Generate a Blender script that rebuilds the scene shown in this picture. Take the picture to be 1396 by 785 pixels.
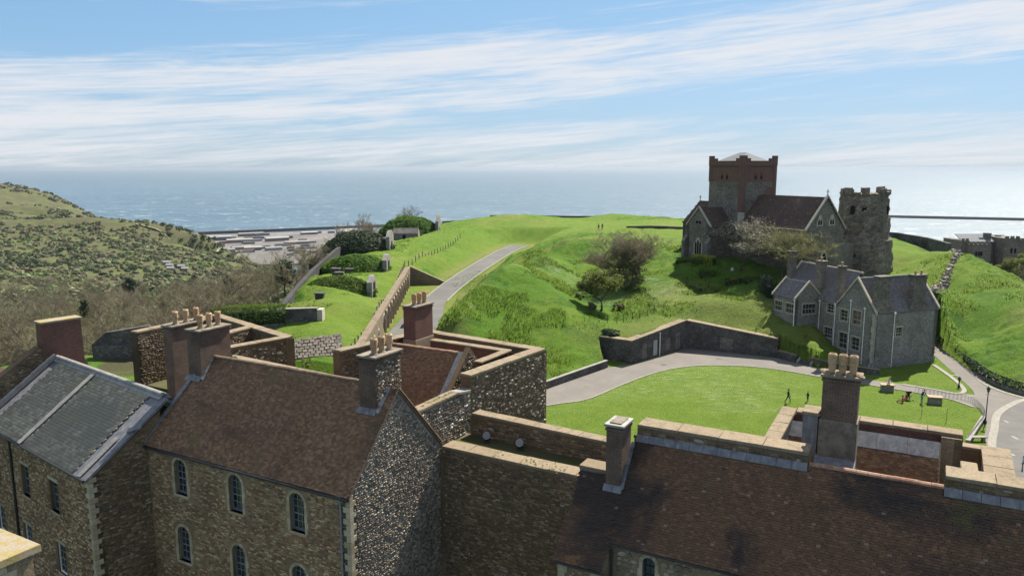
import bpy, bmesh, math, random
import numpy as np
from mathutils import Vector, Matrix
from mathutils.geometry import tessellate_polygon

for _o in list(bpy.data.objects):
    bpy.data.objects.remove(_o)
SC = bpy.context.scene
COL = SC.collection
R = math.radians
rnd = random.Random(7)
NR = np.random.default_rng(11)

# ------------------------------------------------------------------ camera
EYE = 28.0
PITCH = R(9.0)
FPX = 1035.0
cam_d = bpy.data.cameras.new("camera")
cam_d.sensor_width = 36.0
cam_d.lens = 36.0 * FPX / 1396.0
cam_d.clip_start = 0.5
cam_d.clip_end = 120000.0
cam = bpy.data.objects.new("camera", cam_d)
COL.objects.link(cam)
cam.location = (0, 0, EYE)
cam.rotation_euler = (R(90) - PITCH, 0, 0)
SC.camera = cam

# ------------------------------------------------------------------ light
SUN_AZ, SUN_EL = R(35.5), R(50.0)
SKY_STRENGTH = 0.112
sun_d = bpy.data.lights.new("sun", 'SUN')
sun_d.energy = 5.0
sun_d.angle = R(0.5)
sun_d.color = (1.0, 0.92, 0.79)
sun = bpy.data.objects.new("sun", sun_d)
COL.objects.link(sun)
sun_dir = Vector((math.sin(SUN_AZ) * math.cos(SUN_EL), math.cos(SUN_AZ) * math.cos(SUN_EL), math.sin(SUN_EL)))
sun.rotation_euler = sun_dir.to_track_quat('Z', 'Y').to_euler()
sun.location = sun_dir * 300

SC.view_settings.view_transform = 'Standard'
SC.view_settings.look = 'None'
SC.view_settings.exposure = 1.25
SC.view_settings.gamma = 1.0
SC.view_settings.use_curve_mapping = False
try:
    SC.cycles.max_bounces = 6
    SC.cycles.diffuse_bounces = 3
    SC.cycles.glossy_bounces = 2
    SC.cycles.transmission_bounces = 2
    SC.cycles.volume_bounces = 0
    SC.cycles.transparent_max_bounces = 8
    SC.cycles.caustics_reflective = False
    SC.cycles.caustics_refractive = False
    SC.cycles.sample_clamp_indirect = 4.0
except Exception:
    pass


# ------------------------------------------------------------------ node helper
class G:
    def __init__(s, nt):
        s.nt = nt; s.N = nt.nodes; s.L = nt.links
        s._pos = None

    def node(s, t, **kw):
        n = s.N.new(t)
        for k, v in kw.items():
            setattr(n, k, v)
        return n

    def put(s, sock, v):
        if v is None:
            return
        if hasattr(v, 'is_output'):
            s.L.new(v, sock)
        elif isinstance(v, (tuple, list)):
            if sock.type == 'VECTOR':
                sock.default_value = v[:3]
            else:
                sock.default_value = tuple(v) + ((1.0,) if len(v) == 3 else ())
        else:
            sock.default_value = v

    def pos(s):
        if s._pos is None:
            s._pos = s.node('ShaderNodeNewGeometry').outputs['Position']
        return s._pos

    def scaled(s, v, sc, vec=None):
        m = s.node('ShaderNodeVectorMath', operation='MULTIPLY')
        s.put(m.inputs[0], vec if vec is not None else s.pos()); m.inputs[1].default_value = sc
        return m.outputs[0]

    def noise(s, scale, detail=3.0, rough=0.55, vec=None, dist=0.0):
        n = s.node('ShaderNodeTexNoise')
        s.put(n.inputs['Vector'], vec if vec is not None else s.pos())
        n.inputs['Scale'].default_value = scale; n.inputs['Detail'].default_value = detail
        n.inputs['Roughness'].default_value = rough; n.inputs['Distortion'].default_value = dist
        return n.outputs['Fac']

    def voro(s, scale, vec=None, feature='F1', out='Color', rand=1.0):
        n = s.node('ShaderNodeTexVoronoi', feature=feature)
        s.put(n.inputs['Vector'], vec if vec is not None else s.pos())
        n.inputs['Scale'].default_value = scale; n.inputs['Randomness'].default_value = rand
        return n.outputs[out]

    def ramp(s, fac, stops, interp='LINEAR'):
        n = s.node('ShaderNodeValToRGB'); n.color_ramp.interpolation = interp
        e = n.color_ramp.elements
        while len(e) < len(stops):
            e.new(0.5)
        for i, (p, c) in enumerate(stops):
            e[i].position = p
            e[i].color = tuple(c) + (1.0,) if isinstance(c, (tuple, list)) else (c, c, c, 1.0)
        s.put(n.inputs['Fac'], fac)
        return n.outputs['Color']

    def mix(s, fac, a, b, mode='MIX'):
        n = s.node('ShaderNodeMix', data_type='RGBA', blend_type=mode)
        s.put(n.inputs[0], fac); s.put(n.inputs[6], a); s.put(n.inputs[7], b)
        return n.outputs[2]

    def math(s, op, a, b=None, c=None, clamp=False):
        n = s.node('ShaderNodeMath', operation=op, use_clamp=clamp)
        s.put(n.inputs[0], a)
        if b is not None: s.put(n.inputs[1], b)
        if c is not None: s.put(n.inputs[2], c)
        return n.outputs[0]

    def mapr(s, v, a, b, c=0.0, d=1.0, smooth=True):
        n = s.node('ShaderNodeMapRange', interpolation_type='SMOOTHSTEP' if smooth else 'LINEAR')
        s.put(n.inputs[0], v)
        for i, x in enumerate((a, b, c, d)): n.inputs[i + 1].default_value = x
        return n.outputs[0]

    def attr(s, name, out='Fac'):
        n = s.node('ShaderNodeAttribute', attribute_name=name)
        return n.outputs[out]

    def objrand(s):
        return s.node('ShaderNodeObjectInfo').outputs['Random']

    def sep(s, v):
        n = s.node('ShaderNodeSeparateXYZ'); s.put(n.inputs[0], v); return n.outputs

    def comb(s, x, y, z):
        n = s.node('ShaderNodeCombineXYZ')
        for i, v in enumerate((x, y, z)): s.put(n.inputs[i], v)
        return n.outputs[0]

    def hsv(s, col, h=0.5, sat=1.0, val=1.0):
        n = s.node('ShaderNodeHueSaturation')
        s.put(n.inputs['Hue'], h); s.put(n.inputs['Saturation'], sat); s.put(n.inputs['Value'], val); s.put(n.inputs['Color'], col)
        return n.outputs[0]


def MAT(name, fn, rough=0.9, spec=0.3, bump=0.3, bdist=0.02, metallic=0.0, translucent=0.0):
    """fn(g) -> colour socket/tuple, or (colour, height socket) or (colour, height, roughness socket)"""
    m = bpy.data.materials.new(name); m.use_nodes = True
    nt = m.node_tree; nt.nodes.clear(); g = G(nt)
    out = g.node('ShaderNodeOutputMaterial')
    b = g.node('ShaderNodeBsdfPrincipled')
    r = fn(g)
    r = r if isinstance(r, list) else [r]
    g.put(b.inputs['Base Color'], r[0])
    b.inputs['Roughness'].default_value = rough
    b.inputs['Specular IOR Level'].default_value = spec
    b.inputs['Metallic'].default_value = metallic
    if len(r) > 1 and r[1] is not None:
        bp = g.node('ShaderNodeBump'); bp.inputs['Strength'].default_value = bump; bp.inputs['Distance'].default_value = bdist
        g.put(bp.inputs['Height'], r[1]); g.L.new(bp.outputs[0], b.inputs['Normal'])
    if len(r) > 2:
        g.put(b.inputs['Roughness'], r[2])
    sh = b.outputs[0]
    if translucent > 0:
        t = g.node('ShaderNodeBsdfTranslucent'); g.put(t.inputs['Color'], r[0])
        mx = g.node('ShaderNodeMixShader'); mx.inputs[0].default_value = translucent
        g.L.new(sh, mx.inputs[1]); g.L.new(t.outputs[0], mx.inputs[2]); sh = mx.outputs[0]
    g.L.new(sh, out.inputs['Surface'])
    return m


# ------------------------------------------------------------------ sky
world = bpy.data.worlds.new("World"); SC.world = world; world.use_nodes = True
wn = world.node_tree; wn.nodes.clear(); g = G(wn)
wo = g.node('ShaderNodeOutputWorld'); bg = g.node('ShaderNodeBackground'); bg.inputs['Strength'].default_value = SKY_STRENGTH
sky = g.node('ShaderNodeTexSky', sky_type='NISHITA')
sky.sun_disc = False; sky.sun_elevation = SUN_EL; sky.sun_rotation = SUN_AZ
sky.altitude = 0.0; sky.air_density = 1.0; sky.dust_density = 0.6; sky.ozone_density = 2.0
dirv = g.node('ShaderNodeTexCoord').outputs['Generated']
dx, dy, dz = g.sep(dirv)
# cirrus: long streaks, tilted a little, drawn in the direction of the sky (not of the lens)
zt = g.math('SUBTRACT', dz, g.math('MULTIPLY', dx, 0.085))
vec = g.comb(g.math('MULTIPLY', dx, 2.6), g.math('MULTIPLY', dy, 2.6), g.math('MULTIPLY', zt, 34.0))
n1 = g.noise(1.15, 6.0, 0.62, vec, 0.7)
n2 = g.noise(4.2, 5.0, 0.65, vec, 0.4)
vec2 = g.comb(g.math('MULTIPLY', dx, 3.5), g.math('MULTIPLY', dy, 3.5), g.math('MULTIPLY', zt, 110.0))
n3 = g.noise(2.0, 4.0, 0.6, vec2, 0.5)
tex = g.math('ADD', g.math('MULTIPLY', n1, 0.55), g.math('ADD', g.math('MULTIPLY', n2, 0.25), g.math('MULTIPLY', n3, 0.20)))
band = g.math('MULTIPLY', g.mapr(zt, 0.055, 0.105, 0.0, 1.0), g.mapr(zt, 0.135, 0.19, 1.0, 0.0))
veil = g.mapr(dz, 0.0, 0.10, 1.0, 0.0)
high = g.mapr(dz, 0.16, 0.34, 0.0, 1.0)
cov = g.math('ADD', g.math('ADD', g.math('MULTIPLY', band, 0.22), g.math('MULTIPLY', veil, 0.20)), g.math('MULTIPLY', high, 0.19))
cl = g.mapr(g.math('ADD', tex, cov), 0.535, 0.82, 0.0, 0.92)
skt = g.mix(1.0, sky.outputs[0], (0.50, 0.80, 1.20), 'MULTIPLY')
kk = g.node('ShaderNodeVectorMath', operation='ADD'); g.L.new(skt, kk.inputs[0]); kk.inputs[1].default_value = (3.7, 4.2, 5.0)
kd = g.node('ShaderNodeVectorMath', operation='DIVIDE'); g.L.new(skt, kd.inputs[0]); g.L.new(kk.outputs[0], kd.inputs[1])
skc = g.scaled(kd.outputs[0], (3.7, 4.2, 5.0), kd.outputs[0])
lum = g.node('ShaderNodeRGBToBW'); g.L.new(skc, lum.inputs[0])
cb = g.math('ADD', g.math('MULTIPLY', lum.outputs[0], 0.10), 2.95)
ccol = g.mix(1.0, (0.97, 0.99, 1.04), g.comb(cb, cb, cb), 'MULTIPLY')
g.put(bg.inputs['Color'], g.mix(cl, skc, ccol)); g.L.new(bg.outputs[0], wo.inputs['Surface'])


# ------------------------------------------------------------------ geometry helpers
def v3(p): return np.array(p, float)


def unit(a):
    a = np.array(a, float); return a / np.linalg.norm(a)


def new_obj(name, me, mats, parent=None, kind=None, label=None):
    o = bpy.data.objects.new(name, me)
    COL.objects.link(o)
    if mats is not None:
        if not isinstance(mats, (list, tuple)): mats = [mats]
        if len(me.materials) == 0:
            for m in mats: me.materials.append(m)
    if parent is not None:
        o.parent = parent
        o.matrix_parent_inverse = root_matrix(parent).inverted()
    if kind: o['kind'] = kind
    if label: o['label'] = label
    return o


def root_matrix(o):
    m = o.matrix_basis.copy()
    p = o
    while p.parent is not None:
        m = p.parent.matrix_basis @ p.matrix_parent_inverse @ m if False else (p.parent.matrix_basis @ (p.matrix_parent_inverse @ m))
        p = p.parent
    return m


def thing(name, label, cat, loc=(0, 0, 0), group=None):
    o = bpy.data.objects.new(name, None); COL.objects.link(o)
    o.location = loc; o.empty_display_size = 0.5
    o['label'] = label; o['category'] = cat
    if group: o['group'] = group
    return o


def tag(o, label, cat, group=None):
    o['label'] = label; o['category'] = cat
    if group: o['group'] = group
    return o


def np_mesh(name, V, F, attrs=None, smooth=False):
    """V (n,3), F (m,k) one polygon size"""
    V = np.asarray(V, np.float32); F = np.asarray(F, np.int32)
    me = bpy.data.meshes.new(name)
    me.vertices.add(len(V)); me.vertices.foreach_set('co', V.ravel())
    k = F.shape[1]
    me.loops.add(F.size); me.loops.foreach_set('vertex_index', F.ravel())
    me.polygons.add(len(F))
    me.polygons.foreach_set('loop_start', np.arange(0, F.size, k, dtype=np.int32))
    if smooth: me.polygons.foreach_set('use_smooth', np.ones(len(F), bool))
    me.update(calc_edges=True)
    if attrs:
        for an, arr in attrs.items():
            a = me.attributes.new(an, 'FLOAT', 'POINT'); a.data.foreach_set('value', np.asarray(arr, np.float32))
    return me


class MB:
    def __init__(s): s.v = []; s.f = []; s.m = []; s.mi = 0

    def add(s, vs, fs):
        n = len(s.v); s.v += [tuple(map(float, p)) for p in vs]
        s.f += [tuple(i + n for i in f) for f in fs]; s.m += [s.mi] * len(fs)
        return s

    def hexa(s, p):  # 8 points: bottom 4 (ccw), top 4
        return s.add(p, [(3, 2, 1, 0), (4, 5, 6, 7), (0, 1, 5, 4), (1, 2, 6, 5), (2, 3, 7, 6), (3, 0, 4, 7)])

    def box(s, lo, hi):
        x0, y0, z0 = lo; x1, y1, z1 = hi
        return s.hexa([(x0, y0, z0), (x1, y0, z0), (x1, y1, z0), (x0, y1, z0), (x0, y0, z1), (x1, y0, z1), (x1, y1, z1), (x0, y1, z1)])

    def fbox(s, fr, s0, s1, t0, t1, d0, d1):
        P = fr.P
        return s.hexa([P(s0, t0, d1), P(s1, t0, d1), P(s1, t0, d0), P(s0, t0, d0), P(s0, t1, d1), P(s1, t1, d1), P(s1, t1, d0), P(s0, t1, d0)])

    def prism(s, poly, z0, z1):
        """poly list of (x,y); z0,z1 scalars or lists"""
        n = len(poly)
        a = z0 if hasattr(z0, '__len__') else [z0] * n; b = z1 if hasattr(z1, '__len__') else [z1] * n
        vs = [(p[0], p[1], a[i]) for i, p in enumerate(poly)] + [(p[0], p[1], b[i]) for i, p in enumerate(poly)]
        fs = [tuple(range(n - 1, -1, -1)), tuple(range(n, 2 * n))] + [(i, (i + 1) % n, n + (i + 1) % n, n + i) for i in range(n)]
        return s.add(vs, fs)

    def extrude(s, pts, vec):
        """planar polygon of 3d pts extruded by vec"""
        n = len(pts); pts = [np.array(p, float) for p in pts]; vec = np.array(vec, float)
        vs = pts + [p + vec for p in pts]
        fs = [tuple(range(n)), tuple(range(2 * n - 1, n - 1, -1))] + [((i + 1) % n, i, n + i, n + (i + 1) % n) for i in range(n)]
        return s.add(vs, fs)

    def tube(s, p0, p1, r0, r1=None, n=6, cap=True):
        r1 = r0 if r1 is None else r1
        p0, p1 = v3(p0), v3(p1); d = unit(p1 - p0)
        a = unit(np.cross(d, (0, 0, 1) if abs(d[2]) < 0.9 else (1, 0, 0))); b = np.cross(d, a)
        vs = []
        for p, r in ((p0, r0), (p1, r1)):
            for i in range(n):
                t = 2 * math.pi * i / n; vs.append(p + (a * math.cos(t) + b * math.sin(t)) * r)
        fs = [(i, (i + 1) % n, n + (i + 1) % n, n + i) for i in range(n)]
        if cap: fs += [tuple(range(n - 1, -1, -1)), tuple(range(n, 2 * n))]
        return s.add(vs, fs)

    def path(s, pts, r, n=5):
        for a, b in zip(pts, pts[1:]): s.tube(a, b, r, r, n)
        return s

    def lathe(s, prof, c=(0, 0, 0), n=16, cap=True):
        vs = []
        for r, z in prof:
            for i in range(n):
                t = 2 * math.pi * i / n; vs.append((c[0] + r * math.cos(t), c[1] + r * math.sin(t), c[2] + z))
        fs = []
        for k in range(len(prof) - 1):
            fs += [(k * n + i, k * n + (i + 1) % n, (k + 1) * n + (i + 1) % n, (k + 1) * n + i) for i in range(n)]
        if cap: fs += [tuple(range(n - 1, -1, -1)), tuple(range((len(prof) - 1) * n, len(prof) * n))]
        return s.add(vs, fs)

    def ball(s, c, r, n=10, m=7):
        r = r if hasattr(r, '__len__') else (r, r, r)
        vs = [(c[0], c[1], c[2] - r[2])]
        for j in range(1, m):
            ph = -math.pi / 2 + math.pi * j / m
            for i in range(n):
                t = 2 * math.pi * i / n
                vs.append((c[0] + r[0] * math.cos(ph) * math.cos(t), c[1] + r[1] * math.cos(ph) * math.sin(t), c[2] + r[2] * math.sin(ph)))
        vs.append((c[0], c[1], c[2] + r[2])); top = len(vs) - 1
        fs = [(0, 1 + (i + 1) % n, 1 + i) for i in range(n)]
        for j in range(m - 2):
            fs += [(1 + j * n + i, 1 + j * n + (i + 1) % n, 1 + (j + 1) * n + (i + 1) % n, 1 + (j + 1) * n + i) for i in range(n)]
        fs += [(1 + (m - 2) * n + i, 1 + (m - 2) * n + (i + 1) % n, top) for i in range(n)]
        return s.add(vs, fs)

    def mesh(s, name, smooth=False, bevel=0.0, recalc=True):
        me = bpy.data.meshes.new(name)
        me.from_pydata(s.v, [], s.f)
        if any(s.m):
            me.polygons.foreach_set('material_index', s.m)
        if recalc or bevel:
            bm = bmesh.new(); bm.from_mesh(me)
            if bevel:
                bmesh.ops.remove_doubles(bm, verts=bm.verts, dist=1e-5)
                bmesh.ops.bevel(bm, geom=list(bm.edges), offset=bevel, segments=1, affect='EDGES')
            bmesh.ops.recalc_face_normals(bm, faces=bm.faces)
            bm.to_mesh(me); bm.free()
        if smooth: me.polygons.foreach_set('use_smooth', [True] * len(me.polygons))
        me.update()
        return me

    def build(s, name, mats, parent=None, kind=None, label=None, **kw):
        return new_obj(name, s.mesh(name, **kw), mats, parent, kind, label)


class Fr:
    """a plane frame: s along, t up (or up-slope), d outwards"""
    def __init__(s, o, sd, td=(0, 0, 1), n=None):
        s.o = v3(o); s.s = unit(sd); s.t = unit(td)
        s.n = unit(np.cross(s.s, s.t)) if n is None else unit(n)

    def P(s, a, b, d=0.0): return s.o + s.s * a + s.t * b + s.n * d

    def PN(s, a, b, d): return s.o + np.multiply.outer(a, s.s) + np.multiply.outer(b, s.t) + np.multiply.outer(d, s.n)


def inside(poly, x, y):
    poly = np.asarray(poly, float); r = np.zeros(np.shape(x), bool)
    n = len(poly)
    for i in range(n):
        x0, y0 = poly[i]; x1, y1 = poly[(i + 1) % n]
        if y0 == y1: continue
        c = ((y0 > y) != (y1 > y)) & (x < (x1 - x0) * (y - y0) / (y1 - y0) + x0)
        r ^= c
    return r


def facade(parent, fr, outer, holes=(), thick=0.6, mat=None, name='wall', reveal=0.28, kind=None, label=None):
    """a wall body with recesses for the openings"""
    mb = MB()
    loops = [[Vector((p[0], p[1], 0)) for p in outer]] + [[Vector((p[0], p[1], 0)) for p in h] for h in holes]
    flat = [p for l in loops for p in l]
    tri = tessellate_polygon(loops)
    mb.add([fr.P(p.x, p.y, 0) for p in flat], [tuple(t) for t in tri])
    n = len(outer)
    a = [fr.P(p[0], p[1], 0) for p in outer]; b = [fr.P(p[0], p[1], -thick) for p in outer]
    mb.add(a + b, [(i, (i + 1) % n, n + (i + 1) % n, n + i) for i in range(n)] + [tuple(range(n, 2 * n))])
    for h in holes:
        k = len(h)
        a = [fr.P(p[0], p[1], 0) for p in h]; b = [fr.P(p[0], p[1], -reveal) for p in h]
        mb.add(a + b, [(i, (i + 1) % k, k + (i + 1) % k, k + i) for i in range(k)] + [tuple(range(k, 2 * k))])
    me = mb.mesh(name, recalc=False)
    bm = bmesh.new(); bm.from_mesh(me); bmesh.ops.remove_doubles(bm, verts=bm.verts, dist=1e-4)
    bmesh.ops.recalc_face_normals(bm, faces=bm.faces); bm.to_mesh(me); bm.free()
    return new_obj(name, me, mat, parent, kind, label)


def stones(parent, fr, outer, holes=(), w=0.22, h=0.12, proud=0.03, mat=None, name='flint_stones', seed=1, tmin=-1e9, gap=0.018, inset=0.28, vis=None):
    """small stones of a rubble face, each with its own edges, joined"""
    g_ = np.random.default_rng(seed)
    o = np.asarray(outer, float)
    s0, s1 = o[:, 0].min(), o[:, 0].max(); t0, t1 = max(o[:, 1].min(), tmin), o[:, 1].max()
    S, T, W, H = [], [], [], []
    t = t0
    while t < t1:
        hh = h * g_.uniform(0.7, 1.35)
        n = int((s1 - s0) / w * 1.15) + 2
        ws = w * g_.uniform(0.5, 1.6, n); x = s0 - g_.uniform(0, w) + np.concatenate([[0], np.cumsum(ws)[:-1]])
        S.append(x + ws / 2); W.append(ws); T.append(np.full(n, t + hh / 2) + g_.normal(0, h * 0.12, n)); H.append(hh * g_.uniform(0.75, 1.12, n))
        t += hh
    S, T, W, H = map(np.concatenate, (S, T, W, H))
    T = T + 0.05 * np.sin(S * 1.3 + seed) * (h / 0.12)
    ok = inside(o, S, T)
    for e in (-0.5, 0.5):
        ok &= inside(o, S + e * W * 0.9, T) & inside(o, S, T + e * H * 0.9)
    for hl in holes:
        for ex in (-0.5, 0, 0.5):
            for ey in (-0.5, 0, 0.5):
                ok &= ~inside(hl, S + ex * W, T + ey * H)
    ok &= g_.random(len(S)) > 0.05
    S, T, W, H = S[ok], T[ok], W[ok], H[ok]; n = len(S)
    if n == 0: return None
    W = np.maximum(W - gap, 0.03); H = np.maximum(H - gap, 0.03)
    cx = np.array([-.5, 0, .5, .5, 0, -.5]); cy = np.array([-.38, -.5, -.4, .38, .5, .4])
    jx = g_.normal(0, 0.07, (n, 6)); jy = g_.normal(0, 0.07, (n, 6))
    bx = S[:, None] + (cx + jx) * W[:, None]; by = T[:, None] + (cy + jy) * H[:, None]
    k = 1 - inset
    tx = S[:, None] + (cx + jx) * W[:, None] * k + g_.normal(0, .03, (n, 1)) * W[:, None]; ty = T[:, None] + (cy + jy) * H[:, None] * k
    pr = proud * g_.uniform(0.4, 1.5, (n, 1)) + g_.normal(0, proud * 0.18, (n, 6))
    V = np.concatenate([fr.PN(bx.ravel(), by.ravel(), np.full(n * 6, -0.004)).reshape(n, 6, 3), fr.PN(tx.ravel(), ty.ravel(), np.maximum(pr, 0.004).ravel()).reshape(n, 6, 3)], 1).reshape(-1, 3)
    base = (np.arange(n) * 12)[:, None, None]
    q = [(i, (i + 1) % 6, 6 + (i + 1) % 6, 6 + i) for i in range(6)] + [(6, 7, 8, 9), (6, 9, 10, 11)]
    F = (base + np.array(q)[None]).reshape(-1, 4)
    rv = np.repeat(g_.random(n), 12)
    me = np_mesh(name, V, F, {'rnd': rv})
    return new_obj(name, me, mat, parent, 'stuff')


def tiles(parent, fr, outer, holes=(), w=0.17, gauge=0.11, th=0.016, mat=None, name='roof_tiles', seed=1, jit=1.0):
    g_ = np.random.default_rng(seed)
    o = np.asarray(outer, float)
    s0, s1 = o[:, 0].min(), o[:, 0].max(); t0, t1 = o[:, 1].min(), o[:, 1].max()
    nr = int((t1 - t0) / gauge) + 1; nc = int((s1 - s0) / w) + 2
    ri, ci = np.meshgrid(np.arange(nr), np.arange(nc), indexing='ij')
    S = s0 + (ci + 0.5 * (ri % 2)) * w; T = t0 + ri * gauge
    S = (S + g_.normal(0, 0.006 * jit, S.shape)).ravel(); T = (T + g_.normal(0, 0.007 * jit, T.shape)).ravel()
    ok = inside(o, S, T + gauge * 0.5)
    for hl in holes: ok &= ~inside(hl, S, T + gauge * 0.5)
    ok &= g_.random(len(S)) > 0.0008 * jit
    S, T = S[ok], T[ok]; n = len(S)
    hw = w * 0.485
    a = th * g_.uniform(0.75, 1.5, n); sk = g_.normal(0, 0.0035 * jit, n)
    x = np.stack([S - hw, S + hw, S + hw, S - hw], 1)
    ylo, yhi = T, T + gauge * 1.25
    y = np.stack([ylo, ylo, yhi, yhi], 1)
    dtop = np.stack([a + sk + th, a - sk + th, np.full(n, th * .5), np.full(n, th * .5)], 1)
    sag = (vnoise(S * .22 + seed, T * .3) * .07 + vnoise(S * .7, T * .8 + seed) * .03)[:, None]
    dtop = dtop + sag
    dbot = np.stack([np.zeros(n), np.zeros(n), np.zeros(n), np.zeros(n)], 1)
    V = np.concatenate([fr.PN(x.ravel(), y.ravel(), dtop.ravel()).reshape(n, 4, 3), fr.PN(x[:, :2].ravel(), y[:, :2].ravel(), (dbot[:, :2] + sag).ravel()).reshape(n, 2, 3)], 1).reshape(-1, 3)
    base = (np.arange(n) * 6)[:, None, None]
    F = (base + np.array([(0, 1, 2, 3), (4, 5, 1, 0)])[None]).reshape(-1, 4)
    me = np_mesh(name, V, F, {'rnd': np.repeat(g_.random(n), 6)})
    return new_obj(name, me, mat, parent, 'stuff')


_cope = {}


def coping(parent, p0, p1, width, z, th=0.16, piece=0.95,  mat=None, side=0.0, z1=None, name='coping_stone', over=0.04):
    """separate coping slabs laid end to end from p0 to p1 (xy); width centred on the line, shifted by side"""
    p0 = np.array(p0[:2], float); p1 = np.array(p1[:2], float)
    z1 = z if z1 is None else z1
    d3 = np.array([*(p1 - p0), z1 - z]); L = np.linalg.norm(d3); n = max(1, round(L / (piece * 1.55))); l = L / n
    s = d3 / L; nn = unit(np.cross((0, 0, 1), s)); up = np.cross(s, nn)
    key = (round(l, 3), width, th)
    if key not in _cope:
        ms = []
        for q in range(3):
            mb = MB(); hw = width / 2 + over; hl = l / 2 - 0.004
            r_ = random.Random(q * 17 + int(l * 1000))
            top = [(-hl, -hw), (hl, -hw), (hl, hw), (-hl, hw)]
            mb.hexa([(x, y, -th) for x, y in top] + [(x * r_.uniform(.985, 1.0), y * r_.uniform(.96, 1.0), r_.uniform(-.012, .012)) for x, y in top])
            ms.append(mb.mesh('coping_stone', bevel=0.016))
        _cope[key] = ms
    for i in range(n):
        c = np.array([*p0, z]) + d3 * (i + .5) / n + nn * side
        o = new_obj(name, _cope[key][rnd.randrange(3)], mat, parent)
        m = Matrix((tuple(s) + (0,), tuple(nn) + (0,), tuple(up) + (0,), (0, 0, 0, 1))).transposed()
        m.translation = Vector(c) + Vector(up) * rnd.uniform(-.006, .006)
        o.matrix_basis = m @ Matrix.Rotation(rnd.choice((0, math.pi)), 4, 'Z') @ Matrix.Rotation(rnd.uniform(-.006, .006), 4, 'Z')
    return n


def blocks(parent, fr, rows, mat, name='quoin', d0=-0.1, d1=0.03, jit=0.012):
    """dressed blocks: rows of (s0,s1,t0,t1)"""
    for (a, b, c, e) in rows:
        mb = MB(); g_ = 0.008
        j = lambda: rnd.uniform(-jit, jit)
        mb.fbox(fr, a + g_ + j(), b - g_ + j(), c + g_, e - g_, d0, d1 + j() * .6)
        mb.build(name, mat, parent, bevel=0.012)


def arch_pts(cx, w, t0, t1, n=9):
    """round-headed opening outline, ccw from bottom left"""
    r = w / 2; ts = t1 - r
    return [(cx - r, t0), (cx + r, t0)] + [(cx + r * math.cos(math.pi * i / (n - 1)), ts + r * math.sin(math.pi * i / (n - 1))) for i in range(n)]


def rect_pts(s0, s1, t0, t1): return [(s0, t0), (s1, t0), (s1, t1), (s0, t1)]


def catmull(pts, k=6):
    pts = [np.array(p, float) for p in pts]; out = []
    P = [2 * pts[0] - pts[1]] + pts + [2 * pts[-1] - pts[-2]]
    for i in range(1, len(P) - 2):
        for j in range(k):
            t = j / k
            a, b, c, d = P[i - 1], P[i], P[i + 1], P[i + 2]
            out.append(0.5 * ((2 * b) + (c - a) * t + (2 * a - 5 * b + 4 * c - d) * t * t + (3 * b - a - 3 * c + d) * t ** 3))
    out.append(pts[-1]); return out


def copy_thing(root, loc=None, rz=None, label=None, scale=None):
    r = root.copy(); COL.objects.link(r)
    if loc is not None: r.location = loc
    if rz is not None: r.rotation_euler = (0, 0, rz)
    if scale is not None: r.scale = scale if hasattr(scale, '__len__') else (scale,) * 3
    if label: r['label'] = label
    for ch in list(root.children):
        c = ch.copy(); COL.objects.link(c); c.parent = r
        for gch in list(ch.children):
            d = gch.copy(); COL.objects.link(d); d.parent = c
    return r


# survey frame: where a feature measured in the photograph stands
_c, _s = math.cos(PITCH), math.sin(PITCH)


def ray(px, py):
    a = (px - 698.0) / FPX; b = (392.5 - py) / FPX
    return np.array([a, _c + b * _s, -_s + b * _c])


E0 = np.array([0, 0, EYE])


def atz(px, py, z=0.0):
    r = ray(px, py); return E0 + r * ((z - EYE) / r[2])


def aty(px, py, y):
    r = ray(px, py); return E0 + r * (y / r[1])


PHI = R(28.5)
AU = np.array([math.cos(PHI), -math.sin(PHI), 0.0]); AV = np.array([math.sin(PHI), math.cos(PHI), 0.0]); AZ = np.array([0, 0, 1.0])


def UV(u, v, z=0.0): return AU * u + AV * v + AZ * z
# ------------------------------------------------------------------ materials
def stone_mat(name, stops, mottled=0.5, moss=None, bump=0.5, streak=0.0):
    def f(g):
        r = g.attr('rnd')
        c = g.ramp(r, stops, 'CONSTANT')
        n = g.noise(9.0, 4.0); big = g.noise(0.35, 4.0)
        c = g.mix(mottled, c, g.mix(1.0, c, g.ramp(n, [(0.25, 0.45), (0.75, 1.35)]), 'MULTIPLY'))
        c = g.mix(1.0, c, g.ramp(big, [(0.25, (0.62, 0.60, 0.58)), (0.7, (1.12, 1.12, 1.12))]), 'MULTIPLY')
        if moss: c = g.mix(g.mapr(g.noise(0.9, 5.0, 0.65), 0.52, 0.72, 0, 0.75), c, moss)
        return [c, n]
    return MAT(name, f, 0.88, 0.25, bump, 0.015)


def mortar_mat(name, a, b, moss=None):
    def f(g):
        n = g.noise(14.0, 5.0, 0.7); big = g.noise(0.4, 4.0)
        c = g.mix(g.mapr(n, .3, .7), a, b)
        c = g.mix(1.0, c, g.ramp(big, [(0.25, (0.6, 0.58, 0.56)), (0.7, (1.1, 1.1, 1.1))]), 'MULTIPLY')
        if moss: c = g.mix(g.mapr(g.noise(0.9, 5.0, 0.65), 0.52, 0.72, 0, 0.7), c, moss)
        return [c, n]
    return MAT(name, f, 0.95, 0.15, 0.7, 0.03)


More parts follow.
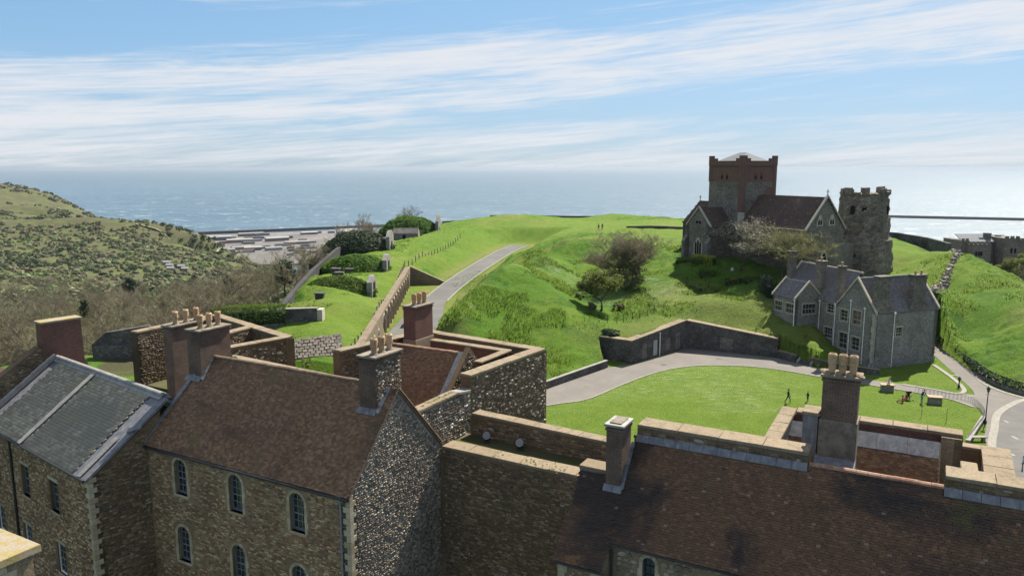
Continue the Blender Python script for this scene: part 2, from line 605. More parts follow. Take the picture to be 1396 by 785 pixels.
M_mortar = mortar_mat('lime_mortar', (0.154, 0.115, 0.071), (0.309, 0.238, 0.150))
M_mortar_dk = mortar_mat('weathered_mortar', (0.108, 0.075, 0.046), (0.218, 0.157, 0.097), (0.078, 0.071, 0.027))
M_mortar_gr = mortar_mat('grey_mortar', (0.14, 0.135, 0.12), (0.25, 0.24, 0.21))
M_brown = stone_mat('brown_rubble', [(0, (0.220, 0.136, 0.072)), (.18, (0.308, 0.214, 0.118)), (.36, (0.168, 0.097, 0.056)), (.5, (0.395, 0.300, 0.177)), (.68, (0.249, 0.186, 0.111)), (.84, (0.483, 0.385, 0.249)), (.94, (0.146, 0.121, 0.092))])
M_flint = stone_mat('knapped_flint', [(0, (0.118, 0.098, 0.078)), (.18, (0.205, 0.167, 0.125)), (.36, (0.140, 0.110, 0.082)), (.5, (0.363, 0.309, 0.240)), (.64, (0.302, 0.245, 0.176)), (.8, (0.412, 0.363, 0.290)), (.9, (0.237, 0.181, 0.125))], 0.35)
M_dkflint = stone_mat('dark_flint', [(0, (0.135, 0.100, 0.064)), (.25, (0.206, 0.154, 0.100)), (.45, (0.095, 0.078, 0.060)), (.62, (0.269, 0.201, 0.127)), (.8, (0.166, 0.115, 0.071)), (.93, (0.316, 0.279, 0.215))], 0.6, (0.099, 0.085, 0.042))
M_towerflint = stone_mat('tower_flint', [(0, (0.118, 0.092, 0.071)), (.22, (0.190, 0.154, 0.113)), (.42, (0.080, 0.071, 0.062)), (.58, (0.301, 0.238, 0.170)), (.74, (0.158, 0.115, 0.080)), (.88, (0.700, 0.662, 0.539))], 0.5)
M_rag = stone_mat('grey_ragstone', [(0, (0.20, 0.20, 0.19)), (.2, (0.27, 0.265, 0.245)), (.4, (0.16, 0.16, 0.15)), (.6, (0.31, 0.30, 0.275)), (.8, (0.23, 0.22, 0.20)), (.93, (0.40, 0.39, 0.36))], 0.5)
M_church = stone_mat('church_rubble', [(0, (0.13, 0.12, 0.105)), (.25, (0.19, 0.175, 0.15)), (.5, (0.105, 0.095, 0.085)), (.75, (0.24, 0.22, 0.19))], 0.5)


def f_ashlar(g):
    n = g.noise(16.0, 5.0, 0.7); b = g.noise(1.1, 4.0); o = g.objrand()
    c = g.ramp(o, [(0, (0.33, 0.27, 0.17)), (.5, (0.40, 0.34, 0.23)), (1, (0.46, 0.41, 0.30))])
    c = g.mix(1.0, c, g.ramp(n, [(.25, .6), (.75, 1.2)]), 'MULTIPLY')
    return [g.mix(g.mapr(b, .45, .7, 0, .55), c, (0.19, 0.155, 0.10)), n]
M_ashlar = MAT('caen_stone', f_ashlar, 0.9, 0.2, 0.4, 0.02)


def f_coping(g):
    n = g.noise(11.0, 6.0, 0.7); b = g.noise(1.7, 5.0, 0.65); l = g.noise(4.5, 5.0, 0.7); o = g.objrand()
    c = g.ramp(o, [(0, (0.185, 0.144, 0.096)), (.5, (0.222, 0.179, 0.123)), (1, (0.204, 0.166, 0.119))])
    c = g.mix(1.0, c, g.ramp(n, [(.25, .55), (.75, 1.25)]), 'MULTIPLY')
    c = g.mix(g.mapr(b, .5, .66, 0, .6), c, (0.105, 0.086, 0.065))
    c = g.mix(g.mapr(l, .60, .70, 0, .7), c, (0.259, 0.203, 0.065))
    c = g.mix(g.mapr(g.noise(7.0, 4.0), .64, .72, 0, .8), c, (0.056, 0.052, 0.046))
    return [c, n]
M_coping = MAT('lichened_coping', f_coping, 0.92, 0.2, 0.5, 0.02)


def f_lichen(g):
    n = g.noise(11.0, 6.0, 0.7); b = g.noise(2.1, 5.0, 0.65)
    c = g.mix(g.mapr(n, .3, .7), (0.212, 0.176, 0.125), (0.281, 0.245, 0.190))
    c = g.mix(g.mapr(b, .46, .60, 0, .75), c, (0.230, 0.185, 0.055))
    c = g.mix(g.mapr(g.noise(3.3, 5.0, .7), .6, .68, 0, .8), c, (0.136, 0.146, 0.050))
    return [c, n]
M_lichen = MAT('yellow_lichen_stone', f_lichen, 0.9, 0.2, 0.5, 0.02)


def brick_mat(name, a, b, mort, scale=1.0, sooty=0.5):
    def f(g):
        p = g.sep(g.pos())
        nrm = g.node('ShaderNodeNewGeometry').outputs['True Normal']
        nx, ny, nz = g.sep(nrm)
        fl = g.math('GREATER_THAN', g.math('ABSOLUTE', g.math('ADD', g.math('MULTIPLY', nx, AV[0]), g.math('MULTIPLY', ny, AV[1]))), 0.6)
        uu = g.math('ADD', g.math('MULTIPLY', p[0], AU[0]), g.math('MULTIPLY', p[1], AU[1]))
        vv = g.math('ADD', g.math('MULTIPLY', p[0], AV[0]), g.math('MULTIPLY', p[1], AV[1]))
        hx = g.math('ADD', g.math('MULTIPLY', uu, fl), g.math('MULTIPLY', vv, g.math('SUBTRACT', 1.0, fl)))
        vec = g.comb(hx, p[2], 0.0)
        t = g.node('ShaderNodeTexBrick'); g.put(t.inputs['Vector'], vec)
        t.inputs['Scale'].default_value = 1.0; t.inputs['Brick Width'].default_value = 0.235 * scale; t.inputs['Row Height'].default_value = 0.078 * scale
        t.inputs['Mortar Size'].default_value = 0.011 * scale; t.inputs['Mortar Smooth'].default_value = 0.2
        g.put(t.inputs['Color1'], a); g.put(t.inputs['Color2'], b); g.put(t.inputs['Mortar'], mort)
        n = g.noise(13.0, 5.0, .7); big = g.noise(0.9, 5.0, .6)
        c = g.mix(1.0, t.outputs[0], g.ramp(n, [(.25, .6), (.75, 1.3)]), 'MULTIPLY')
        c = g.mix(g.mapr(big, .42, .68, 0, sooty), c, (0.035, 0.028, 0.024))
        h = g.math('ADD', g.math('MULTIPLY', n, .3), g.math('SUBTRACT', 1.0, t.outputs['Fac']))
        return [c, h]
    return MAT(name, f, 0.9, 0.2, 0.6, 0.015)


M_brick = brick_mat('sooty_brown_brick', (0.142, 0.081, 0.057), (0.095, 0.061, 0.047), (0.176, 0.155, 0.121))
M_brickred = brick_mat('dark_red_brick', (0.179, 0.074, 0.054), (0.121, 0.054, 0.044), (0.126, 0.109, 0.090), 1.0, 0.25)
M_brickbuff = brick_mat('buff_brick', (0.30, 0.235, 0.145), (0.22, 0.165, 0.105), (0.26, 0.23, 0.18), 1.0, 0.25)
M_brickchurch = brick_mat('church_red_brick', (0.165, 0.085, 0.066), (0.125, 0.068, 0.055), (0.15, 0.11, 0.09), 1.6, 0.15)
M_render = MAT('stained_render', lambda g: [g.mix(g.mapr(g.noise(1.6, 6.0, .7), .35, .65), (0.115, 0.10, 0.078), (0.21, 0.185, 0.145)), g.noise(12, 5)], 0.95, 0.2, 0.6, 0.03)


def tile_mat(name, stops, stain, lich, moss, stain_s=0.16, edge=(0.1, 0.1, 0.1), sl=(.50, .64), ls=1.4):
    def f(g):
        r = g.attr('rnd'); n = g.noise(20.0, 4.0, .7)
        c = g.ramp(r, stops)
        c = g.mix(1.0, c, g.ramp(n, [(.25, .6), (.75, 1.3)]), 'MULTIPLY')
        big = g.noise(stain_s, 5.0, .68, dist=0.6)
        c = g.mix(g.mapr(big, sl[0], sl[1], 0, .85), c, stain)
        sp = g.noise(ls, 6.0, .75)
        c = g.mix(g.mapr(sp, .60, .70, 0, .7), c, lich)
        ms = g.noise(0.30, 6.0, .72)
        c = g.mix(g.mapr(ms, .54, .68, 0, .75), c, moss)
        w = g.math('GREATER_THAN', r, 0.990)
        c = g.mix(g.math('MULTIPLY', w, .35), c, (0.30, 0.25, 0.19))
        return [c, n]
    return MAT(name, f, 0.82, 0.3, 0.4, 0.01)


M_tileA = tile_mat('brown_clay_tile', [(0, (0.144, 0.082, 0.048)), (.35, (0.187, 0.109, 0.064)), (.7, (0.230, 0.135, 0.076)), (1, (0.287, 0.182, 0.104))], (0.100, 0.063, 0.041), (0.327, 0.255, 0.154), (0.144, 0.112, 0.048))
M_tileR = tile_mat('mossy_clay_tile', [(0, (0.115, 0.065, 0.038)), (.4, (0.135, 0.075, 0.043)), (.75, (0.155, 0.084, 0.048)), (1, (0.205, 0.109, 0.060))], (0.026, 0.023, 0.023), (0.270, 0.142, 0.060), (0.098, 0.084, 0.031), 0.10)
M_tileC = tile_mat('church_clay_tile', [(0, (0.075, 0.05, 0.043)), (.5, (0.10, 0.066, 0.055)), (1, (0.125, 0.085, 0.07))], (0.07, 0.05, 0.045), (0.13, 0.10, 0.09), (0.08, 0.065, 0.05))
M_slate = tile_mat('grey_green_slate', [(0, (0.206, 0.185, 0.138)), (.4, (0.273, 0.243, 0.179)), (.8, (0.332, 0.295, 0.216)), (1, (0.429, 0.373, 0.265))], (0.195, 0.177, 0.140), (0.468, 0.391, 0.250), (0.254, 0.231, 0.125))
M_slateH = tile_mat('purple_grey_slate', [(0, (0.125, 0.12, 0.135)), (.4, (0.155, 0.148, 0.162)), (.8, (0.18, 0.172, 0.182)), (1, (0.22, 0.21, 0.215))], (0.12, 0.115, 0.125), (0.23, 0.21, 0.18), (0.16, 0.15, 0.14))


def f_lead(g):
    n = g.noise(2.4, 5.0, .65); s = g.noise(1.0, 3.0, .6, g.scaled(None, (5, 5, .7)))
    c = g.mix(g.mapr(n, .3, .7), (0.10, 0.105, 0.115), (0.17, 0.175, 0.185))
    return [g.mix(g.mapr(s, .5, .7, 0, .45), c, (0.27, 0.275, 0.28)), n, g.math('MULTIPLY_ADD', n, .3, .55)]
M_lead = MAT('weathered_lead', f_lead, 0.5, 0.3, 0.25, 0.02)
M_leadroof = MAT('grey_lead_roof', lambda g: [g.mix(g.noise(1, 4), (0.115, 0.125, 0.14), (0.16, 0.17, 0.185)), g.noise(4, 3)], 0.85, 0.15, .2, .02)
M_leadpale = MAT('pale_lead', lambda g: [g.mix(g.mapr(g.noise(2, 4), .3, .7), (0.173, 0.171, 0.158), (0.259, 0.256, 0.238)), g.noise(6, 3)], 0.6, 0.4, 0.2, 0.01)
M_ridge = MAT('terracotta_ridge', lambda g: [g.mix(g.mapr(g.noise(3, 5, .7), .35, .65), (0.20, 0.10, 0.065), (0.30, 0.19, 0.13)), g.noise(20, 4)], 0.85, 0.25)
M_ridgedk = MAT('brown_ridge', lambda g: [g.mix(g.mapr(g.noise(3, 5, .7), .35, .65), (0.10, 0.07, 0.05), (0.17, 0.125, 0.09)), g.noise(20, 4)], 0.85, 0.25)


def f_pot(g):
    n = g.noise(6, 5, .7); o = g.objrand()
    c = g.ramp(o, [(0, (0.40, 0.26, 0.145)), (.5, (0.46, 0.305, 0.17)), (1, (0.50, 0.36, 0.215))])
    c = g.mix(1.0, c, g.ramp(n, [(.25, .6), (.75, 1.1)]), 'MULTIPLY')
    c = g.mix(g.mapr(g.noise(2.2, 5, .7), .5, .68, 0, .6), c, (0.17, 0.125, 0.085))
    return [c, n]
M_pot = MAT('buff_terracotta', f_pot, 0.8, 0.3, 0.2, 0.01)
M_walk = MAT('mossy_wall_walk', lambda g: [g.mix(g.mapr(g.noise(1.1, 6, .7), .35, .62), (0.085, 0.07, 0.045), (0.06, 0.068, 0.024)), g.noise(9, 5)], .95, .1, .6, .04)
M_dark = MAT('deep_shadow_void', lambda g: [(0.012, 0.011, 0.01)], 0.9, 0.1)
M_glass = MAT('old_window_glass', lambda g: [g.mix(g.mapr(g.noise(1.3, 2), .4, .6), (0.012, 0.016, 0.02), (0.03, 0.038, 0.045)), g.noise(1.5, 2)], 0.08, 0.6, 0.08, 0.02)
M_frameblue = MAT('blue_grey_frame_paint', lambda g: [g.mix(g.noise(5, 4), (0.075, 0.10, 0.125), (0.12, 0.15, 0.18))], 0.55, 0.4)
M_bar = MAT('pale_grey_bar_paint', lambda g: [(0.17, 0.19, 0.21)], 0.5, 0.4)
M_white = MAT('white_paint', lambda g: [g.mix(g.noise(4, 4), (0.66, 0.66, 0.64), (0.8, 0.8, 0.78))], 0.5, 0.4)
M_iron = MAT('black_iron', lambda g: [(0.02, 0.021, 0.023)], 0.5, 0.45)
M_pipe = MAT('grey_pipe_paint', lambda g: [g.mix(g.noise(2, 4), (0.13, 0.15, 0.17), (0.20, 0.22, 0.24))], 0.55, 0.4)
M_galv = MAT('galvanised_grey', lambda g: [(0.35, 0.36, 0.37)], 0.45, 0.5, metallic=0.4)
M_wood = MAT('weathered_timber', lambda g: [g.mix(g.noise(3, 5, vec=g.scaled(None, (1, 1, 8))), (0.22, 0.16, 0.10), (0.38, 0.29, 0.19)), g.noise(12, 4)], 0.85, 0.2)


def f_asphalt(g):
    n = g.noise(30, 4, .8); b = g.noise(.22, 5, .6); s = g.noise(1, 4, .6, g.scaled(None, (.25, .9, 1)))
    c = g.mix(g.mapr(n, .3, .7), (0.075, 0.074, 0.073), (0.106, 0.105, 0.101))
    c = g.mix(g.mapr(b, .4, .65, 0, .5), c, (0.132, 0.129, 0.118))
    return [g.mix(g.mapr(s, .58, .7, 0, .4), c, (0.053, 0.052, 0.052)), n]
M_asphalt = MAT('worn_asphalt', f_asphalt, 0.9, 0.25, 0.4, 0.01)


def f_path(g):
    n = g.noise(30, 4, .8); b = g.noise(.3, 5, .65); s = g.noise(.9, 4, .6)
    c = g.mix(g.mapr(n, .3, .7), (0.108, 0.100, 0.094), (0.146, 0.137, 0.125))
    c = g.mix(g.mapr(b, .4, .65, 0, .6), c, (0.161, 0.149, 0.133))
    return [g.mix(g.mapr(s, .6, .72, 0, .35), c, (0.068, 0.067, 0.051)), n]
M_path = MAT('pale_path_tarmac', f_path, 0.92, 0.2, 0.4, 0.01)
M_kerb = MAT('concrete_kerb', lambda g: [g.mix(g.mapr(g.noise(2.5, 5, .7), .3, .7), (0.168, 0.160, 0.140), (0.247, 0.236, 0.213)), g.noise(20, 4)], 0.9, 0.2)
M_soil = MAT('dry_verge_soil', lambda g: [g.mix(g.mapr(g.noise(1.2, 5, .7), .3, .7), (0.30, 0.225, 0.12), (0.20, 0.19, 0.06)), g.noise(8, 5)], 0.95, 0.1, 0.6, 0.05)


def f_grass(g):
    long_, mown, daisy, dry, scrub = (g.attr(a) for a in ('long', 'mown', 'daisy', 'dry', 'scrub'))
    f1 = g.noise(2.6, 6, .75); f2 = g.noise(.35, 5, .65); f3 = g.noise(.07, 4, .6); f4 = g.noise(7, 6, .85); f5 = g.noise(.22, 6, .75)
    lawn = g.mix(g.mapr(f1, .3, .7), (0.073, 0.136, 0.014), (0.132, 0.203, 0.023))
    lawn = g.mix(g.mapr(f2, .4, .65, 0, .6), lawn, (0.144, 0.211, 0.029))
    rough = g.mix(g.mapr(f1, .3, .7), (0.044, 0.105, 0.009), (0.107, 0.190, 0.017))
    rough = g.mix(g.mapr(f2, .38, .62, 0, .7), rough, (0.071, 0.161, 0.012))
    rough = g.mix(g.mapr(f3, .45, .62, 0, .55), rough, (0.146, 0.208, 0.025))
    rough = g.mix(g.mapr(f5, .50, .60, 0, .8), rough, (0.037, 0.105, 0.010))
    c = g.mix(long_, lawn, rough)
    c = g.mix(g.math('MULTIPLY', dry, g.mapr(f1, .3, .65)), c, (0.19, 0.165, 0.062))
    d = g.math('MULTIPLY', g.mapr(f4, .56, .66), daisy)
    c = g.mix(g.math('MULTIPLY', d, .5), c, (0.50, 0.53, 0.43))
    sc = g.mix(g.mapr(f1, .3, .7), (0.055, 0.061, 0.028), (0.100, 0.094, 0.052))
    sc = g.mix(g.mapr(f3, .45, .6, 0, .8), sc, (0.091, 0.114, 0.037))
    stk = g.noise(1.0, 5, .7, g.scaled(None, (.5, 2.2, 1)))
    c = g.mix(g.math('MULTIPLY', g.mapr(stk, .48, .66), g.math('MULTIPLY_ADD', daisy, .26, .05)), c, (0.42, 0.46, 0.34))
    c = g.mix(scrub, c, sc)
    c = g.mix(1.0, c, g.ramp(f4, [(.25, .5), (.75, 1.42)]), 'MULTIPLY')
    return [c, g.math('ADD', f4, g.math('MULTIPLY', f1, 1.6))]
M_grass = MAT('castle_turf', f_grass, 0.9, 0.08, 1.0, 0.24)


def leaf_mat(name, stops, tr=0.35, sc=0.5):
    def f(g):
        c = g.ramp(g.attr('rnd'), stops)
        c = g.mix(1.0, c, g.ramp(g.noise(sc, 3), [(.3, .75), (.7, 1.2)]), 'MULTIPLY')
        o = g.objrand()
        return [g.hsv(c, g.math('MULTIPLY_ADD', o, .03, .485), 1.0, g.math('MULTIPLY_ADD', o, .35, .82))]
    return MAT(name, f, 0.75, 0.2, translucent=tr)


M_tuft = leaf_mat('grass_blades', [(0, (0.065, 0.135, 0.014)), (.5, (0.105, 0.185, 0.018)), (1, (0.15, 0.215, 0.032))], .5)
M_leaf = leaf_mat('green_leaves', [(0, (0.04, 0.092, 0.014)), (.5, (0.08, 0.145, 0.02)), (1, (0.125, 0.19, 0.034))], .58)
M_leafdk = leaf_mat('dark_evergreen', [(0, (0.012, 0.03, 0.013)), (.5, (0.022, 0.046, 0.018)), (1, (0.04, 0.07, 0.025))], .15)
M_leafyel = leaf_mat('yellow_green_leaves', [(0, (0.065, 0.095, 0.02)), (.5, (0.115, 0.145, 0.032)), (1, (0.18, 0.20, 0.055))], .45)
M_hedge = leaf_mat('hedge_leaves', [(0, (0.03, 0.075, 0.012)), (.5, (0.07, 0.13, 0.018)), (1, (0.15, 0.21, 0.03))], .3)
M_hedgegold = leaf_mat('golden_hedge_leaves', [(0, (0.13, 0.17, 0.015)), (1, (0.30, 0.33, 0.03))], .3)
M_twig = leaf_mat('bare_twigs', [(0, (0.115, 0.104, 0.066)), (.5, (0.175, 0.158, 0.102)), (1, (0.25, 0.228, 0.155))], 0.3)
M_twiggr = leaf_mat('greenish_twigs', [(0, (0.10, 0.095, 0.05)), (.5, (0.155, 0.15, 0.07)), (1, (0.21, 0.21, 0.095))], 0.2)
M_blossom = leaf_mat('white_blossom', [(0, (0.107, 0.094, 0.067)), (.55, (0.165, 0.151, 0.104)), (.8, (0.436, 0.437, 0.342)), (1, (0.582, 0.582, 0.475))], .2)
M_bark = MAT('grey_brown_bark', lambda g: [g.mix(g.mapr(g.noise(3, 5, .7, g.scaled(None, (3, 3, .6))), .3, .7), (0.05, 0.042, 0.033), (0.13, 0.11, 0.085)), g.noise(10, 4)], 0.95, 0.1, 0.6, 0.03)
M_scrub = leaf_mat('hillside_scrub', [(0, (0.041, 0.061, 0.028)), (.25, (0.076, 0.096, 0.044)), (.45, (0.145, 0.132, 0.083)), (.6, (0.103, 0.100, 0.062)), (.75, (0.103, 0.168, 0.049)), (1, (0.235, 0.220, 0.131))], 0.3, 0.02)


def f_chalk(g):
    return [g.mix(g.mapr(g.noise(.05, 5, .7), .35, .6), (0.62, 0.61, 0.56), (0.25, 0.27, 0.13)), g.noise(.3, 5)]
M_chalk = MAT('chalk_face', f_chalk, 0.95, 0.1)
# ------------------------------------------------------------------ the land
CPTS = []


def cp(*l): CPTS.extend([tuple(map(float, p)) for p in l])


def cpx(*l):
    for px, py, Y in l:
        p = aty(px, py, Y); CPTS.append((float(p[0]), float(p[1]), float(p[2])))


cp((17.4, 107.5, 3.3), (22, 112.5, 3.9), (26.5, 118, 4.4), (33, 114.8, 3.3), (39.3, 111.5, 2.5), (13, 110.5, 3.0))
cpx((817, 422, 123), (850, 402, 136), (880, 410, 130), (905, 402, 133), (840, 412, 129), (800, 425, 121))
cpx((960, 388, 138), (1000, 402, 130), (1038, 402, 126), (965, 414, 120.5), (1000, 421, 118.6), (1035, 431, 117.4), (965, 428, 118.4), (1000, 445, 116.2), (1040, 450, 115.4), (1000, 408, 124), (1035, 416, 122), (935, 415, 124), (930, 385, 138), (940, 440, 119))
cpx((980, 364, 142), (930, 357, 147), (1000, 372, 140), (1040, 372, 138), (1055, 385, 131), (900, 365, 150))
HO = np.array([50.5, 103.8, 0.0]); H1 = unit((.938, .346, 0)); H2 = np.array([-H1[1], H1[0], 0])
for a, b, z in ((0, 10, 3.3), (0, 7, 1.3), (-.5, 3, .5), (-4, 15.6, 4.8), (-4, 11.2, 4.2), (-7, 13, 4.6), (-4.5, 7, 2.6), (-5, 3, 1.4), (5, 22, 6), (12, 8, 1.5), (12, 18, 5), (12.5, 3, .6), (-1, 20, 6.0)):
    p = HO + H1 * a + H2 * b; cp((p[0], p[1], z))
cp((38.6, 148, 9.8), (45, 148, 10.5), (34, 152, 10), (52, 141, 10.5), (57, 138, 10.5), (60, 140, 9.5), (66, 150, 8.2), (76, 152, 7.4), (71, 144, 7.0), (64, 130, 7.5), (56, 128, 7))
cpx((1225, 380, 140), (1225, 340, 165), (1290, 345, 155), (1225, 327, 175), (1260, 385, 130), (1262, 395, 118))
cpx((1300, 345, 150), (1320, 356, 143), (1340, 368, 137), (1366, 384, 128), (1396, 402, 120), (1290, 400, 130), (1300, 440, 118), (1340, 430, 118), (1340, 470, 108), (1396, 470, 104), (1396, 430, 112), (1300, 455, 115.5), (1350, 500, 101), (1396, 520, 95))
cp((101, 152, 4), (98, 125, 1), (112, 120, -8), (122, 160, -10), (106, 98, -4), (90, 92, 1), (118, 200, -9), (105, 190, 4), (80, 84, .5), (95, 80, -3), (120, 80, -8))
cpx((615, 425, 113.5), (640, 398, 122), (668, 375, 131), (698, 358, 140), (738, 343, 157), (770, 331, 174), (800, 322, 188), (822, 314, 200))
cp((4.5, 99, .6), (13, 106, .9), (1, 102, .5), (-12.4, 122, .4), (-11.8, 135, .5), (-10.5, 150, .8), (-12.6, 112, .4), (-9, 101, .3), (-3, 98, .5), (-4, 170, 2.4), (-1, 185, 4))
cpx((720, 372, 133), (740, 384, 128.5), (760, 398, 124), (782, 412, 120.5), (800, 426, 117.5), (815, 438, 115), (830, 450, 112.3))
cpx((720, 440, 113), (690, 420, 118), (650, 430, 114.5), (760, 470, 107), (700, 460, 110), (790, 450, 111), (745, 490, 104), (800, 480, 106.5), (770, 430, 115.5), (740, 415, 119.5), (700, 392, 127))
cpx((776, 396, 141), (790, 405, 134), (800, 415, 128), (760, 375, 150), (775, 370, 156), (812, 428, 120.5), (825, 436, 118))
cp((-39.5, 140, 5.2), (-41, 158, 5.6), (-43, 182, 6.0), (-39, 125, 4.8), (-36, 160, 5.6), (-38, 190, 6.2))
cpx((800, 380, 148), (815, 365, 156), (790, 352, 166), (880, 335, 168), (930, 330, 168), (930, 312, 200), (860, 318, 195), (820, 345, 165))
cpx((720, 318, 235), (620, 320, 240), (680, 311, 255), (800, 301, 276), (930, 301, 276), (600, 350, 195), (560, 333, 222), (640, 322, 235), (610, 372, 183), (740, 308, 262), (650, 335, 222), (770, 312, 240))
cp((-32.5, 107, 3.5), (-24, 103, 3.5), (-37.5, 135, 4), (-30, 150, 4.3), (-24.5, 130, 4.2), (-44, 214, 5), (-30, 214, 5.2), (-35, 237, 5.6), (-27, 288, 6.5), (-25.5, 176, 4.8), (-25, 112, 3.8), (-28, 195, 5.0), (-38, 175, 4.5), (-23, 190, 5.2), (-10, 182, 5.0), (-8, 205, 6.5), (-4, 225, 6.5))
cp((-47, 135, -4), (-60, 140, -12), (-56, 215, -5), (-75, 220, -16), (-48, 262, -2), (-52, 300, -8), (-45, 108, 0), (-56, 106, 0), (-70, 104, 0), (-56, 112, 0), (-62, 125, -7), (-75, 125, -10), (-90, 106, -3), (-70, 114, -1), (-55, 175, -8), (-48, 118, -1.5))
cp((0, 300, 7.5), (40, 300, 8.5), (80, 296, 6), (0, 330, -25), (60, 330, -25), (110, 300, -25), (120, 250, -12), (100, 230, 4), (75, 220, 9.5), (95, 275, 5))
cp((-100, 170, -16), (-125, 259, -26), (-62, 300, -22), (-200, 300, -36), (-100, 110, -6), (-150, 130, -18), (-250, 200, -34), (-400, 250, -40), (-90, 300, -24), (-80, 350, -34), (-160, 350, -44), (-60, 430, -62), (-110, 500, -80), (-200, 560, -88), (0, 420, -92), (-100, 700, -108), (0, 600, -110), (100, 420, -95), (200, 330, -40), (200, 270, -16), (300, 300, -30), (250, 200, -14), (200, 120, -12), (300, 600, -112), (350, 450, -90))
cpx((0, 402, 460), (100, 400, 480), (200, 395, 500), (280, 385, 480), (150, 352, 740), (60, 350, 720), (220, 355, 720), (0, 345, 740), (280, 352, 760), (310, 362, 760), (100, 318, 850), (40, 312, 860), (180, 320, 860), (250, 335, 850))
cpx((115, 295, 900), (60, 297, 900), (0, 298, 900), (160, 300, 900), (200, 303, 905), (235, 312, 915), (265, 321, 925), (298, 333, 950), (322, 346, 960), (336, 356, 955))
cp((-520, 990, -62), (-620, 1000, -50), (-480, 1060, -103), (-430, 1010, -104), (-700, 1080, -56), (-420, 1000, -106), (-380, 900, -108), (-560, 1060, -107), (-360, 960, -110), (-700, 1180, -70))
cpx((0, 288, 1080), (45, 291, 1060), (0, 276, 1280), (50, 281, 1290), (90, 290, 1300), (0, 258, 1560), (0, 250, 1640), (40, 257, 1640), (75, 267, 1630), (98, 280, 1610), (108, 291, 1580))
cp((-900, 1700, -106), (-800, 1600, -108), (-1000, 1760, -104), (-1150, 1850, -100), (-860, 1400, -104), (-760, 1250, -106), (-1300, 1700, -6), (-1500, 1800, -30), (-1400, 1000, -10), (-1200, 600, -30), (-800, 300, -36), (-1500, 300, -20), (-700, 1700, -112), (-500, 1300, -115), (-600, 1200, -110), (-300, 1200, -115), (200, 1000, -118))
_K = np.array(CPTS); _kx, _kz = _K[:, :2], _K[:, 2]
_cc = 5.0


def _phi(d2): return -np.sqrt(d2 + _cc * _cc)


_A = _phi(((_kx[:, None] - _kx[None]) ** 2).sum(-1)); _n = len(_kx)
_A[np.arange(_n), np.arange(_n)] -= 0.0
_B = np.zeros((_n + 1, _n + 1)); _B[:_n, :_n] = _A + np.eye(_n) * 0.12; _B[:_n, _n] = 1; _B[_n, :_n] = 1
_w = np.linalg.solve(_B, np.concatenate([_kz, [0]]))


def rbf(x, y):
    x = np.asarray(x, float); y = np.asarray(y, float); sh = x.shape
    x = x.ravel(); y = y.ravel(); out = np.empty(x.size)
    for i in range(0, x.size, 8000):
        d2 = (x[i:i + 8000, None] - _kx[None, :, 0]) ** 2 + (y[i:i + 8000, None] - _kx[None, :, 1]) ** 2
        out[i:i + 8000] = _phi(d2) @ _w[:_n] + _w[_n]
    return out.reshape(sh)


_lat = np.random.default_rng(3).random((256, 256))


def vnoise(x, y):
    xi = np.floor(x).astype(int); yi = np.floor(y).astype(int); fx = x - xi; fy = y - yi
    fx = fx * fx * (3 - 2 * fx); fy = fy * fy * (3 - 2 * fy)
    a = _lat[xi & 255, yi & 255]; b = _lat[(xi + 1) & 255, yi & 255]; c = _lat[xi & 255, (yi + 1) & 255]; d = _lat[(xi + 1) & 255, (yi + 1) & 255]
    return (a * (1 - fx) + b * fx) * (1 - fy) + (c * (1 - fx) + d * fx) * fy - 0.5


# court level with the lawn, the two roads and the walls' feet
CASE0, CASE1 = np.array([-20.3, 96.0]), np.array([-24.0, 178.0])
LOWER = [(-120, 30), (-120, 88), (-80, 98), (-36, 96), (-20.9, 96.5), (-24.4, 178.0), (-17.5, 178.4), (-13.2, 172), (-11.9, 160), (-12.4, 130), (-12.3, 112), (-9, 100), (-2.5, 96), (0.5, 92.5), (4.4, 95.0), (13.1, 105.1), (12.9, 110.8), (17.1, 107.5), (27.3, 117.3), (39.9, 111.1), (42.3, 106.9), (46.2, 102.6), (49.6, 105.5), (50.5, 103.8), (61.6, 107.9), (62.3, 110.3), (66, 122), (71, 124), (67.3, 115), (64.5, 104), (63.2, 97.5), (64.5, 91), (70, 80), (90, 60), (130, 30)]
# back road up the ditch
ROAD = catmull([(-16.5, 118, 0), (-16.8, 140, 0.05), (-16.2, 158, .3), (-13.2, 177, 1.2), (-9.3, 196, 2.0), (-5.2, 215, 2.6), (-1.2, 232, 3.0), (2.5, 243, 3.3)], 5)
_RD = np.array(ROAD)


def roaddist(x, y):
    best = np.full(np.shape(x), 1e9); zz = np.zeros(np.shape(x))
    for a, b in zip(_RD[:-1], _RD[1:]):
        d = b - a; L2 = d[0] ** 2 + d[1] ** 2
        t = np.clip(((x - a[0]) * d[0] + (y - a[1]) * d[1]) / L2, 0, 1)
        q = np.hypot(x - a[0] - t * d[0], y - a[1] - t * d[1])
        m = q < best; best = np.where(m, q, best); zz = np.where(m, a[2] + t * d[2], zz)
    return best, zz


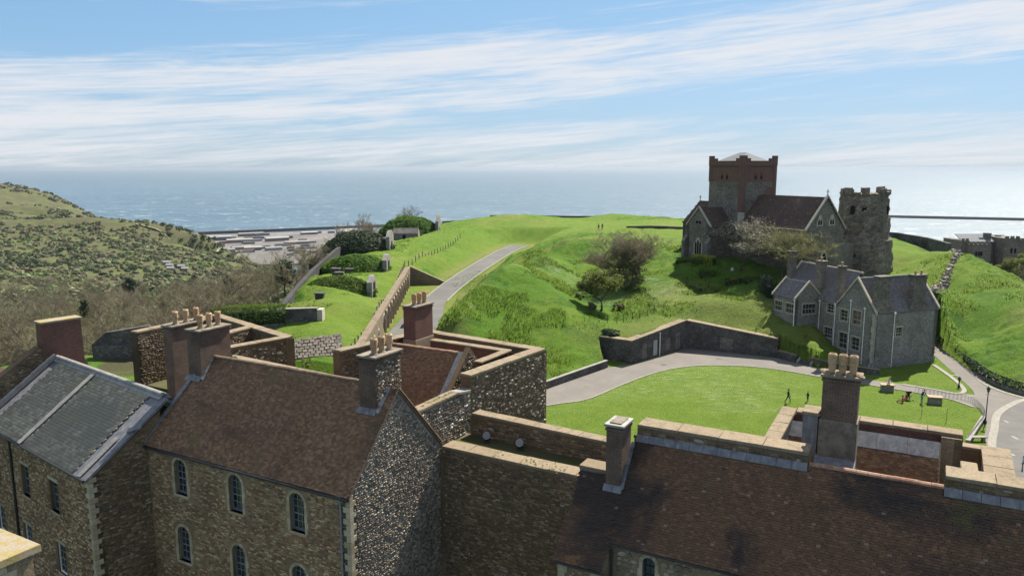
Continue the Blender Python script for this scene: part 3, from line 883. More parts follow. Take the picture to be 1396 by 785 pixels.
def ground(x, y, rough=True):
    x = np.asarray(x, float); y = np.asarray(y, float)
    z = rbf(x, y)
    low = inside(LOWER, x, y)
    if rough:
        rd0, _ = roaddist(x, y)
        z = z + np.clip((rd0 - 4) / 5, 0, 1) * (vnoise(x * .16, y * .16) * .35 + vnoise(x * .43 + 9, y * .43) * .22) * np.clip((z - .3) / 2, 0, 1)
    z = np.maximum(z, np.where(low | (y > 330) | (x < -45) | (x > 85), -999, 0.02))
    rd, rz = roaddist(x, y)
    k = np.clip((rd - 4.2) / np.where(y > 195, 13.0, 6.0), 0, 1); k = k * k * (3 - 2 * k)
    near = (y > 150) & (y < 264) & (x > -24) & (x < 30)
    z = np.where(near & ~low, rz * (1 - k) + z * k, z)
    z = np.where(low, np.where((rd < 12) & (y > 130), np.minimum(rz, .6), 0.0), z)
    return z


def gz(x, y): return float(ground(np.array([x]), np.array([y]))[0])


def zones(x, y, z):
    low = inside(LOWER, x, y)
    terre = inside([(-36, 98), (-21, 98), (-24.5, 178), (-29, 215), (-30, 260), (-48, 260), (-47, 214), (-41, 160), (-38, 135)], x, y)
    far = inside([(-31, 180), (-5, 190), (0, 245), (60, 290), (-30, 290)], x, y)
    field = inside([(62, 122), (92, 150), (80, 240), (10, 285), (2, 200), (20, 200), (34, 160), (50, 160), (66, 160)], x, y)
    mown = (low | terre).astype(float); mown = np.maximum(mown, field * .8); mown = np.maximum(mown, far * .55)
    long_ = 1 - mown
    long_ = np.clip(long_ + vnoise(x * .12, y * .12) * .5, 0, 1)
    daisy = (low & (y > 84) & (x > 0) & (x < 40)) * 1.0 * np.clip(.35 + vnoise(x * .15, y * .15) * 2.2, 0, 1)
    daisy = np.maximum(daisy, inside([(12, 128), (26, 124), (32, 134), (22, 150), (4, 158), (2, 146)], x, y) * np.clip(.8 + vnoise(x * .2, y * .2) * 1.5, 0, 1))
    rd, _ = roaddist(x, y)
    dry = np.clip(1 - np.abs(rd - 4.6) / 2.4, 0, 1) * (y > 140)
    dry = np.maximum(dry, inside([(-22, 97), (-20, 97), (-23.6, 178), (-26.2, 178)], x, y) * .9)
    dry = np.maximum(dry, np.clip(vnoise(x * .09 + 5, y * .09 + 3) * 2.4 - .3, 0, .55) * (~low))
    out = ~inside([(-58, 100), (-40, 100), (-47, 170), (-50, 262), (-42, 300), (90, 300), (108, 250), (106, 150), (106, 80), (140, 20), (-140, 20), (-140, 108), (-60, 114)], x, y)
    return long_, mown, daisy, dry, out.astype(float)


def grid_mesh(name, xs, ys, drop=0.0, hole=None, rough=True):
    X, Y = np.meshgrid(xs, ys, indexing='xy'); Z = ground(X, Y, rough)
    lo, mo, da, dr, sc = zones(X, Y, Z)
    if rough:
        tz = np.clip(.55 + vnoise(X * .07 + 2, Y * .07) * 2.2, .12, 1)
        tus = np.abs(vnoise(X * .62 + 1.3 * vnoise(X * .3, Y * .3), Y * .62)) * .8 + np.abs(vnoise(X * 1.25 + 5, Y * 1.25)) * .5 + vnoise(X * 2.3, Y * 2.3) * .16
        rdd, _ = roaddist(X, Y); tz = tz * np.clip((rdd - 5) / 3, 0, 1)
        Z = Z + tus * lo * (1 - sc) * tz * 1.35 * np.clip(Z / 1.2, 0, 1) + vnoise(X * .9, Y * .9) * .07 * np.clip(Z, 0, 1) * np.clip((rdd - 5) / 3, 0, 1)
    if drop is not None and hole is not None:
        ins = (X > hole[0]) & (X < hole[1]) & (Y > hole[2]) & (Y < hole[3])
        Z = np.where(ins, Z - 1.5, Z)
    ny, nx = X.shape
    V = np.stack([X, Y, Z], -1).reshape(-1, 3)
    i = np.arange(ny * nx).reshape(ny, nx)
    F = np.stack([i[:-1, :-1], i[:-1, 1:], i[1:, 1:], i[1:, :-1]], -1)
    if hole is not None:
        Xc = X[:-1, :-1]; Yc = Y[:-1, :-1]; dxs = 14
        keep = ~((Xc > hole[0] + dxs) & (Xc < hole[1] - dxs - 14) & (Yc > hole[2] + dxs) & (Yc < hole[3] - dxs - 14))
        F = F[keep]
    F = F.reshape(-1, 4)
    me = np_mesh(name, V, F, {'long': lo.ravel(), 'mown': mo.ravel(), 'daisy': da.ravel(), 'dry': dr.ravel(), 'scrub': sc.ravel()}, smooth=True)
    return new_obj(name, me, M_grass, None, 'structure')


NEARBOX = (-78, 126, 40, 304)
grid_mesh('ground', np.arange(NEARBOX[0], NEARBOX[1] + .1, .45), np.concatenate([np.arange(NEARBOX[2], 84, 2.0), np.arange(84, 215, .45), np.arange(215, NEARBOX[3] + .1, .9)]))
grid_mesh('hillside_terrain', np.concatenate([np.arange(-1700, -420, 20), np.arange(-420, 420, 10.)]), np.concatenate([np.arange(20, 420, 9.), np.arange(420, 2000, 14.)]), hole=NEARBOX)


# ------------------------------------------------------------------ the sea
def f_sea(g):
    p = g.pos()
    n1 = g.noise(.012, 4, .6, g.scaled(None, (.6, 1.6, 1)))
    n2 = g.noise(.0012, 4, .6, g.scaled(None, (.5, 1.7, 1)))
    c = g.mix(g.mapr(n2, .35, .65), (0.034, 0.072, 0.109), (0.047, 0.091, 0.128))
    c = g.mix(g.mapr(n1, .35, .65, 0, .5), c, (0.044, 0.106, 0.139))
    st = g.noise(.006, 5, .65, g.scaled(None, (.35, 2.4, 1)))
    c = g.mix(g.mapr(st, .46, .60, 0, .6), c, (0.068, 0.125, 0.160))
    caps = g.mapr(g.noise(.028, 6, .78, g.scaled(None, (.5, 1.6, 1))), .60, .635, 0, .8)
    c = g.mix(caps, c, (7.5e-1, 7.8e-1, 7.8e-1))
    h = g.math('ADD', g.math('MULTIPLY', g.noise(.05, 4, .65), 1.0), g.math('MULTIPLY', g.noise(.3, 4, .7), .4))
    return [c, h]


M_sea = MAT('open_sea', f_sea, 0.33, 0.30, 1.0, 4.0)
mb = MB(); ring = 72
rad = [400, 1200, 2500, 5000, 10000, 20000, 42000]
vs = []; fs = []
for r in rad:
    for i in range(ring): vs.append((r * math.sin(2 * math.pi * i / ring), 300 + r * math.cos(2 * math.pi * i / ring), -105.0))
for k in range(len(rad) - 1):
    for i in range(ring): fs.append((k * ring + i, k * ring + (i + 1) % ring, (k + 1) * ring + (i + 1) % ring, (k + 1) * ring + i))
mb.add(vs, fs)
mb.build('sea', M_sea, None, 'structure')
# ------------------------------------------------------------------ inner bailey buildings (in front)
def wallseg(parent, a, b, z0, z1, thick=0.7, mat=None, name='wall', st=None, zs=None, holes=(), z1b=None):
    """wall from a to b (u,v); the face looks to the right of a->b; st = stone params"""
    A = UV(*a); B = UV(*b); L = float(np.linalg.norm(B - A)); z1b = z1 if z1b is None else z1b
    fr = Fr(A, B - A)
    o = [(0, z0), (L, z0), (L, z1b), (0, z1)]
    w = facade(parent, fr, o, holes, thick, mat, name)
    if st: stones(parent, fr, [(0.02, z0 if zs is None else zs), (L - .02, z0 if zs is None else zs), (L - .02, z1b - .05), (0.02, z1 - .05)], holes, **st)
    return fr, L


ST_BROWN = dict(w=0.24, h=0.115, proud=0.028, mat=M_brown)
ST_FLINT = dict(w=0.16, h=0.12, proud=0.032, mat=M_flint, inset=0.35)
ST_DARK = dict(w=0.23, h=0.13, proud=0.03, mat=M_dkflint)
ST_TOWER = dict(w=0.19, h=0.13, proud=0.034, mat=M_towerflint, inset=0.32)


def pot_mesh(h=0.85, r=0.17):
    mb = MB()
    pr = [(r * 1.02, 0), (r * 1.02, .05), (r * .86, .07), (r * .92, h * .42), (r * 1.0, h * .46)]
    z = h * .46
    for k in range(4):
        pr += [(r * 1.14, z + .02), (r * 1.14, z + .075), (r * 1.02, z + .10)]; z += .105
    pr += [(r * .95, h - .02), (r * .78, h), (r * .66, h - .01), (r * .62, h - .25)]
    mb.lathe(pr, n=14, cap=False)
    return mb.mesh('chimney_pot', smooth=False)


POT = pot_mesh()


def chimney(parent, u0, u1, v0, v1, z0, z1, mat, pots=3, along='v', matlow=None, zlow=None, cap=True, pot_z=0.0, capmat=None, flint=False):
    mb = MB()
    def bx(a, b, c, d, e, f): mb.hexa([UV(a, c, e), UV(b, c, e), UV(b, d, e), UV(a, d, e), UV(a, c, f), UV(b, c, f), UV(b, d, f), UV(a, d, f)])
    mb.mi = 0
    bx(u0, u1, v0, v1, zlow if matlow else z0, z1 - .12)
    bx(u0 - .05, u1 + .05, v0 - .05, v1 + .05, z1 - .30, z1 - .2)
    if matlow:
        mb.mi = 1; bx(u0 - .05, u1 + .05, v0 - .05, v1 + .05, z0, zlow); mb.mi = 0
    ch = mb.build('chimney', [mat, matlow] if matlow else mat, parent)
    cb = MB()
    c4 = [UV(u0 - .1, v0 - .1, z1 - .12), UV(u1 + .1, v0 - .1, z1 - .12), UV(u1 + .1, v1 + .1, z1 - .12), UV(u0 - .1, v1 + .1, z1 - .12)]
    cb.hexa(c4 + [p + AZ * .12 for p in c4])
    cb.build('chimney_cap', capmat or M_render, ch, bevel=.02)
    if flint:
        fr = Fr(UV(u1, v0, 0), AV); stones(ch, fr, rect_pts(.04, v1 - v0 - .04, z0, z1 - .34), w=.16, h=.085, proud=.02, mat=M_towerflint, seed=int(u0 * 7) % 97)
    for i in range(pots):
        f = (i + .5) / pots
        if along == 'v': p = UV((u0 + u1) / 2 + .12, v0 + .15 + (v1 - v0 - .3) * f, z1 + pot_z)
        else: p = UV(u0 + (u1 - u0) * f, (v0 + v1) / 2, z1 + pot_z)
        o = new_obj('chimney_pot', POT, M_pot, ch)
        o.matrix_basis = Matrix.Translation(Vector(p)) @ Matrix.Rotation(rnd.uniform(0, 6), 4, 'Z')
        fb = MB(); fb.lathe([(.24, -.02), (.2, .06), (.15, .07)], n=10); f2 = fb.build('mortar_flaunching', M_render, ch); f2.matrix_basis = Matrix.Translation(Vector(p))
    return ch


def sheet_on(parent, fr, pts, mat, name, d=0.03, th=0.02, kind=None):
    """thin sheet (lead) lying on a plane frame"""
    mb = MB(); mb.extrude([fr.P(a, b, d) for a, b in pts], -fr.n * th)
    return mb.build(name, mat, parent, kind)


def lead_strip(parent, fr, p0, p1, w, step=0.35, d=0.11, name='lead_flashing'):
    """stepped lead flashing along a line on a roof"""
    mb = MB(); p0 = np.array(p0, float); p1 = np.array(p1, float); L = np.linalg.norm(p1 - p0); s = (p1 - p0) / L; n = np.array([-s[1], s[0]])
    k = max(1, int(L / step))
    for i in range(k):
        a = p0 + s * L * i / k; b = p0 + s * (L * (i + 1) / k - .015)
        q = [a - n * w / 2, b - n * w / 2, b + n * w / 2, a + n * w / 2]
        mb.extrude([fr.P(x, y, d + (.012 if i % 2 else 0)) for x, y in q], -fr.n * .08)
    return mb.build(name, M_lead, parent)


def ridge_tiles(parent, p0, p1, mat, piece=0.46, r=0.13):
    p0, p1 = v3(p0), v3(p1); L = np.linalg.norm(p1 - p0); n = int(L / piece); s = (p1 - p0) / L; nn = unit(np.cross(AZ, s))
    key = ('rt', round(L / n, 3))
    if key not in _cope:
        mb = MB(); l = L / n - .01; k = 5
        vs = []
        for x in (-l / 2, l / 2):
            for rr in (r, r - .03):
                for i in range(k + 1):
                    a = math.pi * (i / k) ; vs.append((x, rr * 1.1 * math.cos(a), rr * math.sin(a) - .05))
        m_ = k + 1; fs = []
        for i in range(k):
            fs += [(i, i + 1, 2 * m_ + i + 1, 2 * m_ + i), (m_ + i, 3 * m_ + i, 3 * m_ + i + 1, m_ + i + 1), (i, m_ + i, m_ + i + 1, i + 1), (2 * m_ + i, 2 * m_ + i + 1, 3 * m_ + i + 1, 3 * m_ + i)]
        mb.add(vs, fs); _cope[key] = mb.mesh('ridge_tile')
    for i in range(n):
        o = new_obj('ridge_tile', _cope[key], mat, parent)
        m = Matrix((tuple(s) + (0,), tuple(nn) + (0,), (0, 0, 1, 0), (0, 0, 0, 1))).transposed()
        m.translation = Vector(p0 + s * L * (i + .5) / n + AZ * rnd.uniform(-.008, .012))
        o.matrix_basis = m


def arched_window(parent, fr, cx, t0, t1, w, cols=3, rows=4, matf=None, surround=None, sw=0.17, barmat=None, recess=.2):
    """sash in a round-headed stone surround; the hole itself is cut in the wall"""
    matf = matf or M_frameblue
    A = arch_pts(cx, w - .01, t0 + .005, t1 - .005, 11)
    f = MB()
    inner = arch_pts(cx, w - .16, t0 + .14, t1 - .08, 11)
    n = len(A)
    for d0, d1 in ((-recess - .06, -recess),):
        vs = [fr.P(a, b, d1) for a, b in A] + [fr.P(a, b, d1) for a, b in inner] + [fr.P(a, b, d0) for a, b in inner]
        f.add(vs, [(i, (i + 1) % n, n + (i + 1) % n, n + i) for i in range(n)] + [(n + i, n + (i + 1) % n, 2 * n + (i + 1) % n, 2 * n + i) for i in range(n)])
    win = f.build('window', matf, parent)
    g_ = MB(); g_.add([fr.P(a, b, -recess - .05) for a, b in inner], [tuple(range(n))]); g_.build('pane', M_glass, win, recalc=False)
    b = MB(); iw = w - .16; ih0, ih1 = t0 + .14, t1 - .08
    for c in range(1, cols):
        x = cx - iw / 2 + iw * c / cols; hh = ih1 - (iw / 2) + math.sqrt(max(0, (iw / 2) ** 2 - (x - cx) ** 2))
        b.fbox(fr, x - .014, x + .014, ih0, hh, -recess - .045, -recess - .015)
    for r in range(1, rows + 1):
        y = ih0 + (ih1 - ih0) * r / (rows + 1)
        yy = y - (ih1 - iw / 2); xw = iw / 2 if yy < 0 else math.sqrt(max(0, (iw / 2) ** 2 - yy * yy))
        th = .03 if r == (rows + 1) // 2 else .013
        b.fbox(fr, cx - xw, cx + xw, y - th, y + th, -recess - .047, -recess - .012)
    b.build('glazing_bars', barmat or M_bar, win)
    s = MB(); s.fbox(fr, cx - w / 2 - .1, cx + w / 2 + .1, t0 - .13, t0, -recess, .07); s.build('sill', M_ashlar, win, bevel=.01)
    if surround:
        # stones of the surround: jamb blocks and voussoirs
        ts = t1 - w / 2
        k = max(4, int((ts - t0) / .3))
        for side in (-1, 1):
            for i in range(k):
                a0 = t0 + (ts - t0) * i / k; a1 = t0 + (ts - t0) * (i + 1) / k; ww = sw + (.06 if i % 2 else 0)
                x0, x1 = (cx - w / 2 - ww, cx - w / 2) if side < 0 else (cx + w / 2, cx + w / 2 + ww)
                q = MB(); q.fbox(fr, x0, x1, a0 + .004, a1 - .004, -.12, .035 + rnd.uniform(-.006, .008)); q.build('surround_stone', surround, win, bevel=.008)
        m = 9
        for i in range(m):
            a0, a1 = math.pi * i / m + .012, math.pi * (i + 1) / m - .012; r0, r1 = w / 2, w / 2 + sw
            pts = [(cx + r * math.cos(a), ts + r * math.sin(a)) for r, a in ((r0, a0), (r1, a0), (r1, (a0 + a1) / 2), (r1, a1), (r0, a1), (r0, (a0 + a1) / 2))]
            q = MB(); q.extrude([fr.P(x, y, .038) for x, y in pts], -fr.n * .15); q.build('surround_stone', surround, win)
    return win


def sash_window(parent, fr, s0, s1, t0, t1, cols=2, rows=4, matf=None, barmat=None, recess=.16, sill=True, lintel=None, bw=.02):
    matf = matf or M_frameblue; w = s1 - s0
    f = MB(); e = .07
    for a, b, c, d in ((s0, s1, t0, t0 + e * 1.4), (s0, s1, t1 - e, t1), (s0, s0 + e, t0 + e * 1.4, t1 - e), (s1 - e, s1, t0 + e * 1.4, t1 - e)):
        f.fbox(fr, a + .003, b - .003, c + .003, d - .003, -recess - .06, -recess)
    win = f.build('window', matf, parent)
    g_ = MB(); g_.add([fr.P(a, b, -recess - .05) for a, b in rect_pts(s0 + e, s1 - e, t0 + e, t1 - e)], [(0, 1, 2, 3)]); g_.build('pane', M_glass, win, recalc=False)
    b = MB()
    for c in range(1, cols):
        x = s0 + e + (w - 2 * e) * c / cols; b.fbox(fr, x - bw * .7, x + bw * .7, t0 + e, t1 - e, -recess - .045, -recess - .012)
    for r in range(1, rows):
        y = t0 + e + (t1 - t0 - 2 * e) * r / rows; th = bw * (1.6 if r == rows // 2 else .7)
        b.fbox(fr, s0 + e, s1 - e, y - th, y + th, -recess - .047, -recess - .01)
    b.build('glazing_bars', barmat or matf, win)
    if sill:
        q = MB(); q.fbox(fr, s0 - .1, s1 + .1, t0 - .12, t0, -recess, .06); q.build('sill', M_ashlar if lintel is None else lintel, win, bevel=.01)
    if lintel:
        q = MB(); q.fbox(fr, s0 - .15, s1 + .15, t1, t1 + .2, -.1, .03); q.build('lintel', lintel, win, bevel=.01)
    return win


def downpipe(parent, fr, s, t0, t1, d=.09, r=.05, mat=None, hopper=True):
    mb = MB(); mb.tube(fr.P(s, t0, d), fr.P(s, t1, d), r, n=8)
    for k in range(int((t1 - t0) / 1.8)): mb.fbox(fr, s - r * 1.5, s + r * 1.5, t0 + 1 + k * 1.8, t0 + 1.07 + k * 1.8, 0, d + r * 1.2)
    if hopper: mb.fbox(fr, s - .12, s + .12, t1 - .05, t1 + .2, .01, .22)
    return mb.build('downpipe', mat or M_pipe, parent)


def roof_slab(parent, fr, poly, th=.14, mat=None, name='roof', d=0.0):
    mb = MB(); mb.extrude([fr.P(a, b, d - .05) for a, b in poly], -fr.n * th); return mb.build(name, mat, parent)


# ---- the brown-tiled house with arched windows
hA = thing('tiled_house', 'brown tiled rubble house with round-headed windows and a speckled flint gable', 'house', UV(-31, 30, 0))
uL, uG, vF = -38.45, -23.43, 26.69
frA = Fr(UV(uL, vF, 0), AU)
WA = [(2.77, 9.78, 11.88), (7.13, 9.72, 11.86), (11.55, 9.66, 11.78), (2.68, 5.72, 7.86), (7.1, 5.76, 7.84), (11.5, 5.7, 7.82)]
hol = [arch_pts(c, 1.0, a, b, 11) for c, a, b in WA]
facade(hA, frA, rect_pts(0, uG - uL, 0, 12.36), hol, .6, M_mortar, reveal=.3)
stones(hA, frA, rect_pts(0.02, uG - uL - .35, 3.2, 12.3), [rect_pts(c - .70, c + .70, a - .14, b + .18) for c, a, b in WA], seed=4, **ST_BROWN)
for k, (c, a, b) in enumerate(WA):
    arched_window(hA, frA, c, a, b, 1.0, 3, 4, surround=M_ashlar)
frG = Fr(UV(uG, vF, 0), AV)
gp = [(0, 0), (7.9, 0), (7.9, 12.3), (4.0, 16.66), (0, 12.44)]
facade(hA, frG, gp, (), .55, M_mortar_gr)
stones(hA, frG, [(.28, 3.0), (7.88, 3.0), (7.88, 12.25), (4.0, 16.5), (.28, 12.6)], seed=9, **ST_FLINT)
for i in range(30):   # corner stones
    a, b = (.42, .24) if i % 2 else (.24, .42); z0 = 3.2 + i * .305
    if z0 > 12.1: break
    mb = MB(); c = [UV(uG - a, vF - .03, z0 + .006), UV(uG + .035, vF - .03, z0 + .006), UV(uG + .035, vF + b, z0 + .006), UV(uG - a, vF + b, z0 + .006)]
    mb.hexa(c + [p + AZ * .293 for p in c]); mb.build('quoin', M_ashlar, hA, bevel=.012)
TA = AV * 4.0 + AZ * 4.23
frR = Fr(UV(uL, vF, 12.5), AU, TA)
LA = float(np.linalg.norm(TA))
pol = [(0.0, -.28), (uG - uL + .06, -.28), (uG - uL + .06, LA), (.95, LA)]
roof_slab(hA, frR, pol, .12, M_ridgedk)
chh = [rect_pts(13.4, 14.45, 4.25, 6)]
tiles(hA, frR, pol, chh, .172, .112, .023, M_tileA, seed=3)
roof_slab(hA, Fr(UV(uG + .06, vF + 8.0, 12.5), -AU, -AV * 4.0 + AZ * 4.23), [(0, -.2), (uG - uL - .8, -.2), (uG - uL - .8, LA), (0, LA)], .12, M_tileA)
ridge_tiles(hA, UV(-37.4, 30.69, 16.76), UV(-25.2, 30.69, 16.76), M_ridgedk)
mb = MB(); mb.path([UV(uG + .08, vF - .1, 12.38), UV(uG + .08, vF + 4.0, 16.72), UV(uG + .08, vF + 7.9, 12.55)], .045); mb.build('verge', M_ridgedk, hA)
chimney(hA, -25.08, -24.01, 29.62, 31.82, 14.8, 18.5, M_brick, 3, flint=True)
chimney(hA, -38.2, -37.09, 29.66, 31.9, 14.6, 18.52, M_brick, 3)
chimney(hA, -42.4, -41.6, 31.2, 33.9, 8, 18.05, M_brick, 3)
lead_strip(hA, frR, (13.3, 4.2), (14.5, 4.2), .36); lead_strip(hA, frR, (14.55, 4.2), (14.55, 5.75), .22)
lead_strip(hA, frR, (.15, 4.2), (1.4, 4.2), .36); lead_strip(hA, frR, (1.46, 4.2), (1.3, 5.8), .24)
lead_strip(hA, frR, (-.05, -.2), (.9, 5.8), .26)
mb = MB(); mb.tube(frA.P(-.1, 12.2, .22), frA.P(15.1, 12.2, .22), .075, n=8); mb.build('gutter', M_iron, hA)
downpipe(hA, frA, 14.5, 3, 12.1, mat=M_pipe)

# ---- slate house at left
PS = R(38.0); SU = np.array([math.cos(PS), -math.sin(PS), 0]); SV = np.array([math.sin(PS), math.cos(PS), 0])


def SP(u, v, z=0.0): return SU * u + SV * v + AZ * z


hS = thing('slate_house', 'rubble house under a grey slate roof with lead edges', 'house', SP(-50, 20, 0))
eR, eL, vE, vT, zE, zT = -42.28, -61.5, 16.66, 21.25, 11.5, 14.78
frS = Fr(SP(eL, vE, 0), SU)
WS = [(-56.55, 7.6, 9.55), (-51.45, 7.75, 9.8), (-47.15, 7.95, 9.9), (-56.4, 3.9, 5.75), (-51.9, 3.9, 5.75), (-46.9, 4.1, 6.05), (-52.5, .5, 2.4)]
hol = [rect_pts(c - eL - .55, c - eL + .55, a, b) for c, a, b in WS]
facade(hS, frS, rect_pts(0, eR - eL, 0, 11.36), hol, .6, M_mortar_dk, reveal=.3)
stones(hS, frS, rect_pts(0.02, eR - eL - .3, 0, 11.3), [rect_pts(c - eL - .72, c - eL + .72, a - .14, b + .22) for c, a, b in WS], seed=14, w=.22, h=.12, proud=.03, mat=M_brown)
for k, (c, a, b) in enumerate(WS):
    low = k > 2
    sash_window(hS, frS, c - eL - .55, c - eL + .55, a, b, 2, 4, matf=M_frameblue if not low else M_white, barmat=M_bar, recess=.2 if not low else .08, lintel=M_ashlar, bw=.016)
frSs = Fr(SP(eR, vE, 0), SV)
facade(hS, frSs, [(0, 0), (4.2, 0), (4.2, 14.1), (0, 11.15)], (), .6, M_mortar_dk)
stones(hS, frSs, [(.3, 0), (3.4, 0), (3.4, 13.4), (.3, 11.25)], seed=15, **ST_DARK)
for i in range(37):
    a, b = (.42, .24) if i % 2 else (.24, .42); z0 = .2 + i * .3
    mb = MB(); c = [SP(eR - a, vE - .03, z0 + .006), SP(eR + .03, vE - .03, z0 + .006), SP(eR + .03, vE + b, z0 + .006), SP(eR - a, vE + b, z0 + .006)]
    mb.hexa(c + [p + AZ * .288 for p in c]); mb.build('quoin', M_ashlar, hS, bevel=.012)
TS = SV * (vT - vE) + AZ * (zT - zE); LS = float(np.linalg.norm(TS))
frSR = Fr(SP(eL, vE, zE), SU, TS)
W_ = eR - eL
roof_slab(hS, frSR, [(0, -.3), (W_ + .15, -.3), (W_ + .15, LS), (0, LS)], .14, M_lead)
tiles(hS, frSR, [(5.2, -.3), (10.15, -.3), (10.15, LS - .35), (5.2, LS - .35)], (), .30, .20, .016, M_slate, seed=21, jit=.5, name='roof_slates')
tiles(hS, frSR, [(10.65, -.3), (W_ - 1.5, -.3), (W_ - 1.5, LS - .35), (10.65, LS - .35)], (), .30, .20, .016, M_slate, seed=22, jit=.5, name='roof_slates')
for i in range(13):
    mb = MB(); q = [(W_ - .78, -.28 + i * .21), (W_ - .40, -.28 + i * .21), (W_ - .40, -.28 + i * .21 + .2), (W_ - .78, -.28 + i * .21 + .2)]
    mb.extrude([frSR.P(a_, b_, .05) for a_, b_ in q], -frSR.n * .04); o = mb.build('pale_slate', M_leadpale, hS)
sheet_on(hS, frSR, [(10.18, -.3), (10.62, -.3), (10.62, LS), (10.18, LS)], M_leadpale, 'lead_strip', .09, .07)
sheet_on(hS, frSR, [(4.1, -.3), (4.32, -.3), (4.32, LS + .1), (4.1, LS + .1)], M_leadpale, 'upstand', .32, .3)
lead_strip(hS, frSR, (4.2, -.3), (4.2, LS), .16, .3, .36)
lead_strip(hS, frSR, (W_ - .2, 3.0), (W_ + .6, 3.5), .3)
mb = MB(); a, b = SP(eL + 4, vT + .05, zT + .05), SP(eR - .3, vT + .05, zT + .05); mb.tube(a, b, .16, n=8); mb.hexa([a - SV * .3 - AZ * .2, b - SV * .3 - AZ * .2, b + SV * .5 - AZ * .25, a + SV * .5 - AZ * .25, a - SV * .02 + AZ * .05, b - SV * .02 + AZ * .05, b + SV * .3 + AZ * .02, a + SV * .3 + AZ * .02]); mb.build('ridge_roll', M_leadpale, hS)
roof_slab(hS, Fr(SP(eR, vT + (vT - vE), zE), -SU, -SV * (vT - vE) + AZ * (zT - zE)), [(0, 0), (W_, 0), (W_, LS - .05), (0, LS - .05)], .14, M_lead)
mb = MB(); mb.tube(frSR.P(0, -.38, -.02), frSR.P(W_ + .1, -.38, -.02), .07, n=8); mb.build('gutter', M_iron, hS)
downpipe(hS, frS, -53.3 - eL, 0, 11.2, mat=M_iron, r=.075)

# ---- brick chimney gable beyond the slate roof
hB = thing('gable_end_house', 'dark rubble gable with a broad dark red brick chimney behind the slate roof', 'house', SP(-59, 19, 0))
gx = eL + 3.9
frB = Fr(SP(gx, 0, 0), SV)
facade(hB, frB, [(14.6, 6), (23.4, 6), (23.4, 14.2), (20.3, 15.7), (17.7, 14.0), (14.6, 11.9)], (), .7, M_mortar_dk)
stones(hB, frB, [(14.8, 10.5), (23.2, 12), (23.2, 14.0), (20.3, 15.6), (17.7, 13.9), (14.8, 11.95)], seed=31, **ST_DARK)
mb = MB()
c = [SP(gx - .9, 20.45, 11), SP(gx + .1, 20.45, 11), SP(gx + .1, 23.25, 11), SP(gx - .9, 23.25, 11)]
t = [SP(gx - .85, 20.55, 17.25), SP(gx + .06, 20.55, 17.25), SP(gx + .06, 23.15, 17.25), SP(gx - .85, 23.15, 17.25)]
mb.hexa(c + t); chB = mb.build('chimney', M_brickred, hB)
mb = MB(); c = [SP(gx - .95, 20.45, 17.25), SP(gx + .16, 20.45, 17.25), SP(gx + .16, 23.25, 17.25), SP(gx - .95, 23.25, 17.25)]; mb.hexa(c + [p + AZ * .16 for p in c]); mb.build('chimney_cap', M_lichen, chB, bevel=.02)
roof_slab(hB, Fr(SP(gx - .7, 14.6, 9.3), -SU, unit(SV * 5.6 + AZ * 3.75)), [(0, 0), (12, 0), (12, 6.7), (0, 6.7)], .12, M_tileA)

# ---- curtain wall and wall walk
cw = thing('curtain_wall', 'dark flint curtain wall with a broad lichened coping and a wall walk', 'wall', UV(-18, 35, 0))
fr, L = wallseg(cw, (-23.4, 34.5), (-12.9, 34.25), 0, 12.14, 1.1, M_mortar_dk, st=dict(ST_DARK, seed=41), zs=3)
coping(cw, UV(-23.3, 35.05), UV(-13.2, 34.82), 1.05, 12.3, .16, 1.05, M_coping)
mb = MB(); mb.prism([UV(-23.4, 35.55)[:2], UV(-12, 35.3)[:2], UV(-12, 37.0)[:2], UV(-23.4, 37.5)[:2]], 10.8, 12.12); mb.build('wall_walk', M_walk, cw)
wallseg(cw, (-23.1, 37.35), (-11.5, 36.40), 8, 13.36, .72, M_mortar_dk, name='parapet', st=dict(ST_DARK, seed=42, w=.3, h=.17), zs=12.1)
coping(cw, UV(-23.0, 37.72), UV(-11.5, 36.78), .74, 13.5, .15, .95, M_coping)
wallseg(cw, (-23.5, 32.4), (-23.5, 38.0), 0, 14.78, .6, M_mortar_gr, name='linking_wall', st=dict(ST_TOWER, seed=43), zs=11)
coping(cw, UV(-23.8, 32.6), UV(-23.75, 36.6), .62, 14.92, .14, .8, M_coping)
coping(cw, UV(-23.75, 36.6), UV(-23.75, 37.9), .62, 14.9, .14, .8, M_leadpale, z1=14.7)

# ---- wall tower behind the tiled house
tw = thing('wall_tower', 'square flint wall tower with parapets round a small gabled roof, behind the tiled house', 'tower', UV(-28.5, 43, 0))
FL, FR_, BR, BL = (-34.9, 38.9), (-23.5, 38.0), (-22.5, 46.5), (-33.1, 47.8)
wallseg(tw, FR_, BR, 0, 15.44, .75, M_mortar_dk, st=dict(ST_TOWER, seed=51), zs=5)
coping(tw, UV(-23.87, 38.0), UV(-22.9, 46.4), .78, 15.6, .16, .95, M_coping)
wallseg(tw, (-34.0, 46.95), (-22.6, 45.7), 0, 15.44, .75, M_mortar_dk, st=dict(ST_DARK, seed=52), zs=13)
coping(tw, UV(-33.3, 47.3), UV(-23.0, 46.12), .78, 15.6, .16, .95, M_coping)
wallseg(tw, (-34.6, 38.9), (-33.0, 47.0), 0, 15.44, .7, M_mortar_dk, st=dict(ST_DARK, seed=53), zs=10)
coping(tw, UV(-34.9, 39.0), UV(-33.35, 47.0), .74, 15.6, .16, .95, M_coping)
wallseg(tw, (-34.9, 38.7), (-23.5, 38.0), 0, 12.6, .6, M_mortar_dk, name='front_wall', st=dict(ST_DARK, seed=57), zs=11)
wallseg(tw, (-31.4, 45.2), (-24.9, 44.85), 12, 15.36, .55, M_brickred, name='inner_parapet')
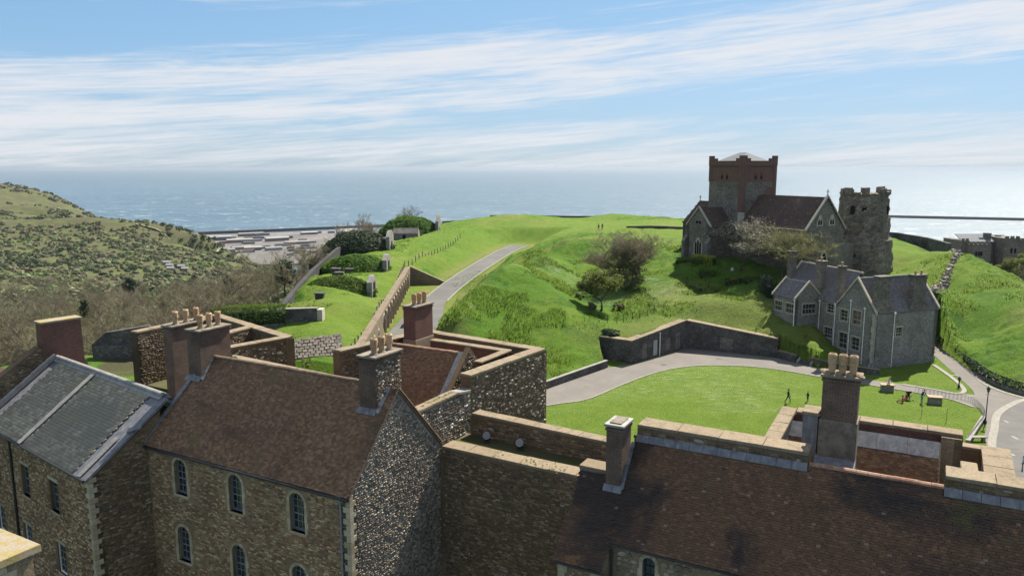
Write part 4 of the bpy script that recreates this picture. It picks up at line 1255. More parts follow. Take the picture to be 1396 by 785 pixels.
coping(tw, UV(-31.4, 45.45), UV(-24.7, 45.1), .6, 15.48, .12, .95, M_coping)
wallseg(tw, (-24.9, 41.4), (-24.9, 45.0), 12, 15.36, .5, M_brickred, name='inner_parapet')
coping(tw, UV(-25.0, 41.3), UV(-24.85, 45.2), .55, 15.5, .12, .95, M_coping)
frb = Fr(UV(-32.6, 38.2, 11.9), AU, AV * 3.8 + AZ * 3.8); Lb = math.hypot(3.8, 3.8)
roof_slab(tw, frb, [(0, 0), (6.4, 0), (6.4, Lb), (0, Lb)], .12, M_ridgedk)
tiles(tw, frb, [(0, 0), (5.75, 0), (5.75, Lb), (0, Lb)], (), .172, .112, .017, M_tileA, seed=33)
sheet_on(tw, frb, [(5.7, 0), (6.3, 0), (6.3, Lb + .1), (5.7, Lb + .1)], M_lead, 'lead_flashing', .06, .05)
roof_slab(tw, Fr(UV(-26.2, 45.8, 11.9), -AU, -AV * 3.8 + AZ * 3.8), [(0, 0), (6.4, 0), (6.4, Lb), (0, Lb)], .12, M_tileA)
ridge_tiles(tw, UV(-32.5, 42, 15.74), UV(-26.9, 42, 15.74), M_ridge)
frg = Fr(UV(-26.0, 38.0, 0), AV)
facade(tw, frg, [(0, 10), (8, 10), (8, 12.2), (4.0, 16.2), (0, 12.2)], (), .34, M_mortar_dk, name='parapet_gable')
stones(tw, frg, [(.1, 11), (7.9, 11), (7.9, 12.1), (4.0, 16.05), (.1, 12.1)], seed=55, **ST_TOWER)
chimney(tw, -32.9, -31.85, 44.0, 46.2, 13.5, 18.1, M_brickred, 3, matlow=M_brickbuff, zlow=15.6)

# ---- rear curtain and the west tower
rc = thing('rear_curtain_wall', 'low curtain wall with tan coping just behind the brown tiled ridge', 'wall', UV(-40, 38.6, 0))
wallseg(rc, (-45.6, 38.5), (-34.7, 37.75), 0, 13.86, .75, M_mortar_dk, st=dict(ST_DARK, seed=61), zs=12)
coping(rc, UV(-45.5, 38.85), UV(-32.6, 37.95), .78, 14.0, .15, .95, M_coping)
t2 = thing('west_wall_tower', 'roofless flint wall tower with tan copings beside the twin chimney stacks', 'tower', UV(-50, 43, 0))
wallseg(t2, (-45.5, 38.5), (-44.1, 44.2), 0, 14.45, .75, M_mortar_dk, st=dict(ST_TOWER, seed=62), zs=8)
coping(t2, UV(-45.85, 38.6), UV(-44.5, 44.0), .78, 14.6, .15, .95, M_coping)
wallseg(t2, (-57.4, 47.3), (-44.2, 43.5), 0, 14.45, .75, M_mortar_dk, st=dict(ST_DARK, seed=63), zs=11)
coping(t2, UV(-57.3, 47.65), UV(-44.3, 43.88), .8, 14.6, .15, .95, M_coping)
wallseg(t2, (-49.45, 41.2), (-49.75, 45.4), 8, 14.45, .7, M_mortar_dk, name='cross_wall', st=dict(ST_DARK, seed=64), zs=10)
coping(t2, UV(-49.8, 41.2), UV(-50.1, 45.3), .74, 14.62, .15, .95, M_coping)
wallseg(t2, (-57.2, 39.6), (-57.2, 47.4), 0, 14.3, .8, M_mortar_dk, name='west_wall', st=dict(ST_DARK, seed=65), zs=8)
coping(t2, UV(-57.6, 39.6), UV(-57.6, 47.4), .84, 14.45, .15, .95, M_coping)
wallseg(t2, (-58, 39.6), (-57.2, 39.6), 0, 14.28, .4, M_mortar_gr, name='pier')
mb = MB(); mb.prism([UV(-57, 40)[:2], UV(-46, 40)[:2], UV(-46, 44)[:2], UV(-57, 46)[:2]], 9, 9.8); mb.build('tower_floor', M_walk, t2)

# ---- long hall in front at right
hR = thing('long_hall', 'long hall with a mossy dark tiled roof behind wide parapets', 'hall', UV(0, 31, 0))
vE2, zE2 = 29.58, 12.0
TR = AV * math.cos(R(50)) + AZ * math.sin(R(50))
frH = Fr(UV(0, vE2, zE2), AU, TR)
LR = 4.72; uE = 15.0
pol = [(-11.15, -.3), (uE, -.3), (uE, LR), (-11.15, LR)]
roof_slab(hR, frH, pol, .14, M_ridgedk)
tiles(hR, frH, pol, (), .168, .112, .024, M_tileR, seed=71, jit=1.5)
pw = [(-13.45, -1.6), (-11.16, -1.6), (-11.16, 2.75), (-13.3, 2.75)]
roof_slab(hR, frH, pw, .14, M_ridgedk, 'wing_roof')
tiles(hR, frH, pw, (), .168, .112, .024, M_tileR, seed=72, jit=1.5)
mb = MB(); mb.tube(frH.P(-11.1, -.36, -.03), frH.P(uE, -.36, -.03), .05, n=8); mb.tube(frH.P(-13.45, -1.66, -.03), frH.P(-11.05, -1.66, -.03), .05, n=8); mb.build('gutter', M_iron, hR)
frW = Fr(UV(0, 29.8, 0), AU)
WR = (-9.42, 9.4, 11.32)
RW = (-6.35, 10.2)
hol = [arch_pts(WR[0], .56, WR[1], WR[2], 9), [(RW[0] + .62 * math.cos(a * math.pi / 8), RW[1] + .62 * math.sin(a * math.pi / 8)) for a in range(16)]]
facade(hR, frW, rect_pts(-11.2, uE, 0, 11.86), hol, .6, M_mortar)
arched_window(hR, frW, WR[0], WR[1], WR[2], .56, 2, 3, surround=M_ashlar, sw=.16, matf=M_iron, barmat=M_iron)
ow = MB(); ow.add([frW.P(a, b, -.2) for a, b in hol[1]], [tuple(range(16))]); ow = ow.build('window', M_glass, hR)
for i in range(14):
    a0, a1 = 2 * math.pi * i / 14 + .012, 2 * math.pi * (i + 1) / 14 - .012
    pts = [(RW[0] + r * math.cos(a), RW[1] + r * math.sin(a)) for r, a in ((.6, a0), (.98, a0), (1.0, (a0 + a1) / 2), (.98, a1), (.6, a1))]
    q = MB(); q.extrude([frW.P(x, y, .045) for x, y in pts], -fr.n * .15 if False else -frW.n * .16); q.build('ring_stone', M_brickbuff, ow)
# big rubble stones that can be told apart
g_ = np.random.default_rng(77); t = 9.0; vs_ = []
SM = []
for q in range(6):
    mb = MB(); p6 = [(.5 * math.cos(a + g_.normal(0, .15)) * 1.05, .5 * math.sin(a + g_.normal(0, .15)) * 1.05) for a in np.linspace(0, 2 * math.pi, 8)[:-1]]
    n7 = len(p6); mb.add([(x, y, -.03) for x, y in p6] + [(x * .78, y * .78, .055 + g_.normal(0, .008)) for x, y in p6], [tuple(range(n7, 2 * n7))] + [(i, (i + 1) % n7, n7 + (i + 1) % n7, n7 + i) for i in range(n7)])
    SM.append(mb.mesh('rubble_stone'))


def f_rub(g):
    c = g.ramp(g.objrand(), [(0, (0.12, 0.085, 0.05)), (.3, (0.30, 0.25, 0.17)), (.5, (0.18, 0.13, 0.08)), (.7, (0.38, 0.33, 0.25)), (.85, (0.22, 0.18, 0.12)), (1, (0.10, 0.085, 0.07))])
    n = g.noise(14, 5, .7)
    return [g.mix(1.0, c, g.ramp(n, [(.25, .6), (.75, 1.25)]), 'MULTIPLY'), n]


M_rub = MAT('rubble_stone', f_rub, .9, .2, .5, .02)
mR = Matrix((tuple(frW.s) + (0,), tuple(frW.t) + (0,), tuple(frW.n) + (0,), (0, 0, 0, 1))).transposed()


def big_stones(parent, s0, s1, t0, t1, fr, holes, h=.24, w=.34):
    m3 = Matrix((tuple(fr.s) + (0,), tuple(fr.t) + (0,), tuple(fr.n) + (0,), (0, 0, 0, 1))).transposed()
    t = t0
    while t < t1:
        hh = h * rnd.uniform(.75, 1.25); s = s0
        while s < s1:
            ww = w * rnd.uniform(.6, 1.5); c = np.array([s + ww / 2, t + hh / 2])
            bad = c[1] + hh * .4 > t1 or any(inside(hl, c[0] + e * ww * .5, c[1] + f * hh * .5) for hl in holes for e in (-1, 0, 1) for f in (-1, 0, 1))
            if not bad and c[0] + ww * .4 < s1:
                o = new_obj('rubble_stone', SM[rnd.randrange(6)], M_rub, parent)
                m = m3.copy(); m.translation = Vector(fr.P(c[0], c[1] + rnd.uniform(-.02, .02), 0))
                o.matrix_basis = m @ Matrix.Rotation(rnd.uniform(-.2, .2), 4, 'Z') @ Matrix.Diagonal((ww * .98, hh * .98, 1, 1))
            s += ww
        t += hh


big_stones(hR, -10.9, -3.6, 9.9, 11.8, frW, [rect_pts(WR[0] - .48, WR[0] + .48, 9, 11.55), rect_pts(RW[0] - 1.02, RW[0] + 1.02, 9.1, 11.25)])
stones(hR, frW, rect_pts(-11.1, -3, 6, 9.9), [], seed=73, **ST_BROWN)
frX = Fr(UV(0, 28.78, 0), AU)
facade(hR, frX, rect_pts(-13.3, -11.17, 0, 10.62), (), .5, M_mortar, 'wing_wall')
facade(hR, Fr(UV(-11.17, 28.79, 0), AV), [(0, 0), (1.1, 0), (1.1, 11.6), (0, 10.6)], (), .4, M_mortar, 'wing_wall')
facade(hR, Fr(UV(-13.3, 31.9, 0), -AV), [(0, 0), (3.1, 0), (3.1, 10.6), (0.4, 14.0), (0, 14.0)], (), .4, M_mortar_dk, 'wing_wall')
stones(hR, Fr(UV(-13.3, 31.9, 0), -AV), [(0, 3), (3.05, 3), (3.05, 10.5), (0.4, 13.8), (0, 13.8)], seed=76, **ST_DARK)
blocks(hR, frX, [(-13.3, -12.95 + .12 * (i % 2), 8.4 + i * .36, 8.76 + i * .36) for i in range(6)] + [(-11.6 - .12 * (i % 2), -11.17, 8.4 + i * .36, 8.76 + i * .36) for i in range(6)], M_ashlar)
stones(hR, frX, rect_pts(-12.8, -11.75, 8, 10.5), [], seed=74, **ST_BROWN)
downpipe(hR, frX, -12.35, 7, 10.2, d=.14, r=.06, hopper=False)
downpipe(hR, Fr(UV(-11.15, 29.3, 0), AV), 0.25, 7, 11.4, d=.1, r=.05, mat=M_iron, hopper=False)
# parapets behind the slope
def parapet(u0, u1, z=16.22):
    wallseg(hR, (u0, 32.62), (u1, 32.62), 12, z - .14, 1.08, M_mortar_dk, name='parapet', st=dict(w=.3, h=.15, proud=.02, mat=M_dkflint, seed=int(u0 * 3) % 50), zs=15.4)
    coping(hR, UV(u0, 33.16), UV(u1, 33.16), 1.1, z, .15, 1.15, M_coping)
    fl = Fr(UV(u0, 32.4, 15.44), AU, AV * .2 + AZ * .30)
    lead_strip(hR, fl, (0, .18), (u1 - u0, .18), .36, .6, .03)
parapet(-11.05, -3.55); parapet(1.45, 15.0)
ridge_tiles(hR, UV(-3.5, 32.68, 15.72), UV(1.45, 32.68, 15.72), M_ridge, .42)
chimney(hR, -11.95, -11.2, 30.97, 32.15, 12.5, 16.6, M_brick, 0, capmat=M_leadpale)
mb = MB(); c = [UV(-11.85, 31.1, 16.6), UV(-11.3, 31.1, 16.6), UV(-11.3, 32.05, 16.6), UV(-11.85, 32.05, 16.6)]; mb.hexa(c + [p + AZ * .05 for p in c]); mb.build('flue_cover', M_render, hR)
lead_strip(hR, frH, (-12.0, 2.05), (-11.1, 2.05), .34); lead_strip(hR, frH, (-11.14, 2.1), (-11.14, 4.4), .16)
mb = MB(); c = [UV(-13.35, 31.25, 13.0), UV(-12.0, 31.25, 13.0), UV(-12.0, 32.2, 13.0), UV(-13.35, 32.2, 13.0)]; mb.hexa(c + [p + AZ * 1.12 for p in c]); bt = mb.build('pier', M_render, hR)
coping(hR, UV(-13.4, 31.75), UV(-11.98, 31.72), .9, 14.26, .15, .7, M_coping)

# ---- tower of the long hall
t3 = thing('hall_tower', 'brick lined wall tower behind the long hall with a tall three-pot chimney', 'tower', UV(-1.5, 38, 0))
wallseg(t3, (-5.2, 33.8), (-5.2, 40.2), 0, 15.44, .62, M_mortar_gr)
coping(t3, UV(-5.48, 33.75), UV(-5.5, 40.7), .66, 15.6, .15, .95, M_coping)
wallseg(t3, (-5.7, 40.15), (2.35, 40.15), 0, 15.44, .75, M_brickred, name='back_wall')
coping(t3, UV(-5.1, 40.53), UV(2.35, 40.53), .8, 15.6, .15, .95, M_coping)
wallseg(t3, (1.45, 39.9), (2.3, 39.9), 8, 15.43, .3, M_brickbuff, name='pier')
wallseg(t3, (2.3, 39.9), (2.3, 41), 8, 15.42, .3, M_brickbuff, name='pier')
fr3 = Fr(UV(-5.2, 34.0, 10.05), AU, AV * 5.3 + AZ * 5.3); L3 = math.hypot(5.3, 5.3)
roof_slab(t3, fr3, [(0, 0), (6.65, 0), (6.65, L3), (0, L3)], .12, M_ridgedk)
tiles(t3, fr3, [(0, 2), (6.6, 2), (6.6, L3 - .85), (0, L3 - .85)], (), .172, .112, .017, M_tileA, seed=81)
lead_strip(t3, fr3, (0, L3 - .45), (6.6, L3 - .45), .85, 1.1, .05)
chimney(t3, -3.42, -1.96, 35.0, 35.95, 11, 19.05, M_brick, 0, matlow=M_render, zlow=17.0, capmat=M_coping)
ch3 = [o for o in t3.children if o.name.startswith('chimney')][-1]
for i in range(3):
    p = UV(-3.12 + .43 * i, 35.45, 19.07); o = new_obj('chimney_pot', POT, M_pot, ch3); o.matrix_basis = Matrix.Translation(Vector(p))
for i in range(4):
    mb = MB(); mb.ball(UV(-3.38 + .46 * i, 35.3, 19.06), (.17, .5, .12), 8, 5); mb.build('cap_stone', M_coping, ch3)
mb = MB(); c = [UV(-3.55, 34.45, 15.0), UV(-1.88, 34.45, 15.0), UV(-1.88, 35.0, 15.35), UV(-3.55, 35.0, 15.35)]; mb.hexa([p - AZ * .1 for p in c] + c); mb.build('lead_apron', M_lead, t3)
mb = MB(); c = [UV(-4.15, 35.0, 11), UV(-3.52, 35.0, 11), UV(-3.52, 36.0, 11), UV(-4.15, 36.0, 11)]; mb.hexa(c + [p + AZ * 6.1 for p in c]); st_ = mb.build('lead_clad_stub', M_lead, t3)
coping(t3, UV(-4.2, 35.5), UV(-3.45, 35.5), 1.05, 17.25, .15, .75, M_coping)
# low parapet beyond
lp = thing('low_parapet', 'low rubble topped parapet at the right edge, beside the asphalt circle', 'wall', UV(3.5, 42, 0))
wallseg(lp, (4.55, 36.5), (4.75, 45.6), 0, 13.4, 1.2, M_mortar_gr)
coping(lp, UV(3.95, 36.2), UV(4.15, 45.6), 1.25, 13.52, .14, 1.0, M_coping)
wallseg(lp, (2.0, 45.0), (4.7, 45.0), 0, 13.38, .6, M_mortar_dk)
coping(lp, UV(2.0, 45.3), UV(3.5, 45.3), .62, 13.5, .14, .8, M_coping)
wallseg(lp, (1.8, 34.9), (9.5, 34.9), 8, 13.3, .6, M_mortar_dk)
mb = MB(); c = [UV(2.0, 33.75, 15.6), UV(2.6, 33.75, 15.6), UV(2.6, 34.7, 15.6), UV(2.0, 34.7, 15.6)]; mb.hexa(c + [p + AZ * .6 for p in c]); mb.build('merlon_block', M_coping, hR, bevel=.03)

# ---- nearest stone pier at bottom left
sp = thing('stone_pier', 'lichen-topped stone pier at the bottom left corner', 'pier', UV(-26, 10.5, 0))
mb = MB(); c = [UV(-28, 8, 0), UV(-24.5, 8, 0), UV(-24.5, 12.7, 0), UV(-28, 12.7, 0)]; mb.hexa(c + [p + AZ * 15.76 for p in c]); mb.build('wall', M_mortar, sp)
coping(sp, UV(-28.4, 10.4), UV(-24.3, 10.4), 4.9, 16.0, .24, 4.1, M_lichen)
frp = Fr(UV(-24.5, 8, 0), AV); frq = Fr(UV(-28, 12.7, 0), AU)
for k in range(9):
    z0 = 12.9 + k * .32
    blocks(sp, frp, [(j * .78 + (.3 if k % 2 else 0), j * .78 + .78 + (.3 if k % 2 else 0), z0, z0 + .315) for j in range(5)], M_ashlar, 'ashlar_block', -.1, .025)
fl = Fr(UV(-28, 8.0, 0), AU)
# ------------------------------------------------------------------ roads, paths, walls and buildings beyond
def rubble_tex(name, cols, scale=3.2, mort=(0.2, 0.19, 0.17), big=(0.7, 1.1), tintz=None):
    def f(g):
        vec = g.scaled(None, (1, 1, 1.7))
        c = g.ramp(g.sep(g.voro(scale, vec))[0], cols)
        d = g.voro(scale, vec, 'DISTANCE_TO_EDGE', 'Distance')
        c = g.mix(g.mapr(d, .02, .07, .65, 0), c, mort)
        c = g.mix(1.0, c, g.ramp(g.noise(.35, 4), [(.3, big[0]), (.7, big[1])]), 'MULTIPLY')
        c = g.mix(1.0, c, g.ramp(g.noise(7, 4, .7), [(.3, .7), (.7, 1.25)]), 'MULTIPLY')
        return [c, g.math('MINIMUM', d, .12)]
    return MAT(name, f, .92, .15, .8, .12)


M_ragtex = rubble_tex('ragstone_walling', [(0, (0.17, 0.168, 0.155)), (.3, (0.24, 0.235, 0.215)), (.6, (0.145, 0.142, 0.132)), (.8, (0.30, 0.29, 0.265)), (1, (0.20, 0.19, 0.17))], 3.4)
M_chtex = rubble_tex('church_walling', [(0, (0.125, 0.115, 0.10)), (.3, (0.185, 0.17, 0.145)), (.6, (0.105, 0.095, 0.085)), (1, (0.23, 0.205, 0.175))], 2.6, (0.17, 0.155, 0.13))
M_phtex = rubble_tex('roman_tower_walling', [(0, (0.13, 0.12, 0.10)), (.3, (0.20, 0.18, 0.15)), (.55, (0.095, 0.085, 0.075)), (.75, (0.17, 0.125, 0.095)), (1, (0.27, 0.245, 0.205))], 2.2, (0.19, 0.17, 0.14), (.6, 1.2))
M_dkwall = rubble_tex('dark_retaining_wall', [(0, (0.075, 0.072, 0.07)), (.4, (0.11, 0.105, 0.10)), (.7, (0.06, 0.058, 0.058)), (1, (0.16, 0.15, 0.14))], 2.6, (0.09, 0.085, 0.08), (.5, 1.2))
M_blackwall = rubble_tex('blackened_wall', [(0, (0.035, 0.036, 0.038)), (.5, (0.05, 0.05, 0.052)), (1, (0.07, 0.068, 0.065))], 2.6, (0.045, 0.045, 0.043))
M_casem = brick_mat('casemate_brick', (0.20, 0.155, 0.105), (0.15, 0.115, 0.08), (0.17, 0.145, 0.115), 2.2, .35)
M_tanstone = MAT('pale_limestone', lambda g: [g.mix(g.mapr(g.noise(1.5, 5, .7), .3, .7), (0.30, 0.275, 0.225), (0.42, 0.39, 0.32)), g.noise(8, 4)], .9, .2)


def sheet(name, pts, mat, z=.02, kind='structure', parent=None, zf=None, sub=0):
    """flat piece of paving lying on the court"""
    loop = [Vector((p[0], p[1], 0)) for p in pts]
    tri = tessellate_polygon([loop]); mb = MB()
    mb.add([(p.x, p.y, z) for p in loop], [tuple(t) for t in tri])
    me = mb.mesh(name); 
    if len(me.polygons) and sum(p.normal.z * p.area for p in me.polygons) < 0: me.flip_normals()
    return new_obj(name, me, mat, parent, kind)


def ribbon(name, line, w, mat, dz=.05, kind='structure', zf=None, thick=0.0, parent=None, side=0.0):
    P = np.array(line, float); n = len(P)
    t = np.gradient(P[:, :2], axis=0); t /= np.linalg.norm(t, axis=1)[:, None]; nn = np.stack([-t[:, 1], t[:, 0]], 1)
    w = np.broadcast_to(np.asarray(w, float), (n,))
    mb = MB(); a = P[:, :2] + nn * (side + w[:, None] / 2 if side else w[:, None] / 2); b = P[:, :2] + nn * (side - w[:, None] / 2 if side else -w[:, None] / 2)
    z = P[:, 2] if P.shape[1] > 2 else np.zeros(n)
    vs = [(a[i, 0], a[i, 1], z[i] + dz) for i in range(n)] + [(b[i, 0], b[i, 1], z[i] + dz) for i in range(n)]
    fs = [(n + i, n + i + 1, i + 1, i) for i in range(n - 1)]
    mb.add(vs, fs)
    if thick:
        vs2 = [(x, y, zz - thick) for x, y, zz in vs]; m = len(mb.v); mb.v += vs2
        mb.f += [(i, i + 1, m + i + 1, m + i) for i in range(n - 1)] + [(n + i + 1, n + i, m + n + i, m + n + i + 1) for i in range(n - 1)]; mb.m += [0] * (2 * n - 2)
    return mb.build(name, mat, parent, kind, recalc=bool(thick))


near_edge = catmull([(-12, 78), (4.1, 87.1), (9.1, 89.6), (14.6, 96.2), (20.7, 102.6), (26.5, 105.5), (32.8, 105.4), (37.4, 103.4), (41.2, 100.2), (46.3, 96.1), (50.9, 92.4), (53.6, 89.6), (54.6, 86.5)], 6)
far_edge = [(-14, 86), (4.5, 93.9), (10.3, 101.2), (13.5, 104.6), (17.4, 106.3), (27.3, 116.1), (39.3, 110.1), (42.4, 105.6), (47.2, 98.6), (52.6, 95.2), (56.0, 92.4), (57.6, 91.6), (59.5, 90.5)]
sheet('footpath', near_edge + [np.array((57.5, 85.5))] + far_edge[::-1], M_path, .03)
ribbon('path_kerb', [(p[0], p[1], 0) for p in near_edge], .22, M_kerb, .075, thick=.1)
roadL = catmull([(66.6, 122), (63.6, 111), (61.0, 101.9), (58.9, 94.2), (57.5, 91.0), (54.4, 84.5), (52.3, 80.3), (49.2, 75.5), (46, 68), (44, 55)], 5)
roadR = catmull([(70.4, 124), (66.9, 114.2), (64.1, 103.8), (61.9, 95.6), (62.8, 90.5), (66, 86), (72, 80), (84, 66), (90, 50)], 5)
sheet('road', roadL + roadR[::-1], M_path, .034)
circ = catmull([(75, 86), (66, 90.3), (62.3, 89.2), (59.6, 87.4), (55.8, 83.9), (52.3, 78.9), (48.5, 73.2), (45.2, 66), (44, 55)], 6)
sheet('turning_circle', circ + [(88, 50), (88, 76)], M_asphalt, .044)
ribbon('circle_kerb', [(p[0], p[1], 0) for p in circ], .75, M_kerb, .07, thick=.06)
tri_e = catmull([(60.6, 106.0), (59.4, 99.5), (58.2, 95.0), (57.1, 92.7), (55.6, 92.0), (53.6, 94.0), (51, 96)], 5)
ribbon('verge_kerb', [(p[0], p[1], 0) for p in tri_e], .55, M_kerb, .09, thick=.1)
ribbon('road_kerb', [(p[0], p[1], 0) for p in roadR[:24]], .6, M_kerb, .09, thick=.1)
ribbon('back_road', ROAD, [9.5, 9.3, 9.0, 8.6, 8.2, 7.6, 7, 6.4, 5.9] + [5.2] * (len(ROAD) - 9), M_asphalt, .07)
for sd in (-1, 1):
    rb = [tuple(p) for p in ROAD[10:]]
    ribbon('road_edge', [(p[0] + sd * 2.75 * .93, p[1] + sd * -2.75 * .36 * -1 * -1, p[2]) for p in rb], .3, M_kerb, .1, thick=.1)
sheet('worn_ground', [(-9.6, 150), (-5.5, 151), (-4.0, 153), (-6.4, 155), (-9.6, 156)], M_soil, .5)


def xwall(name, label, pts, thick, mat, cap=None, group=None, cat='wall', zb=-.6, holes=None, capw=None, capmat=None):
    """retaining wall along points (x, y, ztop), face to the right of travel"""
    t = thing(name, label, cat, (pts[0][0], pts[0][1], 0), group); frs = []
    for i, (a, b) in enumerate(zip(pts[:-1], pts[1:])):
        A, B = np.array([*a[:2], 0.]), np.array([*b[:2], 0.]); L = float(np.linalg.norm(B - A)); fr = Fr(A, B - A)
        facade(t, fr, [(0, zb), (L, zb), (L, b[2]), (0, a[2])], (holes or {}).get(i, ()), thick, mat)
        frs.append((fr, L))
        if cap:
            d = fr.n * -(thick / 2)
            coping(t, (A + d), (B + d), capw or thick, a[2] + cap, cap, 1.4, capmat or M_coping, z1=b[2] + cap)
    return t, frs


def dk_door(parent, fr, s, w, t0, t1, mat, name='blocked_door'):
    mb = MB(); mb.fbox(fr, s, s + w, t0, t1, -.18, -.05); return mb.build(name, mat, parent)


hw = {1: [rect_pts(2.6, 3.9, .25, 2.5), rect_pts(5.4, 6.5, .25, 2.6), rect_pts(8.6, 9.9, .5, 2.4), rect_pts(11.2, 12.6, .25, 2.9)], 2: [rect_pts(5.2, 7.2, .6, 2.3)]}
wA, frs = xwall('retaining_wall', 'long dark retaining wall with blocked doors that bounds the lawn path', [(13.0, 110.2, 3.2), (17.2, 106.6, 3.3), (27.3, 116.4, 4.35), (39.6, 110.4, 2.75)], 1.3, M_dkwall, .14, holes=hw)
for s, w, a, b, m in ((2.62, 1.26, .25, 2.48, M_chtex), (8.62, 1.26, .5, 2.38, M_chtex), (11.22, 1.36, .25, 2.88, M_chtex)): dk_door(wA, frs[1][0], s, w, a, b, m)
dk_door(wA, frs[1][0], 5.42, 1.06, .25, 2.58, M_galv, 'metal_door'); dk_door(wA, frs[2][0], 5.22, 1.96, .6, 2.28, M_chtex, 'blocked_window')
mb = MB(); mb.tube(frs[1][0].P(6.9, 0, .1), frs[1][0].P(6.9, 3.6, .1), .07); mb.build('downpipe', M_white, wA)
xwall('low_wall', 'low dark wall at the foot of the grass mound by the path', [(-3, 86.3, .85), (4.7, 94.4, .9), (13.6, 104.6, 1.0)], .45, M_dkwall, .1, capmat=M_kerb)
xwall('low_wall', 'short low brick wall left of the garden steps', [(39.5, 110.2, 1.1), (41.1, 107.3, 1.1)], .5, M_dkwall, .1, capmat=M_coping)
xwall('low_wall', 'low brick wall below the grey stone house, right of the steps', [(42.7, 105.9, 1.1), (46.4, 102.3, .9), (50.2, 100.5, .7)], .5, M_dkwall, .1, capmat=M_coping)
st = thing('garden_steps', 'flight of dark stone steps with pale side stones below the grey house', 'steps', (41.9, 106, 0))
sd = unit((.72, .69, 0)); sx = np.array([sd[1], -sd[0], 0])
for i in range(9):
    mb = MB(); p = np.array([41.9, 106.0, 0]) + sd * (.33 * i); c = [p - sx * .8, p + sx * .8, p + sx * .8 + sd * .36, p - sx * .8 + sd * .36]; mb.hexa([q - AZ * .2 for q in c] + [q + AZ * (.17 * (i + 1)) for q in c]); mb.build('step', M_dkwall, st)
for e in (-1, 1):
    mb = MB(); p = np.array([41.9, 106.0, 0]) + sx * e * .98; mb.hexa([p - sx * .16 - AZ * .3, p + sx * .16 - AZ * .3, p + sx * .16 + sd * 3 - AZ * .3, p - sx * .16 + sd * 3 - AZ * .3, p - sx * .16 + AZ * .4, p + sx * .16 + AZ * .4, p + sx * .16 + sd * 3 + AZ * 1.9, p - sx * .16 + sd * 3 + AZ * 1.9]); mb.build('side_stone', M_kerb, st)

M_slabroof = MAT('slab_roof_stone', lambda g: [g.mix(1.0, g.ramp(g.objrand(), [(0, (0.095, 0.085, 0.072)), (1, (0.145, 0.13, 0.11))]), g.ramp(g.noise(2.5, 5, .7), [(.25, .6), (.75, 1.25)]), 'MULTIPLY'), g.noise(6, 5)], .95, .1, .6, .05)
# ---- casemate wall with its arches
cm = thing('casemate_wall', 'long brick casemate wall with dark arches beside the back road', 'wall', (-21, 120, 0))
A, B = np.array([*CASE0, 0.]), np.array([*CASE1, 0.]); Lc = float(np.linalg.norm(B - A)); frc = Fr(A, B - A)
arch = [arch_pts(30 + i * 4.05, 2.3, .05, 3.5, 9) for i in range(12)] + [arch_pts(8 + i * 5, 1.4, .05, 2.4, 9) for i in range(4)]
facade(cm, frc, [(0, -.6), (Lc, -.6), (Lc, 4.9), (0, 3.6)], arch, 1.2, M_casem, reveal=1.0)
for a in arch:
    cx = (a[0][0] + a[1][0]) / 2; w = a[1][0] - a[0][0]; top = max(p[1] for p in a)
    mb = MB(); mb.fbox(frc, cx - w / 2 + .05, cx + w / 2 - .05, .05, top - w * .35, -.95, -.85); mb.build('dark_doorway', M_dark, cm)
    ts = top - w / 2; mb = MB()
    for i in range(9):
        a0, a1 = math.pi * i / 9, math.pi * (i + 1) / 9
        mb.extrude([frc.P(cx + r * math.cos(q), ts + r * math.sin(q), .04) for r, q in ((w / 2, a0), (w / 2 + .28, a0), (w / 2 + .28, a1), (w / 2, a1))], -frc.n * .1)
    mb.build('arch_ring', M_tanstone, cm)
for i in range(12):
    mb = MB(); mb.fbox(frc, 31.75 + i * 4.05, 32.25 + i * 4.05, -.2, 3.9, 0, .18); mb.build('pilaster', M_casem, cm)
coping(cm, (A - frc.n * .3), (B - frc.n * .3), .5, 3.7, .12, 2.0, M_casem, z1=5.0)
xwall('wing_wall', 'triangular brick wing wall closing the casemates at the bend of the road', [(-24.2, 177.6, 5.0), (-15.2, 177.6, .9)], .8, M_casem, .12)
fe = thing('post_fence', 'line of dark posts with wires along the top of the casemate wall', 'fence', (-23, 110, 3.7))
fp = [(-21.9 - i * .131 + (0.0 if i < 26 else (i - 26) * .62), 101 + i * 2.95) for i in range(46)]
pm = MB(); pm.tube((0, 0, -.4), (0, 0, 1.5), .105, .095, 6); pmesh = pm.mesh('fence_post')
tops = []
for x, y in fp:
    z = gz(x, y); o = new_obj('fence_post', pmesh, M_iron, fe); o.matrix_basis = Matrix.Translation((x, y, z)) @ Matrix.Rotation(rnd.uniform(-.05, .05), 4, 'X'); tops.append((x, y, z))
for h_ in (.5, .9, 1.25):
    mb = MB(); mb.path([(x, y, z + h_) for x, y, z in tops], .012, 3); mb.build('wire', M_iron, fe)


# ---- traverses, hut and vents on the bank
def leafy(name, parent, n, pos_fn, size, mat, seed, up=0.3, kind='stuff', flat=.0):
    """many small leaf faces through a volume"""
    g_ = np.random.default_rng(seed); P, Nn = pos_fn(g_, n)
    n = len(P)
    d = Nn + g_.normal(0, .55, (n, 3)); d[:, 2] += up; d /= np.linalg.norm(d, axis=1)[:, None]
    a = np.cross(d, g_.normal(0, 1, (n, 3))); a /= np.linalg.norm(a, axis=1)[:, None] + 1e-9; b = np.cross(d, a)
    s = size * g_.uniform(.5, 1.5, (n, 1))
    V = np.stack([P - a * s, P + b * s * .6, P + a * s, P - b * s * .6], 1).reshape(-1, 3)
    F = np.arange(n * 4).reshape(n, 4)
    cl = np.clip(g_.normal(.5, .22, n) , 0, 1)
    me = np_mesh(name, V, F, {'rnd': np.repeat(cl, 4)})
    return new_obj(name, me, mat, parent, kind)


